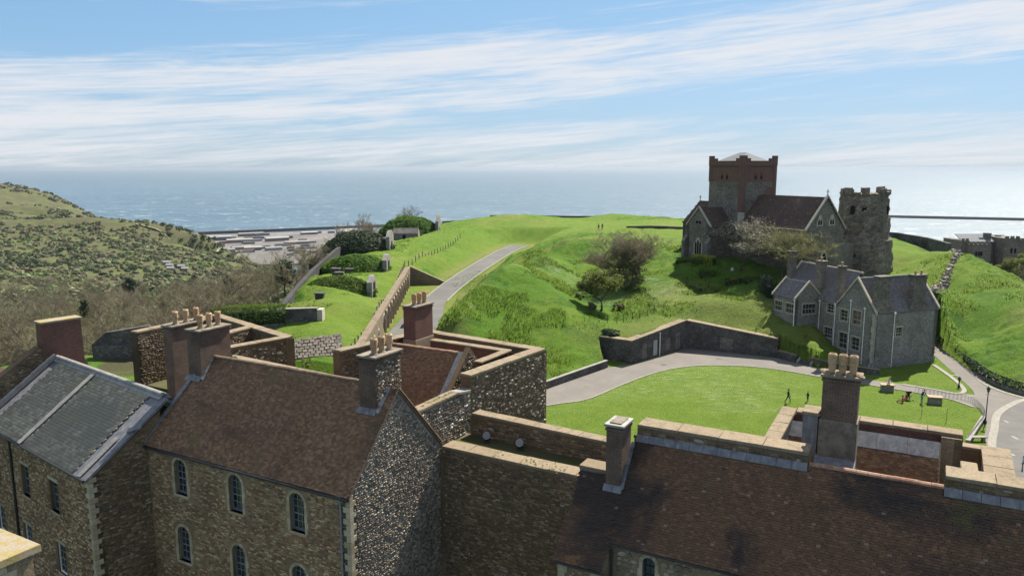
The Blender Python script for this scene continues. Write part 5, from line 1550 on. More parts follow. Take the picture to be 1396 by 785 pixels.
def mound_fn(cx, cy, z0, rx, ry, h):
    def f(g_, n):
        t = g_.uniform(0, 2 * math.pi, n); u = np.sqrt(g_.random(n)) * .99
        x = rx * u * np.cos(t); y = ry * u * np.sin(t); z = h * (1 - u ** 2.6)
        bump = .5 * vnoise((cx + x) * .7, (cy + y) * .7)
        P = np.stack([cx + x, cy + y, z0 + z + bump * h * .25 + g_.uniform(-.1, .25, n)], 1)
        N = np.stack([x / rx ** 2, y / ry ** 2, np.full(n, .35 / h)], 1); N /= np.linalg.norm(N, axis=1)[:, None]
        return P, N
    return f


def mound_core(parent, cx, cy, z0, rx, ry, h, mat):
    mb = MB(); vs = [(cx, cy, z0 + h * .93)]; k, m = 28, 7
    for j in range(1, m + 1):
        for i in range(k):
            u = j / m; t = 2 * math.pi * i / k; vs.append((cx + rx * u * math.cos(t), cy + ry * u * math.sin(t), z0 + h * .93 * (1 - u ** 2.6) - (.8 if j == m else 0)))
    fs = [(0, 1 + i, 1 + (i + 1) % k) for i in range(k)]
    for j in range(m - 1): fs += [(1 + j * k + i, 1 + (j + 1) * k + i, 1 + (j + 1) * k + (i + 1) % k, 1 + j * k + (i + 1) % k) for i in range(k)]
    mb.add(vs, fs); return mb.build('earth_core', mat, parent, smooth=True)


TV = [('nearest ivy-covered gun traverse with a narrow stone end wall', -33.6, 144.5, 7.6, 5.0, 2.9), ('second ivy-covered gun traverse behind the nearest one', -36.0, 173.5, 8.2, 6, 3.1), ('dark ivy-covered mound before the small stone hut', -43.0, 212, 10.0, 7.5, 4.4), ('far shrub-covered mound beside the small stone hut', -35.5, 265, 11.0, 9, 5.6)]
for k, (lb, cx, cy, rx, ry, h) in enumerate(TV):
    z0 = gz(cx + rx * .5, cy) - .3
    t = thing('gun_traverse', lb, 'earth mound', (cx, cy, z0), 'traverses on the grassy bank')
    mound_core(t, cx, cy, z0, rx, ry, h, M_leafdk if k > 1 else M_tuft)
    leafy('ivy', t, 5200, mound_fn(cx, cy, z0, rx * 1.02, ry * 1.02, h), .30 + .03 * k, M_leafdk if k == 2 else M_leaf, 90 + k)
    ex = cx + rx * .93; w = ry * .5
    mb = MB(); mb.extrude([(ex, cy - w, z0 - .5), (ex, cy + w, z0 - .5), (ex, cy + w, z0 + h * .8), (ex, cy + w * .3, z0 + h * 1.15), (ex, cy - w * .3, z0 + h * 1.15), (ex, cy - w, z0 + h * .8)], (-1.0, 0, 0)); mb.build('end_wall', M_ragtex, t)
    mb = MB(); mb.box((ex + .0, cy - 1, z0 - .2), (ex + .06, cy + 1, z0 + 2.1)); mb.build('doorway', M_dark, t)
hx, hy = -33.8, 243.0; hz = gz(hx, hy) - .2
hu = thing('stone_hut', 'small stone hut with a grey slab roof at the far end of the bank', 'hut', (hx, hy, hz))
mb = MB(); mb.extrude([(hx - 4, hy - 2.2, hz), (hx - 4, hy + 2.2, hz), (hx - 4, hy + 2.2, hz + 2.2), (hx - 4, hy, hz + 3.6), (hx - 4, hy - 2.2, hz + 2.2)], (8, 0, 0)); mb.build('wall', M_ragtex, hu)
for sd_ in (-1, 1):
    mb = MB(); mb.extrude([(hx - 4.2, hy + sd_ * 2.5, hz + 2.1), (hx + 3.9, hy + sd_ * 2.5, hz + 2.1), (hx + 3.9, hy, hz + 3.72), (hx - 4.2, hy, hz + 3.72)], (0, 0, .12)); mb.build('roof', M_dkwall, hu)
mb = MB(); mb.box((hx - 1, hy - 2.24, hz), (hx, hy - 2.15, hz + 1.9)); mb.build('door', M_dark, hu)
for k, (x, y) in enumerate(((-34.2, 133.2), (-35.2, 150.5), (-33.7, 146.8), (-36.2, 167.6))):
    z = gz(x, y) + (0 if k in (0, 3) else 1.2)
    v = thing('vent_shaft', ['square brick vent shaft with a slab top on the near grass', 'small vent shaft on the edge of the first ivy mound', 'low vent shaft with two slabs on the near mound', 'vent shaft on the bank between the first two mounds'][k], 'vent', (x, y, z), 'vent shafts on the bank')
    mb = MB(); mb.box((x - .7, y - .6, z - 1.2), (x + .7, y + .6, z + 1.0)); mb.build('shaft', M_dkwall, v)
    mb = MB(); mb.box((x - .9, y - .8, z + 1.0), (x + .9, y + .8, z + 1.18)); mb.build('slab', M_dkwall, v)
# walls on the near end of the bank
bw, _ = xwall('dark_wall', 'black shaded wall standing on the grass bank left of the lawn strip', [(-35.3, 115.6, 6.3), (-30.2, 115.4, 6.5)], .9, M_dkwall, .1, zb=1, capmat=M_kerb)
mb = MB(); mb.box((-30.2, 115.5, 1.5), (-29.4, 117.2, 6.3)); mb.build('end_pier', M_tanstone, bw)
xwall('dark_wall', 'low dark wall with a ledge below the bright green hedge', [(-47, 112.4, 3.2), (-35.3, 114.6, 4.2)], .9, M_dkwall, .1, zb=-1, capmat=M_dkwall)
ru = thing('ruined_wall', 'dark ruined wall with a sloping top behind the slate roof', 'wall', (-58, 109.5, 0))
fr = Fr((-61.6, 108.6, 0), (7.4, 1.6, 0)); facade(ru, fr, [(0, -1), (8, -1), (8, 4.9), (2.0, 4.1), (0, 2.4)], (), .8, M_dkwall)
mb = MB(); mb.fbox(fr, .6, 8, -1, 2.2, 0, 1.0); mb.build('ledge', M_dkwall, ru)
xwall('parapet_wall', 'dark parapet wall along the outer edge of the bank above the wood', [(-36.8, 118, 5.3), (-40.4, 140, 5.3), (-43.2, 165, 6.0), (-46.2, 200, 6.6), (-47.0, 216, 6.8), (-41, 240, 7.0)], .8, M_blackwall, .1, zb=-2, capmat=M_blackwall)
sb = thing('slab_roofed_store', 'low store with a roof of broad stone slabs on the bank edge', 'building', (-26, 100, 0))
e0, e1_, r1_, r0_ = np.array([-28.9, 96.9, 3.1]), np.array([-22.6, 99.3, 3.1]), np.array([-24.4, 106.0, 4.6]), np.array([-30.4, 101.6, 4.6])
mb = MB(); mb.hexa([e0 * [1, 1, 0], e1_ * [1, 1, 0], r1_ * [1, 1, 0], r0_ * [1, 1, 0], e0, e1_, r1_, r0_]); mb.build('wall', M_dkwall, sb)
for i in range(7):
    for j in range(9):
        u0, u1, w0, w1 = (j + (i % 2) * .4) / 9.4, (j + 1 + (i % 2) * .4) / 9.4, i / 7, (i + 1) / 7
        Q = lambda u, w: (e0 * (1 - u) + e1_ * u) * (1 - w) + (r0_ * (1 - u) + r1_ * u) * w
        e = .012; c = [Q(u0 + e, w0 + e), Q(u1 - e, w0 + e), Q(u1 - e, w1 - e), Q(u0 + e, w1 - e)]; h_ = rnd.uniform(.08, .2)
        mb = MB(); mb.hexa([p - AZ * .05 for p in c] + [p + AZ * (h_ + rnd.uniform(-.02, .02)) for p in c]); mb.build('roof_slab', M_slabroof, sb)

M_bar2 = MAT('cream_window_paint', lambda g: [(0.29, 0.285, 0.26)], .6, .3)
# ---- grey stone house with chimneys
def HP(a, b, z=0.0): return HO + H1 * a + H2 * b + AZ * z


hH = thing('stone_house', 'grey ragstone house with purple slate roofs and many tall chimneys below the church', 'house', tuple(HP(4, 8, 1)))
def wins(parent, fr, lst, cols=2, rows=3, mat=None):
    for s0, s1, a, b in lst:
        sash_window(parent, fr, s0, s1, a, b, max(2, int((s1 - s0) / .55)), rows, mat or M_tanstone, M_bar2, .12, True, M_tanstone, .035)
        for e in (s0 - .16, s1):
            mb = MB(); mb.fbox(fr, e + .01, e + .15, a, b, -.1, .025); mb.build('jamb', M_tanstone, parent)
fr = Fr(HP(0, 0, 0), H1)
wl = [(4.15, 5.25, 4.35, 5.65)]
facade(hH, fr, rect_pts(0, 11.8, -.8, 7.95), [rect_pts(*w) for w in wl], .6, M_ragtex); wins(hH, fr, wl)
mb = MB(); mb.fbox(fr, -.05, 11.85, -.8, .9, 0, .12); mb.build('plinth', M_ragtex, hH)
downpipe(hH, fr, 3.6, -.3, 7.7, mat=M_white, r=.06); downpipe(hH, fr, .2, 0, 7.7, mat=M_galv, r=.05)
frl = Fr(HP(0, 7.0, 0), -H2)   # left gable, s = 7 - b
wl = [(.66, 2.1, 5.85, 7.5), (3.05, 4.6, 5.75, 7.8), (.68, 2.3, 1.75, 4.1), (3.1, 4.6, 2.0, 3.9)]
facade(hH, frl, [(0, -.8), (7, -.8), (7, 7.95), (3.5, 12.25), (0, 7.95)], [rect_pts(*w) for w in wl], .6, M_ragtex); wins(hH, frl, wl)
downpipe(hH, frl, 2.65, .3, 9.0, mat=M_white, r=.06); downpipe(hH, frl, 5.3, 0, 8.3, mat=M_white, r=.06)
facade(hH, Fr(HP(11.8, 0, 0), H2), [(0, -.8), (7, -.8), (7, 7.95), (3.5, 12.25), (0, 7.95)], (), .6, M_ragtex)
def gable_roof(parent, o, sdir, tdir2, L, run, rise, over=.25, mat=None, two=True, seed=5, so=0.0):
    T = np.array(tdir2) * run + AZ * rise; fr = Fr(o, sdir, T); LL = math.hypot(run, rise)
    p = [(-so, -over), (L + so, -over), (L + so, LL), (-so, LL)]
    roof_slab(parent, fr, p, .1, mat); tiles(parent, fr, p, (), .30, .22, .012, mat, seed=seed, name='roof_slates')
    if two:
        f2 = Fr(v3(o) + np.array(tdir2) * 2 * run + v3(sdir) * L, -v3(sdir), -np.array(tdir2) * run + AZ * rise)
        roof_slab(parent, f2, p, .1, mat)
    return fr, LL
gable_roof(hH, HP(0, 0, 8.0), H1, H2, 11.8, 3.5, 4.3, .2, M_slateH, seed=101)
for a_ in (-.1, 11.6):   # coped gables
    mb = MB(); pts = [HP(a_, -.25, 7.9), HP(a_, -.25, 8.2), HP(a_, 3.5, 12.7), HP(a_, 7.25, 8.2), HP(a_, 7.25, 7.9), HP(a_, 3.5, 12.3)]; mb.extrude(pts, H1 * .35); mb.build('gable_coping', M_tanstone, hH)
mb = MB(); mb.tube(HP(.2, 3.5, 12.4), HP(11.6, 3.5, 12.4), .14); mb.build('ridge', M_lead, hH)
def hchim(a0, a1, b0, b1, z0, z1, pots=0, base=None):
    mb = MB()
    if base:
        x0, x1, zb = base
        c = [HP(x0, b0 - .1, z0), HP(x1, b0 - .1, z0), HP(x1, b1, z0), HP(x0, b1, z0)]; mb.hexa(c + [p + AZ * (zb - z0 - .7) for p in c])
        mb.hexa([p + AZ * (zb - z0 - .7) for p in c] + [HP(a0, b0, zb + .6), HP(a1, b0, zb + .6), HP(a1, b1, zb + .6), HP(a0, b1, zb + .6)]); z0 = zb + .6
    c = [HP(a0, b0, z0), HP(a1, b0, z0), HP(a1, b1, z0), HP(a0, b1, z0)]; mb.hexa(c + [p + AZ * (z1 - z0) for p in c])
    for zz, e in ((z1 - .45, .1), (z1 - .12, .14)):
        c = [HP(a0 - e, b0 - e, zz), HP(a1 + e, b0 - e, zz), HP(a1 + e, b1 + e, zz), HP(a0 - e, b1 + e, zz)]; mb.hexa(c + [p + AZ * .18 for p in c])
    ch = mb.build('chimney', M_chtex, hH)
    for i in range(pots):
        q = MB(); q.lathe([(.17, 0), (.15, .5), (.19, .55), (.17, .62)], HP(a0 + (a1 - a0) * (i + .5) / pots, (b0 + b1) / 2, z1), 8); q.build('chimney_pot', M_pot, ch)
hchim(.45, 2.45, 0, 1.0, 7.9, 13.05, 0, (.2, 3.2, 9.0)); hchim(6.9, 9.15, 0, 1.0, 7.9, 12.95, 2, (6.4, 9.9, 9.0))
# rear range
frr = Fr(HP(0, 19.6, 0), -H2)
wl = [(19.6 - 9.05, 19.6 - 7.7, 6.55, 7.95), (19.6 - 9.35, 19.6 - 7.7, 2.7, 4.3)]
facade(hH, frr, rect_pts(0, 12.6, 0, 8.25), [rect_pts(*w) for w in wl], .6, M_ragtex); wins(hH, frr, wl)
gable_roof(hH, HP(0, 19.6, 8.3), -H2, H1, 12.7, 4.0, 4.4, .2, M_slateH, seed=102)
facade(hH, Fr(HP(8, 19.6, 0), -H1), [(0, 2), (8, 2), (8, 8.3), (4, 12.7), (0, 8.3)], (), .6, M_ragtex)
mb = MB(); mb.extrude([HP(-.25, 19.7, 8.2), HP(4, 19.7, 12.75), HP(8.2, 19.7, 8.2), HP(8.2, 19.7, 8.5), HP(4, 19.7, 13.05), HP(-.25, 19.7, 8.5)], -H2 * .4); mb.build('gable_coping', M_tanstone, hH)
mb = MB(); mb.tube(HP(4, 19.5, 12.8), HP(4, 6.5, 12.6), .16); mb.build('ridge', M_tanstone, hH)
downpipe(hH, frr, 9.1, 3.3, 8.0, mat=M_white, r=.05); downpipe(hH, frr, 12.3, 1.3, 8.0, mat=M_white, r=.06)
hchim(1.4, 2.4, 18.9, 19.9, 10, 14.6, 1); hchim(.6, 1.6, 11.3, 12.5, 8, 13.9, 1); hchim(.2, 1.0, 6.8, 7.6, 7.5, 13.7, 1)
# annex with the broad window
fra = Fr(HP(-4.0, 11.2, 0), H1)
wl = [(1.35, 3.9, 5.95, 7.5)]
facade(hH, fra, [(0, 1.5), (4.7, 1.5), (4.7, 8.4), (2.3, 10.75), (0, 8.4)], [rect_pts(*w) for w in wl], .5, M_ragtex); wins(hH, fra, wl, rows=2)
frb_ = Fr(HP(-4.0, 16.4, 0), -H2)
wl = [(.5, 2.2, 6.0, 7.5), (3.0, 4.8, 6.0, 7.5)]
facade(hH, frb_, rect_pts(0, 5.2, 2, 8.4), [rect_pts(*w) for w in wl], .5, M_ragtex); wins(hH, frb_, wl, rows=2)
gable_roof(hH, HP(-4.0, 16.4, 8.45), -H2, H1, 5.1, 2.35, 2.3, .2, M_slateH, seed=103)
facade(hH, Fr(HP(.7, 16.4, 0), -H1), [(0, 2), (4.7, 2), (4.7, 8.4), (2.35, 10.7), (0, 8.4)], (), .5, M_ragtex)
for b_ in (11.05, 16.2):
    mb = MB(); mb.extrude([HP(-4.25, b_, 8.3), HP(-1.65, b_, 10.85), HP(.95, b_, 8.3), HP(.95, b_, 8.6), HP(-1.65, b_, 11.15), HP(-4.25, b_, 8.6)], H2 * .3); mb.build('gable_coping', M_tanstone, hH)
downpipe(hH, frb_, 5.05, 3.9, 8.2, mat=M_white, r=.06); downpipe(hH, fra, 4.5, 3.2, 8.2, mat=M_galv, r=.06)
for i in range(9):
    mb = MB(); z_ = -.2 + i * .9; c = [HP(-.03, -.03, z_), HP(.4 if i % 2 else .25, -.03, z_), HP(.4 if i % 2 else .25, .3, z_), HP(-.03, .3 if i % 2 else .45, z_)]; mb.hexa(c + [p + AZ * .86 for p in c]); mb.build('quoin', M_tanstone, hH)

# ---- church of flint and brick
CO = np.array([44.5, 148., 0.]); c62 = R(62); K1 = np.array([math.cos(c62), -math.sin(c62), 0]); K2 = np.array([-K1[1], K1[0], 0])


def KP(a, b, z=0.0): return CO + K1 * a + K2 * b + AZ * z


ch = thing('church', 'flint church with a square red brick topped tower and brown tiled nave', 'church', tuple(KP(0, 4, 9.5)))
def kbox(mb, a0, a1, b0, b1, z0, z1):
    c = [KP(a0, b0, z0), KP(a1, b0, z0), KP(a1, b1, z0), KP(a0, b1, z0)]; return mb.hexa(c + [p + AZ * (z1 - z0) for p in c])
mb = MB(); kbox(mb, -9.2, 0, 0, 8.9, 8, 25.2); tow = mb.build('tower', M_chtex, ch)
mb = MB(); kbox(mb, -9.2, 0, 0, 8.9, 25.2, 28.4); kbox(mb, -9.35, .15, -.15, 9.05, 28.4, 28.65)
mb.build('brick_stage', M_brickchurch, tow)
mb = MB()
for i in range(16): kbox(mb, -9.2 + i * .58, -8.9 + i * .58, -.14, 0, 28.1, 28.4); kbox(mb, 0, .14, .1 + i * .56, .4 + i * .56, 28.1, 28.4)
mb.build('corbel_table', M_brickchurch, tow)
mb = MB(); T_ = .5
def para(a0, a1, b0, b1, alongA):
    # stepped parapet: low between, tall at corners and middle
    n = 9
    prof = [30.35, 29.9, 29.35, 29.35, 29.35, 29.35, 29.35, 29.9, 30.35] if alongA == 9 else None
def side(fr, L):
    segs = [(0, .9, 30.3), (.9, 1.8, 29.85), (1.8, L / 2 - 1.3, 29.35), (L / 2 - 1.3, L / 2 - .6, 29.85), (L / 2 - .6, L / 2 + .6, 30.3), (L / 2 + .6, L / 2 + 1.3, 29.85), (L / 2 + 1.3, L - 1.8, 29.35), (L - 1.8, L - .9, 29.85), (L - .9, L, 30.3)]
    return segs
for fr_, L_, simple in ((Fr(KP(-9.35, -.15), K1), 9.5, 1), (Fr(KP(.15, -.15), K2), 9.2, 1), (Fr(KP(.15, 9.05), -K1), 9.5, 1), (Fr(KP(-9.35, 9.05), -K2), 9.2, 1)):
    for s0, s1, z_ in ((0.0, 1.1, 30.3), (1.1, 2.0, 29.8), (2.0, L_ - 2.0, 29.3), (L_ - 2.0, L_ - 1.1, 29.8), (L_ - 1.1, L_, 30.3)):
        # photo: tall blocks at the corners only, the near corner tallest
        mb.fbox(fr_, s0 + .003, s1 - .003, 28.65, z_, -T_, 0)
mb.build('parapet', M_brickchurch, tow)
mb = MB(); pr = [KP(-8.7, .5, 29.0), KP(-.5, .5, 29.0), KP(-.5, 8.4, 29.0), KP(-8.7, 8.4, 29.0), KP(-5.4, 4.4, 31.0), KP(-3.8, 4.4, 31.0)]
mb.add(pr, [(0, 1, 5, 4), (1, 2, 5), (2, 3, 4, 5), (3, 0, 4)]); mb.build('tower_roof', M_leadroof, tow)
for bx_ in ((-.9, .12, -.12, .9, 19.4, 28.4), (-9.3, -8.5, -.1, .6, 25.2, 28.4), (-.5, .1, 8.2, 9.0, 22.5, 28.4)):
    mb = MB(); kbox(mb, *bx_); mb.build('brick_pilaster', M_brickchurch, tow)
mb = MB(); kbox(mb, -.8, .1, -.1, .8, 15, 19.4); mb.build('pale_quoins', M_tanstone, tow)
frT, frT2 = Fr(KP(-9.2, 0), K1), Fr(KP(0, 0), K2)
for f_, ss in ((frT, (3.6, 5.0)), (frT2, (3.4, 4.9))):
    for s in ss:
        q = MB(); q.fbox(f_, s - .28, s + .28, 25.6, 27.0, -.05, .03); w_ = q.build('belfry_window', M_brickchurch, tow)
        q = MB(); q.extrude([f_.P(x, y, .05) for x, y in arch_pts(s - .14, .22, 25.75, 26.5, 7)], -f_.n * .03); q.extrude([f_.P(x, y, .05) for x, y in arch_pts(s + .14, .22, 25.75, 26.5, 7)], -f_.n * .03); q.ball(f_.P(s, 26.75, .04), .1, 6, 4); q.build('opening', M_dark, w_)
q = MB(); q.fbox(frT2, 6.2, 8.0, 22.6, 24.2, -.05, .03); q.build('blocked_window', M_brickchurch, tow)
def kroof(o, s, t2, L, run, rise, over=.3, seed=1, trim=None):
    T = np.array(t2) * run + AZ * rise; f_ = Fr(o, s, T); LL = math.hypot(run, rise); p = trim(LL) if trim else [(0, -over), (L, -over), (L, LL), (0, LL)]
    roof_slab(ch, f_, p, .12, M_tileC); tiles(ch, f_, p, (), .34, .24, .02, M_tileC, seed=seed); return f_, LL
def lancets(parent, f_, s, n, w, t0, t1, gap=.14):
    tot = n * w + (n - 1) * gap; q = MB(); q.extrude([f_.P(x, y, .03) for x, y in [(s - tot / 2 - .3, t0 - .2), (s + tot / 2 + .3, t0 - .2), (s + tot / 2 + .3, t1 - .9), (s + .25, t1 + .35), (s - .25, t1 + .35), (s - tot / 2 - .3, t1 - .9)]], -f_.n * .2); win = q.build('window', M_tanstone, parent)
    for i in range(n):
        x = s - tot / 2 + w / 2 + i * (w + gap); tt = t1 - (.35 if n > 1 and i in (0, n - 1) else 0)
        q = MB(); q.extrude([f_.P(a, b, .05) for a, b in [(x - w / 2, t0), (x + w / 2, t0), (x + w / 2, tt - w), (x, tt), (x - w / 2, tt - w)]], -f_.n * .04); q.build('light', M_dark, win)
# nave
facade(ch, Fr(KP(0, -.2), K1), rect_pts(0, 16.1, 8, 17.15), (), .8, M_chtex, 'nave_wall')
fw = Fr(KP(16.1, -.2), K2)
gb = facade(ch, fw, [(0, 8), (9.7, 8), (9.7, 17.1), (4.85, 22.7), (0, 17.1)], (), .8, M_chtex, 'west_gable')
kroof(KP(.1, -.2, 17.2), K1, K2, 16.1, 4.85, 5.5, seed=111); kroof(KP(16.2, 9.5, 17.2), -K1, -K2, 16.1, 4.85, 5.5, seed=112)
mb = MB()
for sgn, b0 in ((1, -.5), (-1, 9.8)):
    mb.extrude([KP(15.9, b0, 16.9), KP(15.9, 4.65, 22.85), KP(15.9, 4.65, 23.2), KP(15.9, b0, 17.25)], K1 * .45)
mb.build('gable_coping', M_tanstone, ch)
mb = MB(); p = KP(16.1, 4.65, 23.1); mb.tube(p, p + AZ * 1.1, .09); mb.tube(p + AZ * .7 - K2 * .35, p + AZ * .7 + K2 * .35, .08); mb.build('cross', M_tanstone, ch)
for s in (3.3, 6.4): lancets(ch, fw, s, 2, .42, 17.9, 19.3)
lancets(ch, fw, 4.85, 1, 1.2, 9.5, 13.2)
mb = MB(); c = KP(0, -.5, 17.05); mb.tube(c, KP(16, -.5, 17.05), .1); mb.build('gutter', M_tanstone, ch)
# transept
ft = Fr(KP(-8.5, -6), K1)
facade(ch, ft, [(0, 8), (6.5, 8), (6.5, 16.7), (3.25, 20.1), (0, 16.7)], (), .8, M_chtex, 'transept_gable')
facade(ch, Fr(KP(-2.0, -6), K2), rect_pts(0, 6, 8, 16.7), (), .8, M_chtex, 'transept_wall')
facade(ch, Fr(KP(-8.5, 0), -K2), rect_pts(0, 6, 8, 16.7), (), .8, M_chtex, 'transept_wall')
kroof(KP(-2.0, -6.0, 16.75), K2, -K1, 6.2, 3.25, 3.4, seed=113); kroof(KP(-8.5, .2, 16.75), -K2, K1, 6.2, 3.25, 3.4, seed=114)
lancets(ch, ft, 3.4, 3, .5, 11.0, 14.0)
q = MB(); q.ball(ft.P(2.9, 17.4, .0), (.3, .3, .3), 8, 5); q.ball(ft.P(3.7, 17.4, .0), (.3, .3, .3), 8, 5); q.build('roundel', M_dark, ch)
mb = MB(); mb.extrude([KP(-8.8, -6.1, 16.5), KP(-5.25, -6.1, 20.2), KP(-1.7, -6.1, 16.5), KP(-1.7, -6.1, 16.85), KP(-5.25, -6.1, 20.6), KP(-8.8, -6.1, 16.85)], K2 * .35); mb.build('gable_coping', M_tanstone, ch)
for a_ in (-9.0, -2.3):
    mb = MB(); kbox(mb, a_, a_ + .8, -6.9, -5.9, 8, 13.5); mb.hexa([KP(a_, -6.9, 13.5), KP(a_ + .8, -6.9, 13.5), KP(a_ + .8, -6, 13.5), KP(a_, -6, 13.5), KP(a_, -6.05, 14.6), KP(a_ + .8, -6.05, 14.6), KP(a_ + .8, -6, 14.6), KP(a_, -6, 14.6)]); mb.build('buttress', M_chtex, ch)
# chancel
facade(ch, Fr(KP(-17, .2), K1), rect_pts(0, 8, 8, 16.6), (), .8, M_chtex, 'chancel_wall')
facade(ch, Fr(KP(-17, 9), -K2), [(0, 8), (8.8, 8), (8.8, 16.6), (4.4, 20.8), (0, 16.6)], (), .8, M_chtex, 'chancel_gable')
kroof(KP(-17, .2, 16.65), K1, K2, 7.9, 4.4, 4.2, seed=115); kroof(KP(-9.1, 9, 16.65), -K1, -K2, 7.9, 4.4, 4.2, seed=116)
mb = MB(); p = KP(-16.8, 4.6, 20.8); mb.tube(p, p + AZ * 1.3, .09); mb.tube(p + AZ * .9 - K2 * .35, p + AZ * .9 + K2 * .35, .08); mb.build('cross', M_tanstone, ch)

# ---- Roman lighthouse tower
ph = thing('ruined_tower', 'ruined octagonal stone tower with a broken crown beside the church', 'tower', (71.5, 153.5, 6))
g_ = np.random.default_rng(5); nseg, nz = 32, 30; vs = []; pcx, pcy = 70.9, 153.6
for j in range(nz + 1):
    f = j / nz; z = 4.5 + f * 18.4; r0 = 6.15 - 1.5 * min(1, f * 1.05) - (.25 if f > .5 else 0)
    for i in range(nseg):
        t = 2 * math.pi * i / nseg; k = math.pi / 8; oc = math.cos(k) / math.cos(((t + k) % (2 * k)) - k)
        r = r0 * oc * 1.03 + g_.normal(0, .11) + (.35 * math.sin(z * 1.7 + i) if (i in (0, 1, 2, 31) and f < .8) else 0)
        vs.append((pcx + r * math.cos(t), pcy + r * math.sin(t), z + g_.normal(0, .05)))
fs = [(j * nseg + i, j * nseg + (i + 1) % nseg, (j + 1) * nseg + (i + 1) % nseg, (j + 1) * nseg + i) for j in range(nz) for i in range(nseg)] + [tuple(nz * nseg + i for i in range(nseg))]
mb = MB(); mb.add(vs, fs); mb.build('wall', M_phtex, ph)
for i, (h_, w_) in enumerate(((1.4, .8), (.2, .7), (1.1, .75), (.3, .6), (1.2, .8), (.1, .7), (.25, .8), (1.0, .7), (.9, .9), (.4, .7), (1.3, .8), (.2, .6), (1.1, .8), (.5, .7), (.9, .8), (.2, .8))):
    t = 2 * math.pi * (i + .5) / 16 + .2; r = 4.2; c = np.array([pcx + r * math.cos(t), pcy + r * math.sin(t), 22.8]); o_ = np.array([math.cos(t), math.sin(t), 0]); s_ = np.array([-o_[1], o_[0], 0])
    mb = MB(); q = [c - s_ * w_ * .9 - o_ * .45, c + s_ * w_ * .9 - o_ * .45, c + s_ * w_ * .8 + o_ * .5, c - s_ * w_ * .8 + o_ * .5]; mb.hexa(q + [p + AZ * (h_ + rnd.uniform(-.1, .1)) for p in q]); mb.build('merlon', M_phtex, ph)
for t in (-1.98, -1.57 - .9, -1.15, -.6):
    o_ = np.array([math.cos(t), math.sin(t), 0]); f_ = Fr(np.array([pcx, pcy, 0]) + o_ * 4.45, np.array([-o_[1], o_[0], 0])); q = MB(); q.extrude([f_.P(x, y, .12) for x, y in arch_pts(0, .8, 18.9, 20.6, 9)], -f_.n * .5); q.build('opening', M_dark, ph)
for t, z in ((-1.9, 12.4), (-1.3, 9.5), (-2.2, 10.5)):
    o_ = np.array([math.cos(t), math.sin(t), 0]); f_ = Fr(np.array([pcx, pcy, 0]) + o_ * 5.2, np.array([-o_[1], o_[0], 0])); q = MB(); q.fbox(f_, -.25, .25, z, z + .5, -.5, .2); q.build('putlog_hole', M_dark, ph)
xwall('link_wall', 'ruined flint wall between the church gable and the octagonal tower', [tuple(KP(16.2, 6)[:2]) + (15.5,), (67.5, 149.2, 13.0)], 1.0, M_chtex, zb=6)

# ---- boundary walls on the skyline
def dkw(label, pts, t=.8, zb=5): return xwall('skyline_wall', label, pts, t, M_dkwall, zb=zb, group='dark walls along the cliff edge')
dkw('low dark wall on the skyline left of the battery', [(-26, 284, 8.1), (-10.6, 288, 9.0)]); dkw('long dark level wall on the skyline above the grass', [(-8.3, 288, 10.2), (28, 285, 10.1), (40, 281, 10.0)])
dkw('dark skyline wall in front of the church', [(40, 280.5, 9.3), (62, 274, 9.3)]); dkw('grey field wall on the near crest beside the walkers', [(31, 206, 12.3), (37, 204, 12.6), (46, 198, 12.7)], .6, 9)
dkw('dark wall right of the octagonal tower', [(76, 186, 12.9), (91, 180, 12.8), (94.2, 172, 12.3), (92.2, 160, 12.2)], .7, 8)
for k, (px, py, Y, w) in enumerate(((695, 301, 281, 8), (745, 301, 282, 10), (903, 299, 276, 9))):
    p = aty(px, py, Y); mb = MB(); mb.ball((p[0], p[1], p[2] - 1.2), (w * .6, 3, 2.2), 14, 8); o = mb.build('earth_bunker', M_tuft, None, smooth=True); tag(o, ['small turf bunker at the foot of the skyline wall, left one', 'small turf bunker under the middle of the skyline wall', 'small turf bunker near the church end of the skyline wall'][k], 'bunker', 'turf bunkers by the skyline wall')


def rubble_line(name, label, pts, w, h, n, mat, seed):
    g_ = np.random.default_rng(seed); P = np.array(pts, float); seg = np.linalg.norm(np.diff(P, axis=0), axis=1); cs = np.concatenate([[0], np.cumsum(seg)])
    t = thing(name, label, 'wall', tuple(P[0]))
    u = g_.uniform(0, cs[-1], n); x = np.interp(u, cs, P[:, 0]) + g_.normal(0, w * .33, n); y = np.interp(u, cs, P[:, 1]) + g_.normal(0, w * .33, n)
    z = ground(x, y) + g_.uniform(0, 1, n) * h * np.exp(-((x - np.interp(u, cs, P[:, 0])) ** 2 + (y - np.interp(u, cs, P[:, 1])) ** 2) / (w * w * .2))
    mb = MB(); m = []
    for i in range(n):
        s = g_.uniform(.14, .40); q = [(x[i] + s * g_.uniform(.5, .9) * a, y[i] + s * g_.uniform(.5, .9) * b, z[i] + c * s * g_.uniform(.3, .6)) for c in (-1, 1) for a, b in ((-1, -1), (1, -1), (1, 1), (-1, 1))]
        mb.hexa(q)
    me = mb.mesh('rubble'); a = me.attributes.new('rnd', 'FLOAT', 'POINT'); a.data.foreach_set('value', np.repeat(g_.random(n), 8).astype(np.float32))
    new_obj('rubble', me, mat, t, 'stuff'); return t


M_heap = stone_mat('fallen_stone', [(0, (0.22, 0.20, 0.17)), (.3, (0.34, 0.31, 0.26)), (.6, (0.15, 0.14, 0.12)), (.8, (0.42, 0.39, 0.33))])
rubble_line('ruined_boundary_wall', 'broken pale rubble wall running up the bank to the right of the grey house', [(64, 114, 8), (68, 121, 9), (72, 127, 9.6), (80, 138, 10), (87.5, 148, 10.6), (91, 157, 11)], 1.0, .9, 1100, M_heap, 5)
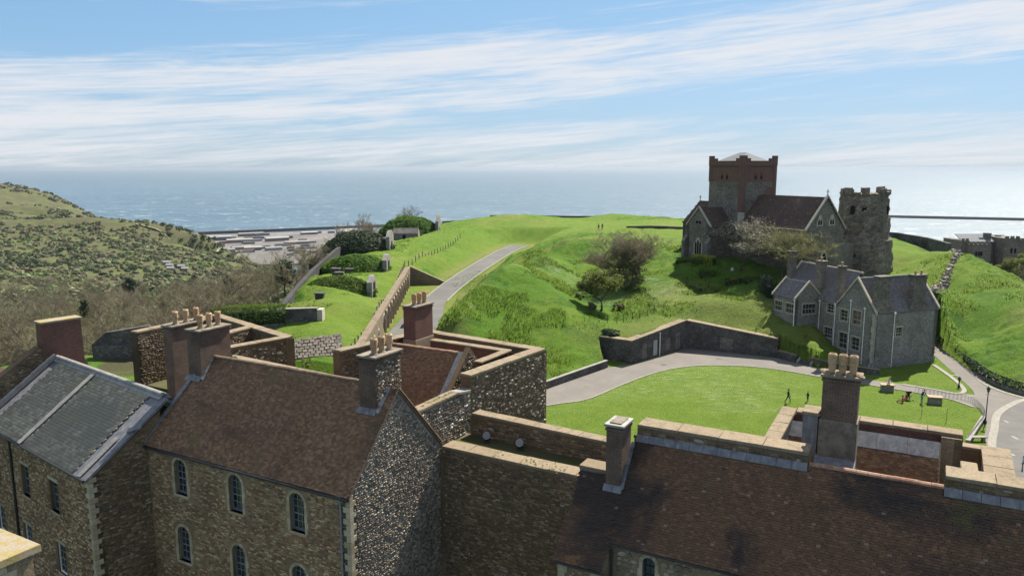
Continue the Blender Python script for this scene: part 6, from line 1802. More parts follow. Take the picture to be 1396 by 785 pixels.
# hedge-topped wall along the right road
rw = thing('roadside_wall', 'low stone wall with a dark clipped hedge along the right hand road', 'wall', (64, 105, 0))
line = catmull([(68.6, 122), (67.6, 114.6), (65.2, 105.8), (63.2, 97.6), (63.8, 92.0), (67.2, 88), (73, 82), (84, 68)], 5)
ribbon('wall', [(p[0], p[1], 0) for p in line], .5, M_ragtex, .6, None, thick=.9, parent=rw)
def line_fn(line, w, z0, z1):
    P = np.array([(p[0], p[1]) for p in line]); seg = np.linalg.norm(np.diff(P, axis=0), axis=1); cs = np.concatenate([[0], np.cumsum(seg)])
    def f(g_, n):
        u = g_.uniform(0, cs[-1], n); x = np.interp(u, cs, P[:, 0]); y = np.interp(u, cs, P[:, 1]); a = g_.uniform(-1, 1, n); b = g_.uniform(0, 1, n)
        du = np.stack([np.interp(u + .5, cs, P[:, 0]) - x, np.interp(u + .5, cs, P[:, 1]) - y], 1); du /= np.linalg.norm(du, axis=1)[:, None] + 1e-9
        e = np.where(g_.random(n) < .5, np.sign(a), a); bb = np.where(np.abs(e) < 1, 1.0, b)
        N = np.stack([-du[:, 1] * e, du[:, 0] * e, bb * .6], 1)
        return np.stack([x - du[:, 1] * e * w, y + du[:, 0] * e * w, z0 + (z1 - z0) * bb], 1), N
    return f
leafy('hedge_top', rw, 5000, line_fn(line, .35, .5, 1.35), .17, M_leafdk, 71)
mb = MB(); mb.path([(p[0] - .5, p[1], 1.15) for p in line], .035, 4); mb.build('rail', M_iron, rw)

# ---- far grey building at the right edge
fb = thing('battlemented_mansion', 'large grey stone building with battlements and chimneys behind the right hand slope', 'building', (180, 285, -16))
def fbx(px0, px1, py, Y, dep, zb=-22, mat=M_chtex, name='wall', parent=None):
    a, b = aty(px0, py, Y), aty(px1, py, Y); mb = MB(); mb.box((a[0], Y, zb), (b[0], Y + dep, a[2])); return mb.build(name, mat, parent or fb), a, b
for px0, px1, py, Y, dep in ((1311, 1322, 328, 283, 12), (1322, 1352, 333, 281, 14), (1352, 1372, 331, 285, 12), (1370, 1392, 325, 279, 13), (1392, 1420, 328, 284, 12)):
    o, a, b = fbx(px0, px1, py, Y, dep)
    n = max(2, int((b[0] - a[0]) / 1.6))
    for i in range(n):
        x = a[0] + (b[0] - a[0]) * (i + .2) / n; mb = MB(); mb.box((x, Y - .05, a[2]), (x + (b[0] - a[0]) / n * .55, Y + .6, a[2] + .8)); mb.build('merlon', M_chtex, fb)
for px0, px1, py in ((1316, 1331, 326), (1336, 1346, 324), (1346, 1352, 318), (1362, 1365, 321)):
    fbx(px0, px1, py, 286, 2.5, -2, name='chimney')
for px0, px1, py0, py1 in ((1313, 1350, 330, 326), (1352, 1372, 331, 326)):
    a, b = aty(px0, py0, 284), aty(px1, py1, 288); mb = MB(); mb.extrude([(a[0], 284, a[2]), (b[0], 284, a[2]), (b[0], 290, a[2] + 2.4), (a[0], 290, a[2] + 2.4)], (0, 0, .2)); mb.build('roof', M_leadroof, fb)
for px, py, w_, h_ in ((1331, 346, .8, 1.6), (1335, 346, .8, 1.6), (1338, 346, .8, 1.6), (1362, 345, 1, 2.2), (1366, 345, 1, 2.2), (1362, 358, 1, 2.2), (1367, 358, 1, 2.2), (1379, 342, .8, 1.8), (1384, 342, .8, 1.8), (1358, 346, .8, 1.8), (1359, 360, .8, 1.8), (1380, 356, .8, 1.8)):
    Y = 281 if px < 1352 else 285 if px < 1370 else 279
    p = aty(px, py, Y - .05); mb = MB(); mb.box((p[0] - w_ / 2, Y - .06, p[2] - h_ / 2), (p[0] + w_ / 2, Y + .1, p[2] + h_ / 2)); mb.build('window', M_dark, fb)

# ---- harbour
def f_dock(g):
    n = g.noise(.05, 5, .7); b = g.voro(.03, g.scaled(None, (1, .35, 1)))
    c = g.mix(g.mapr(n, .3, .7), (0.125, 0.117, 0.112), (0.165, 0.154, 0.147))
    bw_ = g.node('ShaderNodeRGBToBW'); g.put(bw_.inputs[0], b); return [g.mix(1.0, c, g.ramp(bw_.outputs[0], [(.2, .7), (.8, 1.1)]), 'MULTIPLY')]
M_dock = MAT('dock_paving', f_dock, .9, .2)
mb = MB(); mb.prism([(-700, 1130), (-420, 1010), (-250, 1050), (-170, 1300), (-215, 1560), (-300, 1620), (-640, 1480)], -108, -102.5); mb.build('dock_apron', M_dock, None, 'structure')
hp = thing('harbour_arm', 'long dark harbour wall beyond the ferry docks', 'harbour wall', (-420, 1640, -105))
mb = MB()
for a, b in zip(((-700, 1480), (-592, 1542), (-264, 1738), (-180, 1760)), ((-592, 1542), (-264, 1738), (-180, 1760), (-120, 1745))):
    a = np.array([*a, 0.]); b = np.array([*b, 0.]); f_ = Fr(a, b - a); mb.fbox(f_, 0, float(np.linalg.norm(b - a)), -110, -99.5, -9, 0)
mb.build('wall', M_dkwall, hp)
bk = thing('breakwater', 'long thin breakwater crossing the glittering sea at right', 'breakwater', (1300, 1920, -105))
mb = MB(); a = np.array([1005., 2050, 0]); b = np.array([2300., 1530, 0]); f_ = Fr(a, b - a); mb.fbox(f_, 0, float(np.linalg.norm(b - a)), -112, -98.5, -10, 0); mb.build('wall', M_dkwall, bk)
M_shed = [MAT('shed_' + n_, (lambda c: (lambda g: [c]))(c), .6, .4) for n_, c in (('white', (.24, .24, .235)), ('grey', (.15, .15, .15)), ('blue', (.10, .115, .15)), ('dark', (.06, .06, .065)), ('red', (.16, .09, .075)), ('cream', (.20, .185, .165)))]
g_ = np.random.default_rng(8); k = 0
sites = []
while k < 95:
    x, y = g_.uniform(-640, -215), g_.uniform(1110, 1560)
    if not inside([(-640, 1150), (-440, 1080), (-280, 1110), (-215, 1300), (-245, 1540), (-300, 1580), (-620, 1450)], x, y): continue
    big = k < 18; w, d, h_ = (g_.uniform(22, 50), g_.uniform(7, 13), g_.uniform(4, 7)) if big else (g_.uniform(9, 22), g_.uniform(3, 6), g_.uniform(3, 4.5))
    mb = MB(); mb.box((-w / 2, -d / 2, 0), (w / 2, d / 2, h_)); 
    o = mb.build('dock_shed' if big else 'lorry_trailer', M_shed[int(g_.choice([0, 1, 1, 2, 3, 4, 5]))], None)
    o.location = (x, y, -102.5); o.rotation_euler = (0, 0, R(30) + g_.normal(0, .05))
    if big:
        q = MB(); q.extrude([(-w / 2 - .5, -d / 2 - .5, h_), (-w / 2 - .5, d / 2 + .5, h_), (-w / 2 - .5, 0, h_ + 2)], (w + 1, 0, 0)); r_ = q.build('roof', M_shed[int(g_.choice([0, 1, 5]))], None); r_.parent = o
        tag(o, 'long low dock shed on the distant ferry apron', 'shed', 'sheds on the ferry docks')
    else: tag(o, 'tiny trailer parked on the distant ferry apron', 'trailer', 'trailers on the ferry docks')
    k += 1

for k, (px, py, w_, d_) in enumerate(((1301, 512, 1.3, .5), (1384, 597, .35, 1.2), (1372, 575, .3, 1.0))):
    p = atz(px, py); sheet('road_marking', [(p[0] - w_ / 2, p[1] - d_ / 2), (p[0] + w_ / 2, p[1] - d_ / 2 + .2), (p[0] + w_ / 2, p[1] + d_ / 2), (p[0] - w_ / 2, p[1] + d_ / 2 - .1)], M_kerb, .052)
for k, (px, py) in enumerate(((905, 497), (980, 489), (1322, 540), (1378, 620))):
    p = atz(px, py); sheet('drain_cover', [(p[0] - .35, p[1] - .3), (p[0] + .35, p[1] - .3), (p[0] + .35, p[1] + .3), (p[0] - .35, p[1] + .3)], M_iron, .05)
# ------------------------------------------------------------------ trees, hedges, scrub, grass
def skeleton(seed, h, trunk_h, r0, spread, levels=4, kids=(3, 5), up=.35, stems=1, lean=(0, 0)):
    g_ = random.Random(seed); segs = []; tips = []

    def grow(p, d, L, r, lev):
        n = 3; q = p
        for i in range(n):
            d2 = unit(np.array(d) + np.array([g_.gauss(0, .16), g_.gauss(0, .16), g_.gauss(0, .1) + (.06 if lev else 0)]))
            e = q + d2 * L / n; segs.append((q, e, r * (1 - .22 * i), r * (1 - .22 * (i + 1)), lev)); q = e; d = d2
            if lev and lev < levels and i < n - 1 and g_.random() < .75: child(q, d, L * g_.uniform(.45, .7), r * .5, lev + 1)
        if lev < levels:
            for k in range(g_.randint(*kids)): child(q, d, L * g_.uniform(.6, .85), r * .6, lev + 1)
        else: tips.append((q, d, L))

    def child(p, d, L, r, lev):
        a = g_.uniform(0, 2 * math.pi); o = np.array([math.cos(a), math.sin(a), 0])
        grow(p, unit(np.array(d) * (1 - spread) + o * spread * 1.3 + np.array([0, 0, up * .5])), L, r, lev)
    for s in range(stems):
        a = 2 * math.pi * s / stems; d = unit(np.array([lean[0] + (.35 * math.cos(a) if stems > 1 else g_.gauss(0, .06)), lean[1] + (.35 * math.sin(a) if stems > 1 else g_.gauss(0, .06)), 1]))
        grow(np.array([.3 * math.cos(a) if stems > 1 else 0, .3 * math.sin(a) if stems > 1 else 0, -.4]), d, trunk_h * g_.uniform(.85, 1.1), r0, 0)
    zt = max(e[1][2] for e in segs); k = h / zt
    return [(a * k, b * k, r * 1, s * 1, l) for a, b, r, s, l in segs], [(p * k, d, L * k) for p, d, L in tips]


def tree_meshes(seed, h, trunk_h, r0, spread, levels=4, kids=(2, 3), twigs=7, tw=.022, tl=.9, leaves=0, leaf=.16, mat_t=None, **kw):
    segs, tips = skeleton(seed, h, trunk_h, r0, spread, levels, kids, **kw); g_ = np.random.default_rng(seed)
    mb = MB()
    for a, b, r, s, l in segs:
        if l < levels: mb.tube(a, b, max(r, .018), max(s, .014), 6 if l == 0 else 4 if l < 3 else 3, cap=False)
    trunk = mb.mesh('trunk', smooth=True, recalc=False)
    V = []; rr = []
    src = [(a, b) for a, b, r, s, l in segs if l >= levels - 1]
    for (a, b) in src:
        w = max(.02, tw); d = unit(b - a); o = unit(np.cross(d, g_.normal(0, 1, 3))); V += [a - o * w, a + o * w, b]; rr += [g_.random()] * 3
    for p, d, L in tips:
        for k in range(twigs):
            dd = unit(d + g_.normal(0, .55, 3) + np.array([0, 0, .12])); st = p - np.array(d) * L * g_.uniform(0, .8); e = st + dd * tl * g_.uniform(.5, 1.3); o = unit(np.cross(dd, g_.normal(0, 1, 3))) * tw
            V += [st - o, st + o, e]; rr += [g_.random()] * 3
    for k in range(leaves):
        p, d, L = tips[g_.integers(len(tips))]; c = p + g_.normal(0, .28, 3) * L; a = unit(g_.normal(0, 1, 3)); b = unit(np.cross(a, g_.normal(0, 1, 3))); s = leaf * g_.uniform(.5, 1.4)
        V += [c - a * s, c + a * s, c + b * s]; rr += [g_.random()] * 3
    V = np.array(V); crown = np_mesh('crown', V, np.arange(len(V)).reshape(-1, 3), {'rnd': np.array(rr)})
    return trunk, crown


def tree_thing(name, label, cat, meshes, mats, loc, rz=0, sc=1.0, group=None):
    t = thing(name, label, cat, (0, 0, 0), group)
    new_obj('trunk', meshes[0], mats[0], t); new_obj('crown', meshes[1], mats[1], t)
    t.location = loc; t.rotation_euler = (0, 0, rz); t.scale = (sc, sc, sc) if not hasattr(sc, '__len__') else sc
    return t


# woodland of bare trees below the bank
PROT = [tree_meshes(200 + k, 13, 4.0, .18, .50, 4, (2, 3), 9, .034, 1.15, leaves=0) for k in range(4)] + [tree_meshes(210 + k, 11.5, 3.2, .16, .6, 4, (2, 3), 8, .03, 1.1, leaves=260, leaf=.13) for k in range(2)]
CASTLE = [(-42, 96), (-42, 135), (-47.5, 165), (-51, 216), (-46, 262), (-46, 300), (90, 304), (126, 300), (126, 30), (-42, 30)]
g_ = np.random.default_rng(17); spots = []
def try_spot(x, y, dmin):
    if inside(CASTLE, np.array([x]), np.array([y]))[0]: return False
    for a, b in spots:
        if (a - x) ** 2 + (b - y) ** 2 < dmin * dmin: return False
    spots.append((x, y)); return True
k = 0
while len(spots) < 285 and k < 60000:
    k += 1
    Y = 118 + 300 * g_.random() ** 1.25; px = g_.uniform(-40, 560)
    X = (px - 698) / 1035 * Y * 1.03
    if X > -44 and Y < 300: continue
    if X < -52 and Y < 124 : continue
    try_spot(X, Y, 4.6 + .016 * (Y - 100))
LBL = ['leafless grey-brown tree in the wood below the grass bank', 'slender bare tree with green buds in the wood below the bank']
protos = []
for k, m in enumerate(PROT):
    protos.append(tree_thing('bare_tree', LBL[0] if k < 4 else LBL[1], 'tree', m, (M_bark, M_twig if k < 4 else M_twiggr), (0, 0, 0), group='bare trees in the valley wood'))
used = [False] * len(protos)
zs = ground(np.array([s[0] for s in spots]), np.array([s[1] for s in spots]), False)
for (x, y), z in zip(spots, zs):
    q = int(g_.choice(6, p=[.2, .2, .2, .18, .11, .11])); r = protos[q]; s = g_.uniform(.7, 1.15)
    if not used[q]: used[q] = True; r.location = (x, y, z - .3); r.rotation_euler = (0, 0, g_.uniform(0, 6)); r.scale = (s, s, s)
    else: copy_thing(r, (x, y, z - .3), g_.uniform(0, 6), scale=(s * g_.uniform(.9, 1.15), s * g_.uniform(.9, 1.15), s))


def shell_fn(c, rx, ry, rz, clumps=14, seed=1, fill=.5, low=-.5):
    gg = np.random.default_rng(seed); cs = gg.normal(0, 1, (clumps, 3)); cs /= np.linalg.norm(cs, axis=1)[:, None]; cs[:, 2] = np.maximum(cs[:, 2], low); cs *= np.array([rx, ry, rz]) * gg.uniform(.35, .85, (clumps, 1)); cr = gg.uniform(.25, .5, clumps) * min(rx, rz)
    def f(g_, n):
        i = g_.integers(0, clumps, n); d = g_.normal(0, 1, (n, 3)); d /= np.linalg.norm(d, axis=1)[:, None]; r = cr[i] * (g_.random(n) ** .35)
        return np.array(c) + cs[i] + d * r[:, None], d
    return f


# dark evergreens that stand out of the wood
EV = [((388, 392), 170, 5.4, 7.6, 'dark round evergreen tree in the middle of the bare wood'), ((117, 440), 205, 3.0, 9, 'narrow ivy-clad dark tree at the left of the bare wood'), ((178, 402), 300, 6, 9, 'dark evergreen in the bare wood above the twin chimney stacks'), ((312, 408), 190, 2.6, 8, 'thin dark ivy-clad tree left of the round evergreen'), ((265, 395), 330, 5, 8, 'distant dark green tree in the bare wood'), ((430, 372), 215, 4, 5, 'yellowish green bush at the foot of the bank')]
for k, ((px, py), Y, w, h_, lb) in enumerate(EV):
    p = aty(px, py, Y); z = float(ground(np.array([p[0]]), np.array([p[1]]), False)[0]); top = max(p[2] + h_ * .9, z + h_)
    t = thing('evergreen_tree', lb, 'tree', (p[0], p[1], z)); mb = MB(); mb.tube((p[0], p[1], z - .5), (p[0], p[1], top - h_ * .5), .28, .15, 7); mb.tube((p[0], p[1], top - h_ * .6), (p[0] + w * .2, p[1], top - h_ * .3), .12, .05, 5); mb.build('trunk', M_bark, t)
    leafy('crown', t, 2600, shell_fn((p[0], p[1], top - h_ * .5), w / 2, w / 2, h_ / 2, 22, 60 + k), .24, M_leafdk if k != 5 else M_leafyel, 300 + k, kind=None)


# single trees on the mound and by the church
def at_px(px, py, Y): p = aty(px, py, Y); return (p[0], p[1], gz(p[0], p[1]) - .1)
x, y, z = at_px(818, 422, 123)
ht = tree_meshes(231, 5.0, 2.4, .26, .62, 4, (2, 3), 5, .02, .6, lean=(-.12, 0), up=.25)
t = thing('hawthorn_tree', 'small windswept tree with a dense green crown in the grassy hollow', 'tree', (x, y, z)); tr = new_obj('trunk', ht[0], M_bark, t); tr.matrix_parent_inverse = Matrix(); 
leafy('crown', t, 9500, shell_fn((x - .1, y, z + 4.4), 4.5, 3.6, 2.7, 44, 5, low=-.15), .16, M_leafyel, 331, kind=None)
x, y, z = at_px(852, 392, 141)
bt_ = tree_meshes(232, 11.0, 1.6, .30, .60, 5, (2, 3), 6, .022, 1.0, stems=5, up=.3)
t = tree_thing('spreading_tree', 'large bare spreading tree with many stems in the grassy hollow', 'tree', bt_, (M_bark, M_twig), (x, y, z), .4, (1.02, 1.02, 1.0))
o = leafy('low_growth', t, 3000, shell_fn((0, 0, 2.6), 6.0, 4.5, 2.6, 30, 8), .15, M_twiggr, 332); o.matrix_parent_inverse = Matrix()
x, y, z = at_px(1010, 371, 141)
t = tree_thing('blossom_tree', 'pale blossoming tree in front of the church nave', 'tree', tree_meshes(233, 9.3, 1.8, .2, .58, 4, (3, 3), 11, .026, .9, leaves=4200, leaf=.13, stems=2), (M_bark, M_blossom), (x, y, z), 1.0, (1.3, 1.3, 1.08))
x, y, z = at_px(1072, 388, 131)
t = tree_thing('budding_tree', 'greenish bare tree between the blossoming tree and the grey house', 'tree', tree_meshes(234, 9.6, 1.8, .2, .58, 4, (3, 3), 11, .024, 1.0, leaves=1800, leaf=.12, stems=3), (M_bark, M_twiggr), (x, y, z), 2.0, (1.3, 1.3, 1.08))
for px, py, Y, w, lb in ((843, 424, 124, 2.6, 'low bare bush right of the windswept tree'), (790, 414, 127, 1.6, 'small pointed dark bush left of the windswept tree'), (806, 424, 122, 1.5, 'tiny scrubby bush at the foot of the windswept tree')):
    x, y, z = at_px(px, py, Y); t = thing('bush', lb, 'bush', (x, y, z)); mb = MB(); mb.tube((x, y, z - .2), (x, y, z + .8), .08, .04, 5); mb.build('stem', M_bark, t); leafy('leaves', t, 700, shell_fn((x, y, z + .7), w / 2, w / 2, .8, 10, int(px)), .13, M_twiggr if px > 800 else M_leafdk, int(px), kind=None)


def hedge(label, pts, w, h_, mat, n, seed, cat='hedge', z0=None):
    pts = [aty(*p) if len(p) == 3 and p[0] > 200 else np.array(p) for p in pts]; pts = [np.array([p[0], p[1], gz(p[0], p[1]) if z0 is None else z0]) for p in pts]
    t = thing('hedge', label, cat, tuple(pts[0])); zz = np.mean([p[2] for p in pts])
    mb = MB()
    for a, b in zip(pts[:-1], pts[1:]):
        d = unit((b - a) * [1, 1, 0]); q = np.array([-d[1], d[0], 0]) * w * .28; mb.hexa([a - q - AZ * .4, b - q - AZ * .4, b + q - AZ * .4, a + q - AZ * .4] + [p + AZ * h_ * .72 for p in (a - q, b - q, b + q, a + q)])
    mb.build('stems', M_leafdk, t)
    leafy('leaves', t, n, line_fn(pts, w / 2, zz - .1, zz + h_), .13, mat, seed); return t


hedge('clipped dark hedge left of the golden hedge by the church', [(922, 358, 147), (958, 362, 144)], 1.0, 1.2, M_hedge, 1300, 401)
hedge('bright golden clipped hedge in front of the church transept', [(946, 357, 146.5), (974, 363, 143)], 1.6, 1.6, M_hedgegold, 1800, 402)
hedge('clipped green hedge just below the golden hedge', [(955, 370, 140), (975, 370, 140)], 1.3, 1.2, M_hedge, 900, 403)
hedge('dark clipped hedge below the blossoming tree', [(990, 378, 136), (1018, 380, 136)], 1.2, 1.1, M_hedge, 900, 404)
hedge('low hedge between the blossoming tree and the grey house', [(1016, 384, 134), (1040, 386, 134)], 1.2, 1.0, M_hedge, 900, 405)
hedge('tall dark hedge beside the far end of the grey house', [(1042, 396, 130), (1050, 412, 125)], 2.2, 2.6, M_leafdk, 1600, 406)
hedge('bright green leafy hedge on top of the bank, left of the grass strip', [(-46, 114.4, 3), (-41, 115.5, 3), (-35.2, 116.6, 3)], 3.0, 3.4, M_leaf, 5200, 407, z0=3.4)
hedge('dark shrub by the blank retaining wall end, foot of the mound', [(13.8, 111.5, 3), (15.5, 109.8, 3)], 1.4, .8, M_leafdk, 500, 408)
for i, (px, py, Y, w, h_) in enumerate(((1378, 385, 240, 9, 8), (1392, 372, 245, 7, 6))):
    p = aty(px, py, Y); zb = float(ground(np.array([p[0]]), np.array([p[1]]), False)[0]); t = thing('leafy_tree', ['green tree below the slope in front of the battlemented mansion', 'tree at the right edge in front of the battlemented mansion'][i], 'tree', (p[0], p[1], zb)); mb = MB(); mb.tube((p[0], p[1], zb - .5), (p[0], p[1], p[2] + h_ * .4), .3, .12, 6); mb.build('trunk', M_bark, t); leafy('crown', t, 2200, shell_fn((p[0], p[1], p[2] + h_ * .5), w / 2, w / 2, h_ / 2, 18, 77 + i), .3, M_leafyel, 340 + i, kind=None)


# scrub over the far hillside: one mass of bushes
def scrub(name, n, region, seed, smin, smax, mat, per=16, mask=True, thr=-.05):
    g_ = np.random.default_rng(seed); x = g_.uniform(region[0], region[1], n * 4); y = g_.uniform(region[2], region[3], n * 4)
    m = vnoise(x * .011, y * .018) + .6 * vnoise(x * .035, y * .05)
    ok = (~inside(CASTLE, x, y)) & ((m > thr) if mask else True) & (np.abs(x) < y * .95 + 40)
    x, y = x[ok][:n], y[ok][:n]; n = len(x); z = ground(x, y, False); ok = z > -96; x, y, z = x[ok], y[ok], z[ok]; n = len(x)
    s = g_.uniform(smin, smax, n) ** 1.0; c = np.stack([x, y, z], 1)
    d = g_.normal(0, 1, (n, per, 3)); d[..., 2] = np.abs(d[..., 2]); d /= np.linalg.norm(d, axis=2)[..., None]
    P = c[:, None] + d * s[:, None, None] * np.array([1, 1, .75]) * g_.uniform(.6, 1, (n, per, 1))
    a = np.cross(d, g_.normal(0, 1, d.shape)); a /= np.linalg.norm(a, axis=2)[..., None]; b = np.cross(d, a); q = (s[:, None, None] * g_.uniform(.25, .55, (n, per, 1)))
    V = np.stack([P - a * q, P - b * q, P + a * q, P + b * q], 2).reshape(-1, 3); F = np.arange(len(V)).reshape(-1, 4)
    col = np.clip(np.repeat(np.clip(.45 + .9 * vnoise(x * .02 + 7, y * .03) + g_.normal(0, .16, n), 0, 1), per * 4) + np.repeat(g_.normal(0, .06, n * per), 4), 0, 1)
    return new_obj(name, np_mesh(name, V, F, {'rnd': col}), mat, None, 'stuff')


scrub('hillside_scrub', 11500, (-1000, -40, 330, 1080), 501, .9, 4.4, M_scrub, 14, True, -.30)
scrub('valley_scrub', 5500, (-460, -48, 118, 470), 502, .7, 2.6, M_scrub, 16, False)
scrub('far_hill_scrub', 1800, (-1400, -500, 960, 1650), 503, 2.5, 8, M_scrub, 12, True, -.08)
hs = [(-318, 700), (-309, 704), (-324, 708), (-303, 698), (-313, 690)]
for i, (x, y) in enumerate(hs):
    z = float(ground(np.array([x]), np.array([y]), False)[0]); t = thing('hillside_house', 'tiny pale-roofed house among the scrub on the far hillside', 'house', (x, y, z), 'pale houses on the hillside'); mb = MB(); mb.box((x - 3, y - 2, z - 1), (x + 3, y + 2, z + 2.4)); mb.build('wall', M_shed[5], t); mb = MB(); mb.extrude([(x - 3.2, y - 2.3, z + 2.4), (x - 3.2, y + 2.3, z + 2.4), (x - 3.2, y, z + 3.8)], (6.4, 0, 0)); mb.build('roof', M_shed[0], t)
for i, pts in enumerate(([(325, 343, 955), (318, 335, 950), (305, 326, 945), (298, 320, 935)], [(190, 300, 900), (225, 312, 910), (250, 325, 912)])):
    P = [aty(*p) for p in pts]; line = [(p[0], p[1] - 8, float(ground(np.array([p[0]]), np.array([p[1] - 8]), False)[0]) + .5) for p in P]; ribbon('chalk_path', catmull(line, 4), 3.2, M_chalk, .4)


# rough grass blades
def blades(name, n, box, seed, hmin, hmax, cond, per=4):
    g_ = np.random.default_rng(seed); x = g_.uniform(box[0], box[1], n * 3); y = g_.uniform(box[2], box[3], n * 3)
    lo, mo, da, dr, sc = zones(x, y, x * 0); cl = vnoise(x * .22, y * .22) + .5 * vnoise(x * .6, y * .6)
    ok = cond(lo, mo, sc, cl, x, y); x, y, cl = x[ok][:n], y[ok][:n], cl[ok][:n]; n = len(x); z = ground(x, y)
    h = g_.uniform(hmin, hmax, n) * (1 + cl); V = []
    c = np.stack([x, y, z], 1)[:, None] + np.concatenate([g_.normal(0, .22, (n, per, 2)), np.zeros((n, per, 1))], 2)
    a = g_.uniform(0, 2 * np.pi, (n, per)); o = np.stack([np.cos(a), np.sin(a), 0 * a], 2) * (.05 + .07 * g_.random((n, per, 1)))
    tip = c + np.stack([g_.normal(.16, .14, (n, per)), g_.normal(.20, .14, (n, per)), h[:, None] * g_.uniform(.6, 1.2, (n, per))], 2)
    V = np.stack([c - o - [0, 0, .1], c + o - [0, 0, .1], tip], 2).reshape(-1, 3)
    col = np.repeat(np.clip(.5 + .6 * vnoise(x * .05 + 3, y * .05) + g_.normal(0, .15, n), 0, 1), per * 3)
    me = np_mesh(name, V, np.arange(len(V)).reshape(-1, 3), {'rnd': col})
    N = np.repeat(g_.normal(0, .28, (n * per, 3)) + [.1, .1, 1.0], 3, 0); N /= np.linalg.norm(N, axis=1)[:, None]
    me.normals_split_custom_set_from_vertices(N.tolist())
    return new_obj(name, me, M_tuft, None, 'stuff')


blades('rough_grass', 16000, (-14, 100, 92, 200), 601, .10, .24, lambda lo, mo, sc, cl, x, y: (lo > .55) & (sc < .5) & (cl > -.05) & (y < 250 - 1.2 * np.abs(x - 20)))
blades('bank_grass', 6000, (-48, -20, 96, 262), 602, .1, .25, lambda lo, mo, sc, cl, x, y: (sc < .5) & (x < -30) & (cl > -.05))

blades('tussock_grass', 7000, (-11, 8, 98, 124), 604, .22, .5, lambda lo, mo, sc, cl, x, y: (cl > -.1) & ~inside(LOWER, x, y), 5)
blades('hollow_grass', 5000, (2, 40, 118, 165), 605, .15, .38, lambda lo, mo, sc, cl, x, y: (cl > .1) & ~inside(LOWER, x, y), 5)
blades('slope_grass', 6000, (62, 104, 84, 150), 606, .18, .42, lambda lo, mo, sc, cl, x, y: (cl > .05) & ~inside(LOWER, x, y) & (x > 64), 5)
# ------------------------------------------------------------------ people, seats, railings, lamps, lights, van
def cloth(name, c):
    return MAT(name, (lambda cc: (lambda g: [g.mix(g.noise(14, 4), tuple(x * .75 for x in cc), tuple(min(.9, x * 1.15) for x in cc))]))(c), .85, .2)


M_skin = cloth('skin', (.52, .33, .24)); M_hair = cloth('dark_hair', (.035, .025, .02)); M_hairf = cloth('fair_hair', (.30, .2, .1))
CL = {k: cloth('cloth_' + k, v) for k, v in dict(black=(.02, .02, .025), navy=(.03, .04, .08), denim=(.08, .12, .2), red=(.42, .03, .04), pink=(.6, .33, .38), turquoise=(.10, .32, .42), skyblue=(.25, .42, .6), grey=(.25, .26, .28), khaki=(.22, .18, .11), white=(.7, .7, .68)).items()}


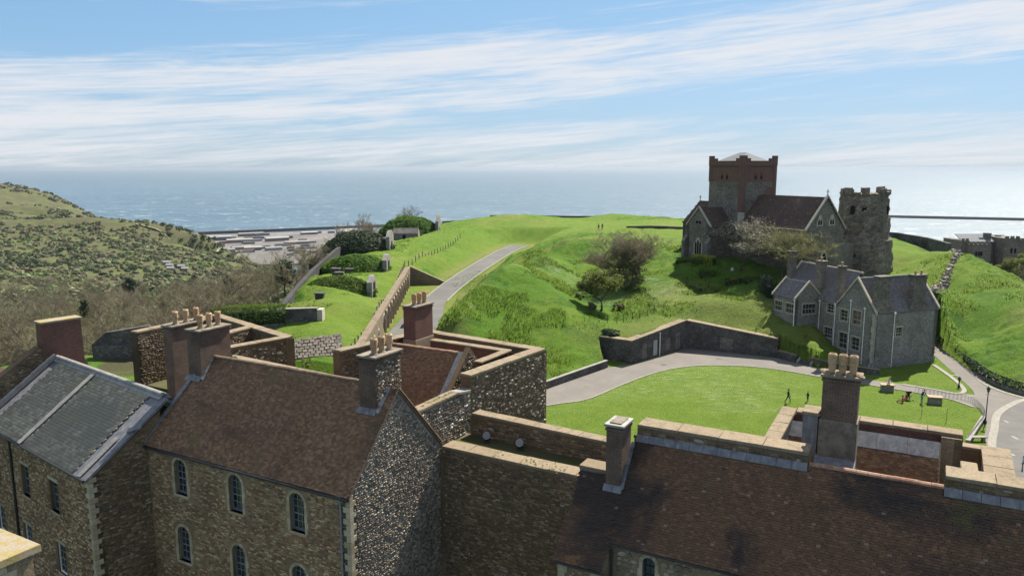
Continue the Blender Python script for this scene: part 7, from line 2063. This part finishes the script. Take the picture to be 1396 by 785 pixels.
def person(label, loc, face, h=1.72, pose='stand', top='black', legs='denim', hair=None, group=None, seat=0.0):
    k = h / 1.72; V, E, Rr, T = [], [], [], []

    def vt(p, r, parent=None, tagn='top'):
        V.append(np.array(p, float)); Rr.append(r)
        if parent is not None: E.append((parent, len(V) - 1)); T.append(tagn)
        return len(V) - 1
    sit = pose == 'sit'; walk = pose == 'walk'; bend = pose == 'bend'
    pz = .93 if not sit else .14; lean = .35 if bend else (.12 if sit else .04)
    pel = vt((0, 0, pz), (.15, .11)); wa = vt((lean * .12, 0, pz + .17), (.135, .10), pel); chs = vt((lean * .38, 0, pz + .36), (.165, .11), wa); sh = vt((lean * .5, 0, pz + .48), (.13, .09), chs)
    nk = vt((lean * .6, 0, pz + .545), (.055, .055), sh, 'skin'); h1 = vt((lean * .7 + .015, 0, pz + .63), (.075, .085), nk, 'skin'); h2 = vt((lean * .76 + .01, 0, pz + .72), (.08, .095), h1, 'skin'); vt((lean * .78, 0, pz + .785), (.05, .06), h2, 'skin')
    for s in (-1, 1):
        a = vt((lean * .5, s * .17, pz + .46), (.06, .06), sh)
        if sit: el, wr = (.02, s * .27, pz + .2), (.24, s * .2, pz + .1)
        elif walk: el, wr = (-s * .12, s * .24, pz + .2), (-s * .12 + .12, s * .25, pz - .02)
        elif bend: el, wr = (.30, s * .22, pz + .26), (.42, s * .14, pz + .12)
        else: el, wr = (.0, s * .25, pz + .19), (.09, s * .25, pz - .04)
        e = vt(el, (.045, .045), a); w = vt(wr, (.032, .032), e); d = unit(np.array(wr) - np.array(el))
        ps = vt(np.array(wr) + d * .07, (.034, .022), w, 'skin')
        o = np.array([0, s * 1.0, 0]); fwd = unit(np.cross(d, o) + 1e-6)
        for i in range(4):
            b = np.array(wr) + d * .085 + fwd * (.03 - .02 * i); f = vt(b + d * .04, (.009, .009), ps, 'skin'); vt(b + d * (.075 + .008 * (i in (1, 2))) + o * -.012, (.008, .008), f, 'skin')
        f = vt(np.array(wr) + d * .05 + fwd * .045, (.01, .01), w, 'skin'); vt(np.array(wr) + d * .085 + fwd * .06, (.009, .009), f, 'skin')
        hp = vt((0, s * .09, pz - .05), (.10, .10), pel, 'legs')
        if sit: kn, an, to = (.40, s * .16, .40), (.62, s * .14, .07), (.76, s * .15, .05)
        elif walk: kn, an, to = (s * .20 + .04, s * .09, .50), (s * .30 - .06, s * .09, .09 + (.06 if s < 0 else 0)), (s * .30 + .09, s * .1, .04)
        else: kn, an, to = (.03, s * .1, .49), (0, s * .11, .09), (.15, s * .13, .04)
        kk_ = vt(kn, (.065, .065), hp, 'legs'); aa = vt(an, (.045, .045), kk_, 'legs'); vt(to, (.04, .032), aa, 'shoe')
    t = thing('person', label, 'person', (0, 0, 0), group)
    me = bpy.data.meshes.new('body'); me.from_pydata([tuple(v * k) for v in V], E, []); o = bpy.data.objects.new('body', me); COL.objects.link(o)
    md = o.modifiers.new('skin', 'SKIN'); md.use_smooth_shade = True
    for i, sv in enumerate(me.skin_vertices[0].data): sv.radius = (Rr[i][0] * k, Rr[i][1] * k); sv.use_root = (i == 0)
    o.modifiers.new('sub', 'SUBSURF').levels = 1
    dg = bpy.context.evaluated_depsgraph_get(); m2 = bpy.data.meshes.new_from_object(o.evaluated_get(dg)); m2.name = 'body'
    bpy.data.objects.remove(o)
    slots = ['top', 'legs', 'skin', 'shoe']; m2.materials.clear()
    for m in (CL[top], CL[legs], M_skin, CL['black']): m2.materials.append(m)
    A = np.array([V[a] for a, b in E]) * k; B = np.array([V[b] for a, b in E]) * k
    for p in m2.polygons:
        c = np.array(p.center); ab = B - A; u = np.clip(((c - A) * ab).sum(1) / (ab * ab).sum(1), 0, 1); q = np.argmin(((A + ab * u[:, None] - c) ** 2).sum(1)); p.material_index = slots.index(T[q])
    new_obj('body', m2, None, t)
    hd = np.array([lean * .76, 0, pz + .70]) * k
    mb = MB(); mb.ball(hd + np.array([-.02, 0, .035]) * k, np.array([.105, .095, .10]) * k, 10, 6)
    mb.build('hair', hair or M_hair, t, smooth=True)
    mb = MB(); mb.mi = 0; mb.ball(hd + np.array([.098, 0, -.03]) * k, np.array([.022, .014, .02]) * k, 6, 4)
    for s in (-1, 1): mb.ball(hd + np.array([.0, s * .088, -.03]) * k, np.array([.02, .012, .03]) * k, 6, 4)
    mb.mi = 1
    for s in (-1, 1): mb.ball(hd + np.array([.088, s * .032, -.005]) * k, np.array([.01, .014, .008]) * k, 6, 4)
    mb.box(hd + np.array([.08, -.025, -.075]) * k, hd + np.array([.094, .025, -.066]) * k); mb.build('face', [M_skin, M_hair], t)
    t.location = loc; t.rotation_euler = (0, 0, face); return t


def gp(px, py, z=0.0): p = atz(px, py, z); return (p[0], p[1], z)


person('person in dark clothes walking across the lawn alone', gp(1074, 549), R(-20), 1.75, 'walk', 'black', 'navy')
person('small person in black standing behind the lead clad chimney stub', gp(1101, 547), R(200), 1.25, 'stand', 'black', 'black')
person('person in red sitting on the grass beside the dark pushchair', gp(1231, 549), R(150), 1.65, 'sit', 'red', 'khaki', group='picnickers in red')
person('second person in red sitting just behind the first', gp(1236, 545), R(190), 1.6, 'sit', 'red', 'grey', M_hairf, group='picnickers in red')
person('person in black top and turquoise trousers bending beside the stone table', gp(1256, 549), R(-60), 1.72, 'bend', 'black', 'turquoise')
person('person in pink sitting on top of the left stone table', (*gp(1211, 533)[:2], .95), R(-120), 1.6, 'sit', 'pink', 'white', M_hairf)
person('small person in dark jacket on the asphalt circle', gp(1297, 637), R(100), 1.2, 'walk', 'navy', 'skyblue')
person('small person in pale blue at the right edge of the asphalt', gp(1394, 639), R(140), 1.25, 'stand', 'skyblue', 'navy')
for i, (px, c, lb) in enumerate(((816, 'red', 'distant walker in red on the crest path'), (821, 'navy', 'distant walker in dark blue on the crest path'))):
    p = aty(px, 315, 200); person(lb, (p[0], p[1], gz(p[0], p[1])), R(-80), 1.75, 'walk', c, 'denim')
p = aty(998, 371, 139.5); person('person in pale grey standing by the hedges under the blossoming tree', (p[0], p[1], gz(p[0], p[1])), R(-90), 1.7, 'stand', 'white', 'denim')


def table(label, loc, rz):
    t = thing('stone_table', label, 'table', (0, 0, 0), 'stone tables on the lawn')
    mb = MB(); mb.box((-.7, -.42, 0), (.7, .42, .8)); mb.build('block', M_ragtex, t, bevel=.02)
    mb = MB(); mb.box((-.82, -.5, .8), (.82, .5, .92)); mb.build('slab', M_wood, t, bevel=.02)
    t.location = loc; t.rotation_euler = (0, 0, rz)


table('left stone table with a person sitting on it', gp(1209, 533), R(-12)); table('empty stone table with a tan top right of the bending person', gp(1274, 550), R(-14))
pc = thing('pushchair', 'black folding pushchair beside the people in red', 'pushchair', gp(1239, 545))
x, y, z = gp(1239, 545); mb = MB(); mb.add([(x - .25, y - .3, .45), (x + .25, y - .3, .45), (x + .25, y + .3, .5), (x - .25, y + .3, .5), (x - .25, y + .4, 1.0), (x + .25, y + .4, 1.0)], [(0, 1, 2, 3), (3, 2, 5, 4)]); mb.extrude([(x - .27, y + .4, 1.0), (x - .27, y - .05, 1.1), (x - .27, y + .1, .8)], (.54, 0, 0)); mb.build('seat', CL['black'], pc)
for sx in (-.28, .28):
    mb = MB(); mb.tube((x + sx, y - .45, .1), (x + sx, y + .6, 1.1), .018); mb.tube((x + sx, y + .4, .12), (x + sx, y - .2, .7), .018); mb.build('frame', M_galv, pc)
    for yy, r in ((-.45, .1), (.4, .13)):
        mb = MB(); mb.tube((x + sx - .02, y + yy, r), (x + sx + .02, y + yy, r), r, n=12); mb.build('wheel', M_iron, pc)
# hoop railing round the picnic lawn
ra = thing('hoop_railing', 'low grey hoop railing curving round the picnic lawn', 'railing', gp(1300, 540))
rl = catmull([gp(1247, 534)[:2], gp(1290, 541)[:2], gp(1318, 546)[:2], gp(1334, 556)[:2], gp(1342, 570)[:2], gp(1332, 586)[:2], gp(1318, 604)[:2]], 8)
seg = np.linalg.norm(np.diff(np.array(rl), axis=0), axis=1); cs = np.concatenate([[0], np.cumsum(seg)]); n = int(cs[-1] / .42)
hb = MB(); hb.path([(-.17, 0, -.1), (-.17, 0, .62), (-.09, 0, .8), (.09, 0, .8), (.17, 0, .62), (.17, 0, -.1)], .016, 4); hm_ = hb.mesh('hoop')
for i in range(n):
    u = cs[-1] * (i + .5) / n; x = np.interp(u, cs, [p[0] for p in rl]); y = np.interp(u, cs, [p[1] for p in rl]); x2 = np.interp(u + .1, cs, [p[0] for p in rl]); y2 = np.interp(u + .1, cs, [p[1] for p in rl])
    o = new_obj('hoop', hm_, M_galv, ra); o.matrix_basis = Matrix.Translation((x, y, 0)) @ Matrix.Rotation(math.atan2(y2 - y, x2 - x + 1e-9), 4, 'Z')
mb = MB(); mb.path([(p[0], p[1], .45) for p in rl], .018, 4); mb.build('rail', M_galv, ra)
# lamps
def lamp(label, px, py, h_):
    x, y, z = gp(px, py); t = thing('street_lamp', label, 'lamp', (x, y, 0), 'old lamps by the road')
    mb = MB(); mb.lathe([(.16, 0), (.16, .25), (.08, .4), (.06, 1.0), (.045, h_ - .75)], (x, y, 0), 8); mb.tube((x - .3, y, h_ - .95), (x + .3, y, h_ - .95), .02); mb.build('post', M_iron, t)
    mb = MB(); mb.lathe([(.09, 0), (.2, .42)], (x, y, h_ - .75), 6); mb.build('lantern_glass', M_glass, t)
    mb = MB(); mb.lathe([(.26, 0), (.12, .16), (.05, .22), (.03, .34)], (x, y, h_ - .33), 6); mb.build('lantern_cap', M_iron, t)
lamp('tall black lamp post at the corner of the asphalt circle', 1343, 577, 4.3); lamp('short black lamp on the grass verge beside the right hand road', 1307, 528, 1.5)
for i, (px, py) in enumerate(((1256, 568), (1290, 575))):
    x, y, z = gp(px, py); t = thing('sapling_stake', ['thin stake on the picnic lawn below the bending person', 'thin pair of stakes on the picnic lawn below the empty table'][i], 'stake', (x, y, 0)); mb = MB(); mb.tube((x, y, -.1), (x, y, 1.6), .03); mb.build('stake', M_wood, t)
t = thing('stone_bench', 'pale bench at the end of the picnic lawn railing', 'bench', gp(1330, 603)); x, y, z = gp(1331, 601)
for dx_ in (-.7, .7):
    mb = MB(); mb.box((x + dx_ - .12, y - .2, 0), (x + dx_ + .12, y + .2, .42)); mb.build('leg', M_kerb, t)
mb = MB(); mb.box((x - 1, y - .28, .42), (x + 1, y + .28, .52)); mb.build('seat', M_kerb, t, bevel=.01)
xwall('kerb_wall', 'low pale stone edging wall beside the picnic lawn railing', [(*gp(1338, 572)[:2], .45), (*gp(1316, 606)[:2], .45)], .35, M_ragtex, .08, zb=-.2, capmat=M_kerb)
# floodlights on the wall walk
for i, (px, py, lb) in enumerate(((664, 597, 'round silver floodlight on the wall walk, left of the pair'), (709, 607, 'round silver floodlight on the wall walk, right of the pair'))):
    p = atz(px, py + 6, 12.12); t = thing('floodlight', lb, 'floodlight', (0, 0, 0), 'floodlights on the wall walk')
    d = unit((-.35, -.85, .35)); mb = MB(); mb.box((-.16, -.16, 0), (.16, .16, .12)); mb.tube((-.15, 0, .1), (-.15, 0, .45), .02); mb.tube((.15, 0, .1), (.15, 0, .45), .02); mb.build('bracket', M_iron, t)
    hd = MB(); c = np.array([0, 0, .42]); hd.tube(c - d * .02, c + d * .12, .21, .22, 14); hd.ball(c - d * .05, .19, 12, 8); hd.build('housing', M_galv, t, smooth=False)
    mb = MB(); mb.tube(c + d * .121, c + d * .135, .19, .19, 14); mb.build('lens', M_bar, t)
    t.location = tuple(p)
# van parked by the casemates
vx, vy = -17.9, 134.5
t = thing('maintenance_van', 'white van with a yellow and black striped rear door parked by the casemate arches', 'van', (vx, vy, 0))
mb = MB(); mb.extrude([(vx - .95, vy - 2.4, .35), (vx - .95, vy - 2.4, 2.1), (vx - .95, vy + 1.0, 2.15), (vx - .95, vy + 1.7, 1.35), (vx - .95, vy + 2.5, 1.15), (vx - .95, vy + 2.6, .35)], (1.9, 0, 0)); mb.build('body', M_white, t, bevel=.06)
def f_chev(g):
    p = g.sep(g.pos()); s = g.math('ADD', g.math('ABSOLUTE', g.math('SUBTRACT', p[0], vx)), p[2]); f = g.math('FRACT', g.math('MULTIPLY', s, 2.2)); return [g.mix(g.math('GREATER_THAN', f, .5), (.75, .55, .02), (.03, .03, .03))]
mb = MB(); mb.box((vx - .85, vy - 2.43, .5), (vx + .85, vy - 2.40, 1.35)); mb.build('striped_rear_door', MAT('chevron_stripes', f_chev, .5, .4), t)
mb = MB(); mb.box((vx - .75, vy - 2.43, 1.4), (vx + .75, vy - 2.40, 1.95)); mb.build('rear_window', M_glass, t)
for sx in (-.9, .9):
    for yy in (-1.6, 1.7):
        mb = MB(); mb.tube((vx + sx - .1, vy + yy, .35), (vx + sx + .1, vy + yy, .35), .35, n=14); mb.build('wheel', M_iron, t)
    mb = MB(); mb.box((vx + sx * .95 - .05, vy - 2.44, 1.4), (vx + sx * .95 + .05, vy - 2.39, 1.9)); mb.build('tail_light', CL['red'], t)
# thin wire fence in the hollow
fh = thing('wire_fence', 'thin post and wire fence across the grassy hollow above the retaining wall', 'fence', (20, 118, 4))
fl_ = [aty(px, py, Y) for px, py, Y in ((828, 446, 115.5), (841, 443, 116), (850, 440, 117), (862, 437, 118), (872, 432, 119), (883, 428, 120.5), (892, 424, 122), (905, 420, 123))] + [aty(px, py, Y) for px, py, Y in ((985, 452, 114.5), (1008, 457, 113.6), (1030, 462, 113), (1050, 468, 112))]
for i, p in enumerate(fl_):
    o = new_obj('fence_post', pmesh, M_iron, fh); o.matrix_basis = Matrix.Translation((p[0], p[1], gz(p[0], p[1]) - .1)) @ Matrix.Diagonal((.5, .5, .95, 1))
# weeds that grow on copings and gutters
for i, (u, v, z, r, n_, lb) in enumerate(((-23.8, 38.6, 13.2, .5, 240, 'green weeds growing in the corner by the flint tower pier'), (-34.2, 40.0, 12.9, .9, 300, 'bright green weeds inside the left pier of the flint tower'), (-38.3, 39.6, 14.0, .8, 300, 'dry yellowish weeds behind the rear wall coping'), (-44.3, 38.2, 14.0, .5, 200, 'ivy tuft at the left end of the rear wall coping'))):
    t = thing('weed_clump', lb, 'weeds', tuple(UV(u, v, z))); mb = MB(); mb.tube(UV(u, v, z - .3), UV(u, v, z + .2), .02); mb.build('stem', M_bark, t); leafy('leaves', t, n_, shell_fn(UV(u, v, z + .1), r, r, .4, 9, 40 + i), .07, M_leafyel if i == 2 else M_leaf, 800 + i, kind=None)
g_ = np.random.default_rng(55); P = []
for (ua, va, ub, vb, z, n_) in ((-23.2, 34.9, -14, 34.6, 12.32, 220), (-23.8, 32.8, -23.75, 36.5, 14.94, 90)):
    for i in range(n_):
        f = g_.random(); 
        if vnoise(np.array([f * 9 + ua]), np.array([va]))[0] < .02: continue
        P.append(UV(ua + (ub - ua) * f + g_.normal(0, .05), va + (vb - va) * f + g_.normal(0, .22), z))
P = np.array(P)
leafy('coping_moss', None, len(P), lambda g, n: (P + g.normal(0, .03, P.shape) * [1, 1, .3], np.tile([0, 0, 1.0], (len(P), 1))), .055, M_leafyel, 56)
# ------------------------------------------------------------------ sea air
hm = bpy.data.materials.new('sea_haze'); hm.use_nodes = True; nt = hm.node_tree; nt.nodes.clear(); g = G(nt)
ho = g.node('ShaderNodeOutputMaterial'); pv = g.node('ShaderNodeVolumePrincipled')
pv.inputs['Color'].default_value = (0.42, 0.49, 0.58, 1); pv.inputs['Density'].default_value = 0.000045; pv.inputs['Anisotropy'].default_value = 0.25
g.L.new(pv.outputs[0], ho.inputs['Volume'])
mb = MB(); mb.box((-43500, -43500, -126), (43500, 43500, 36)); mb.build('haze', hm, None, 'stuff')
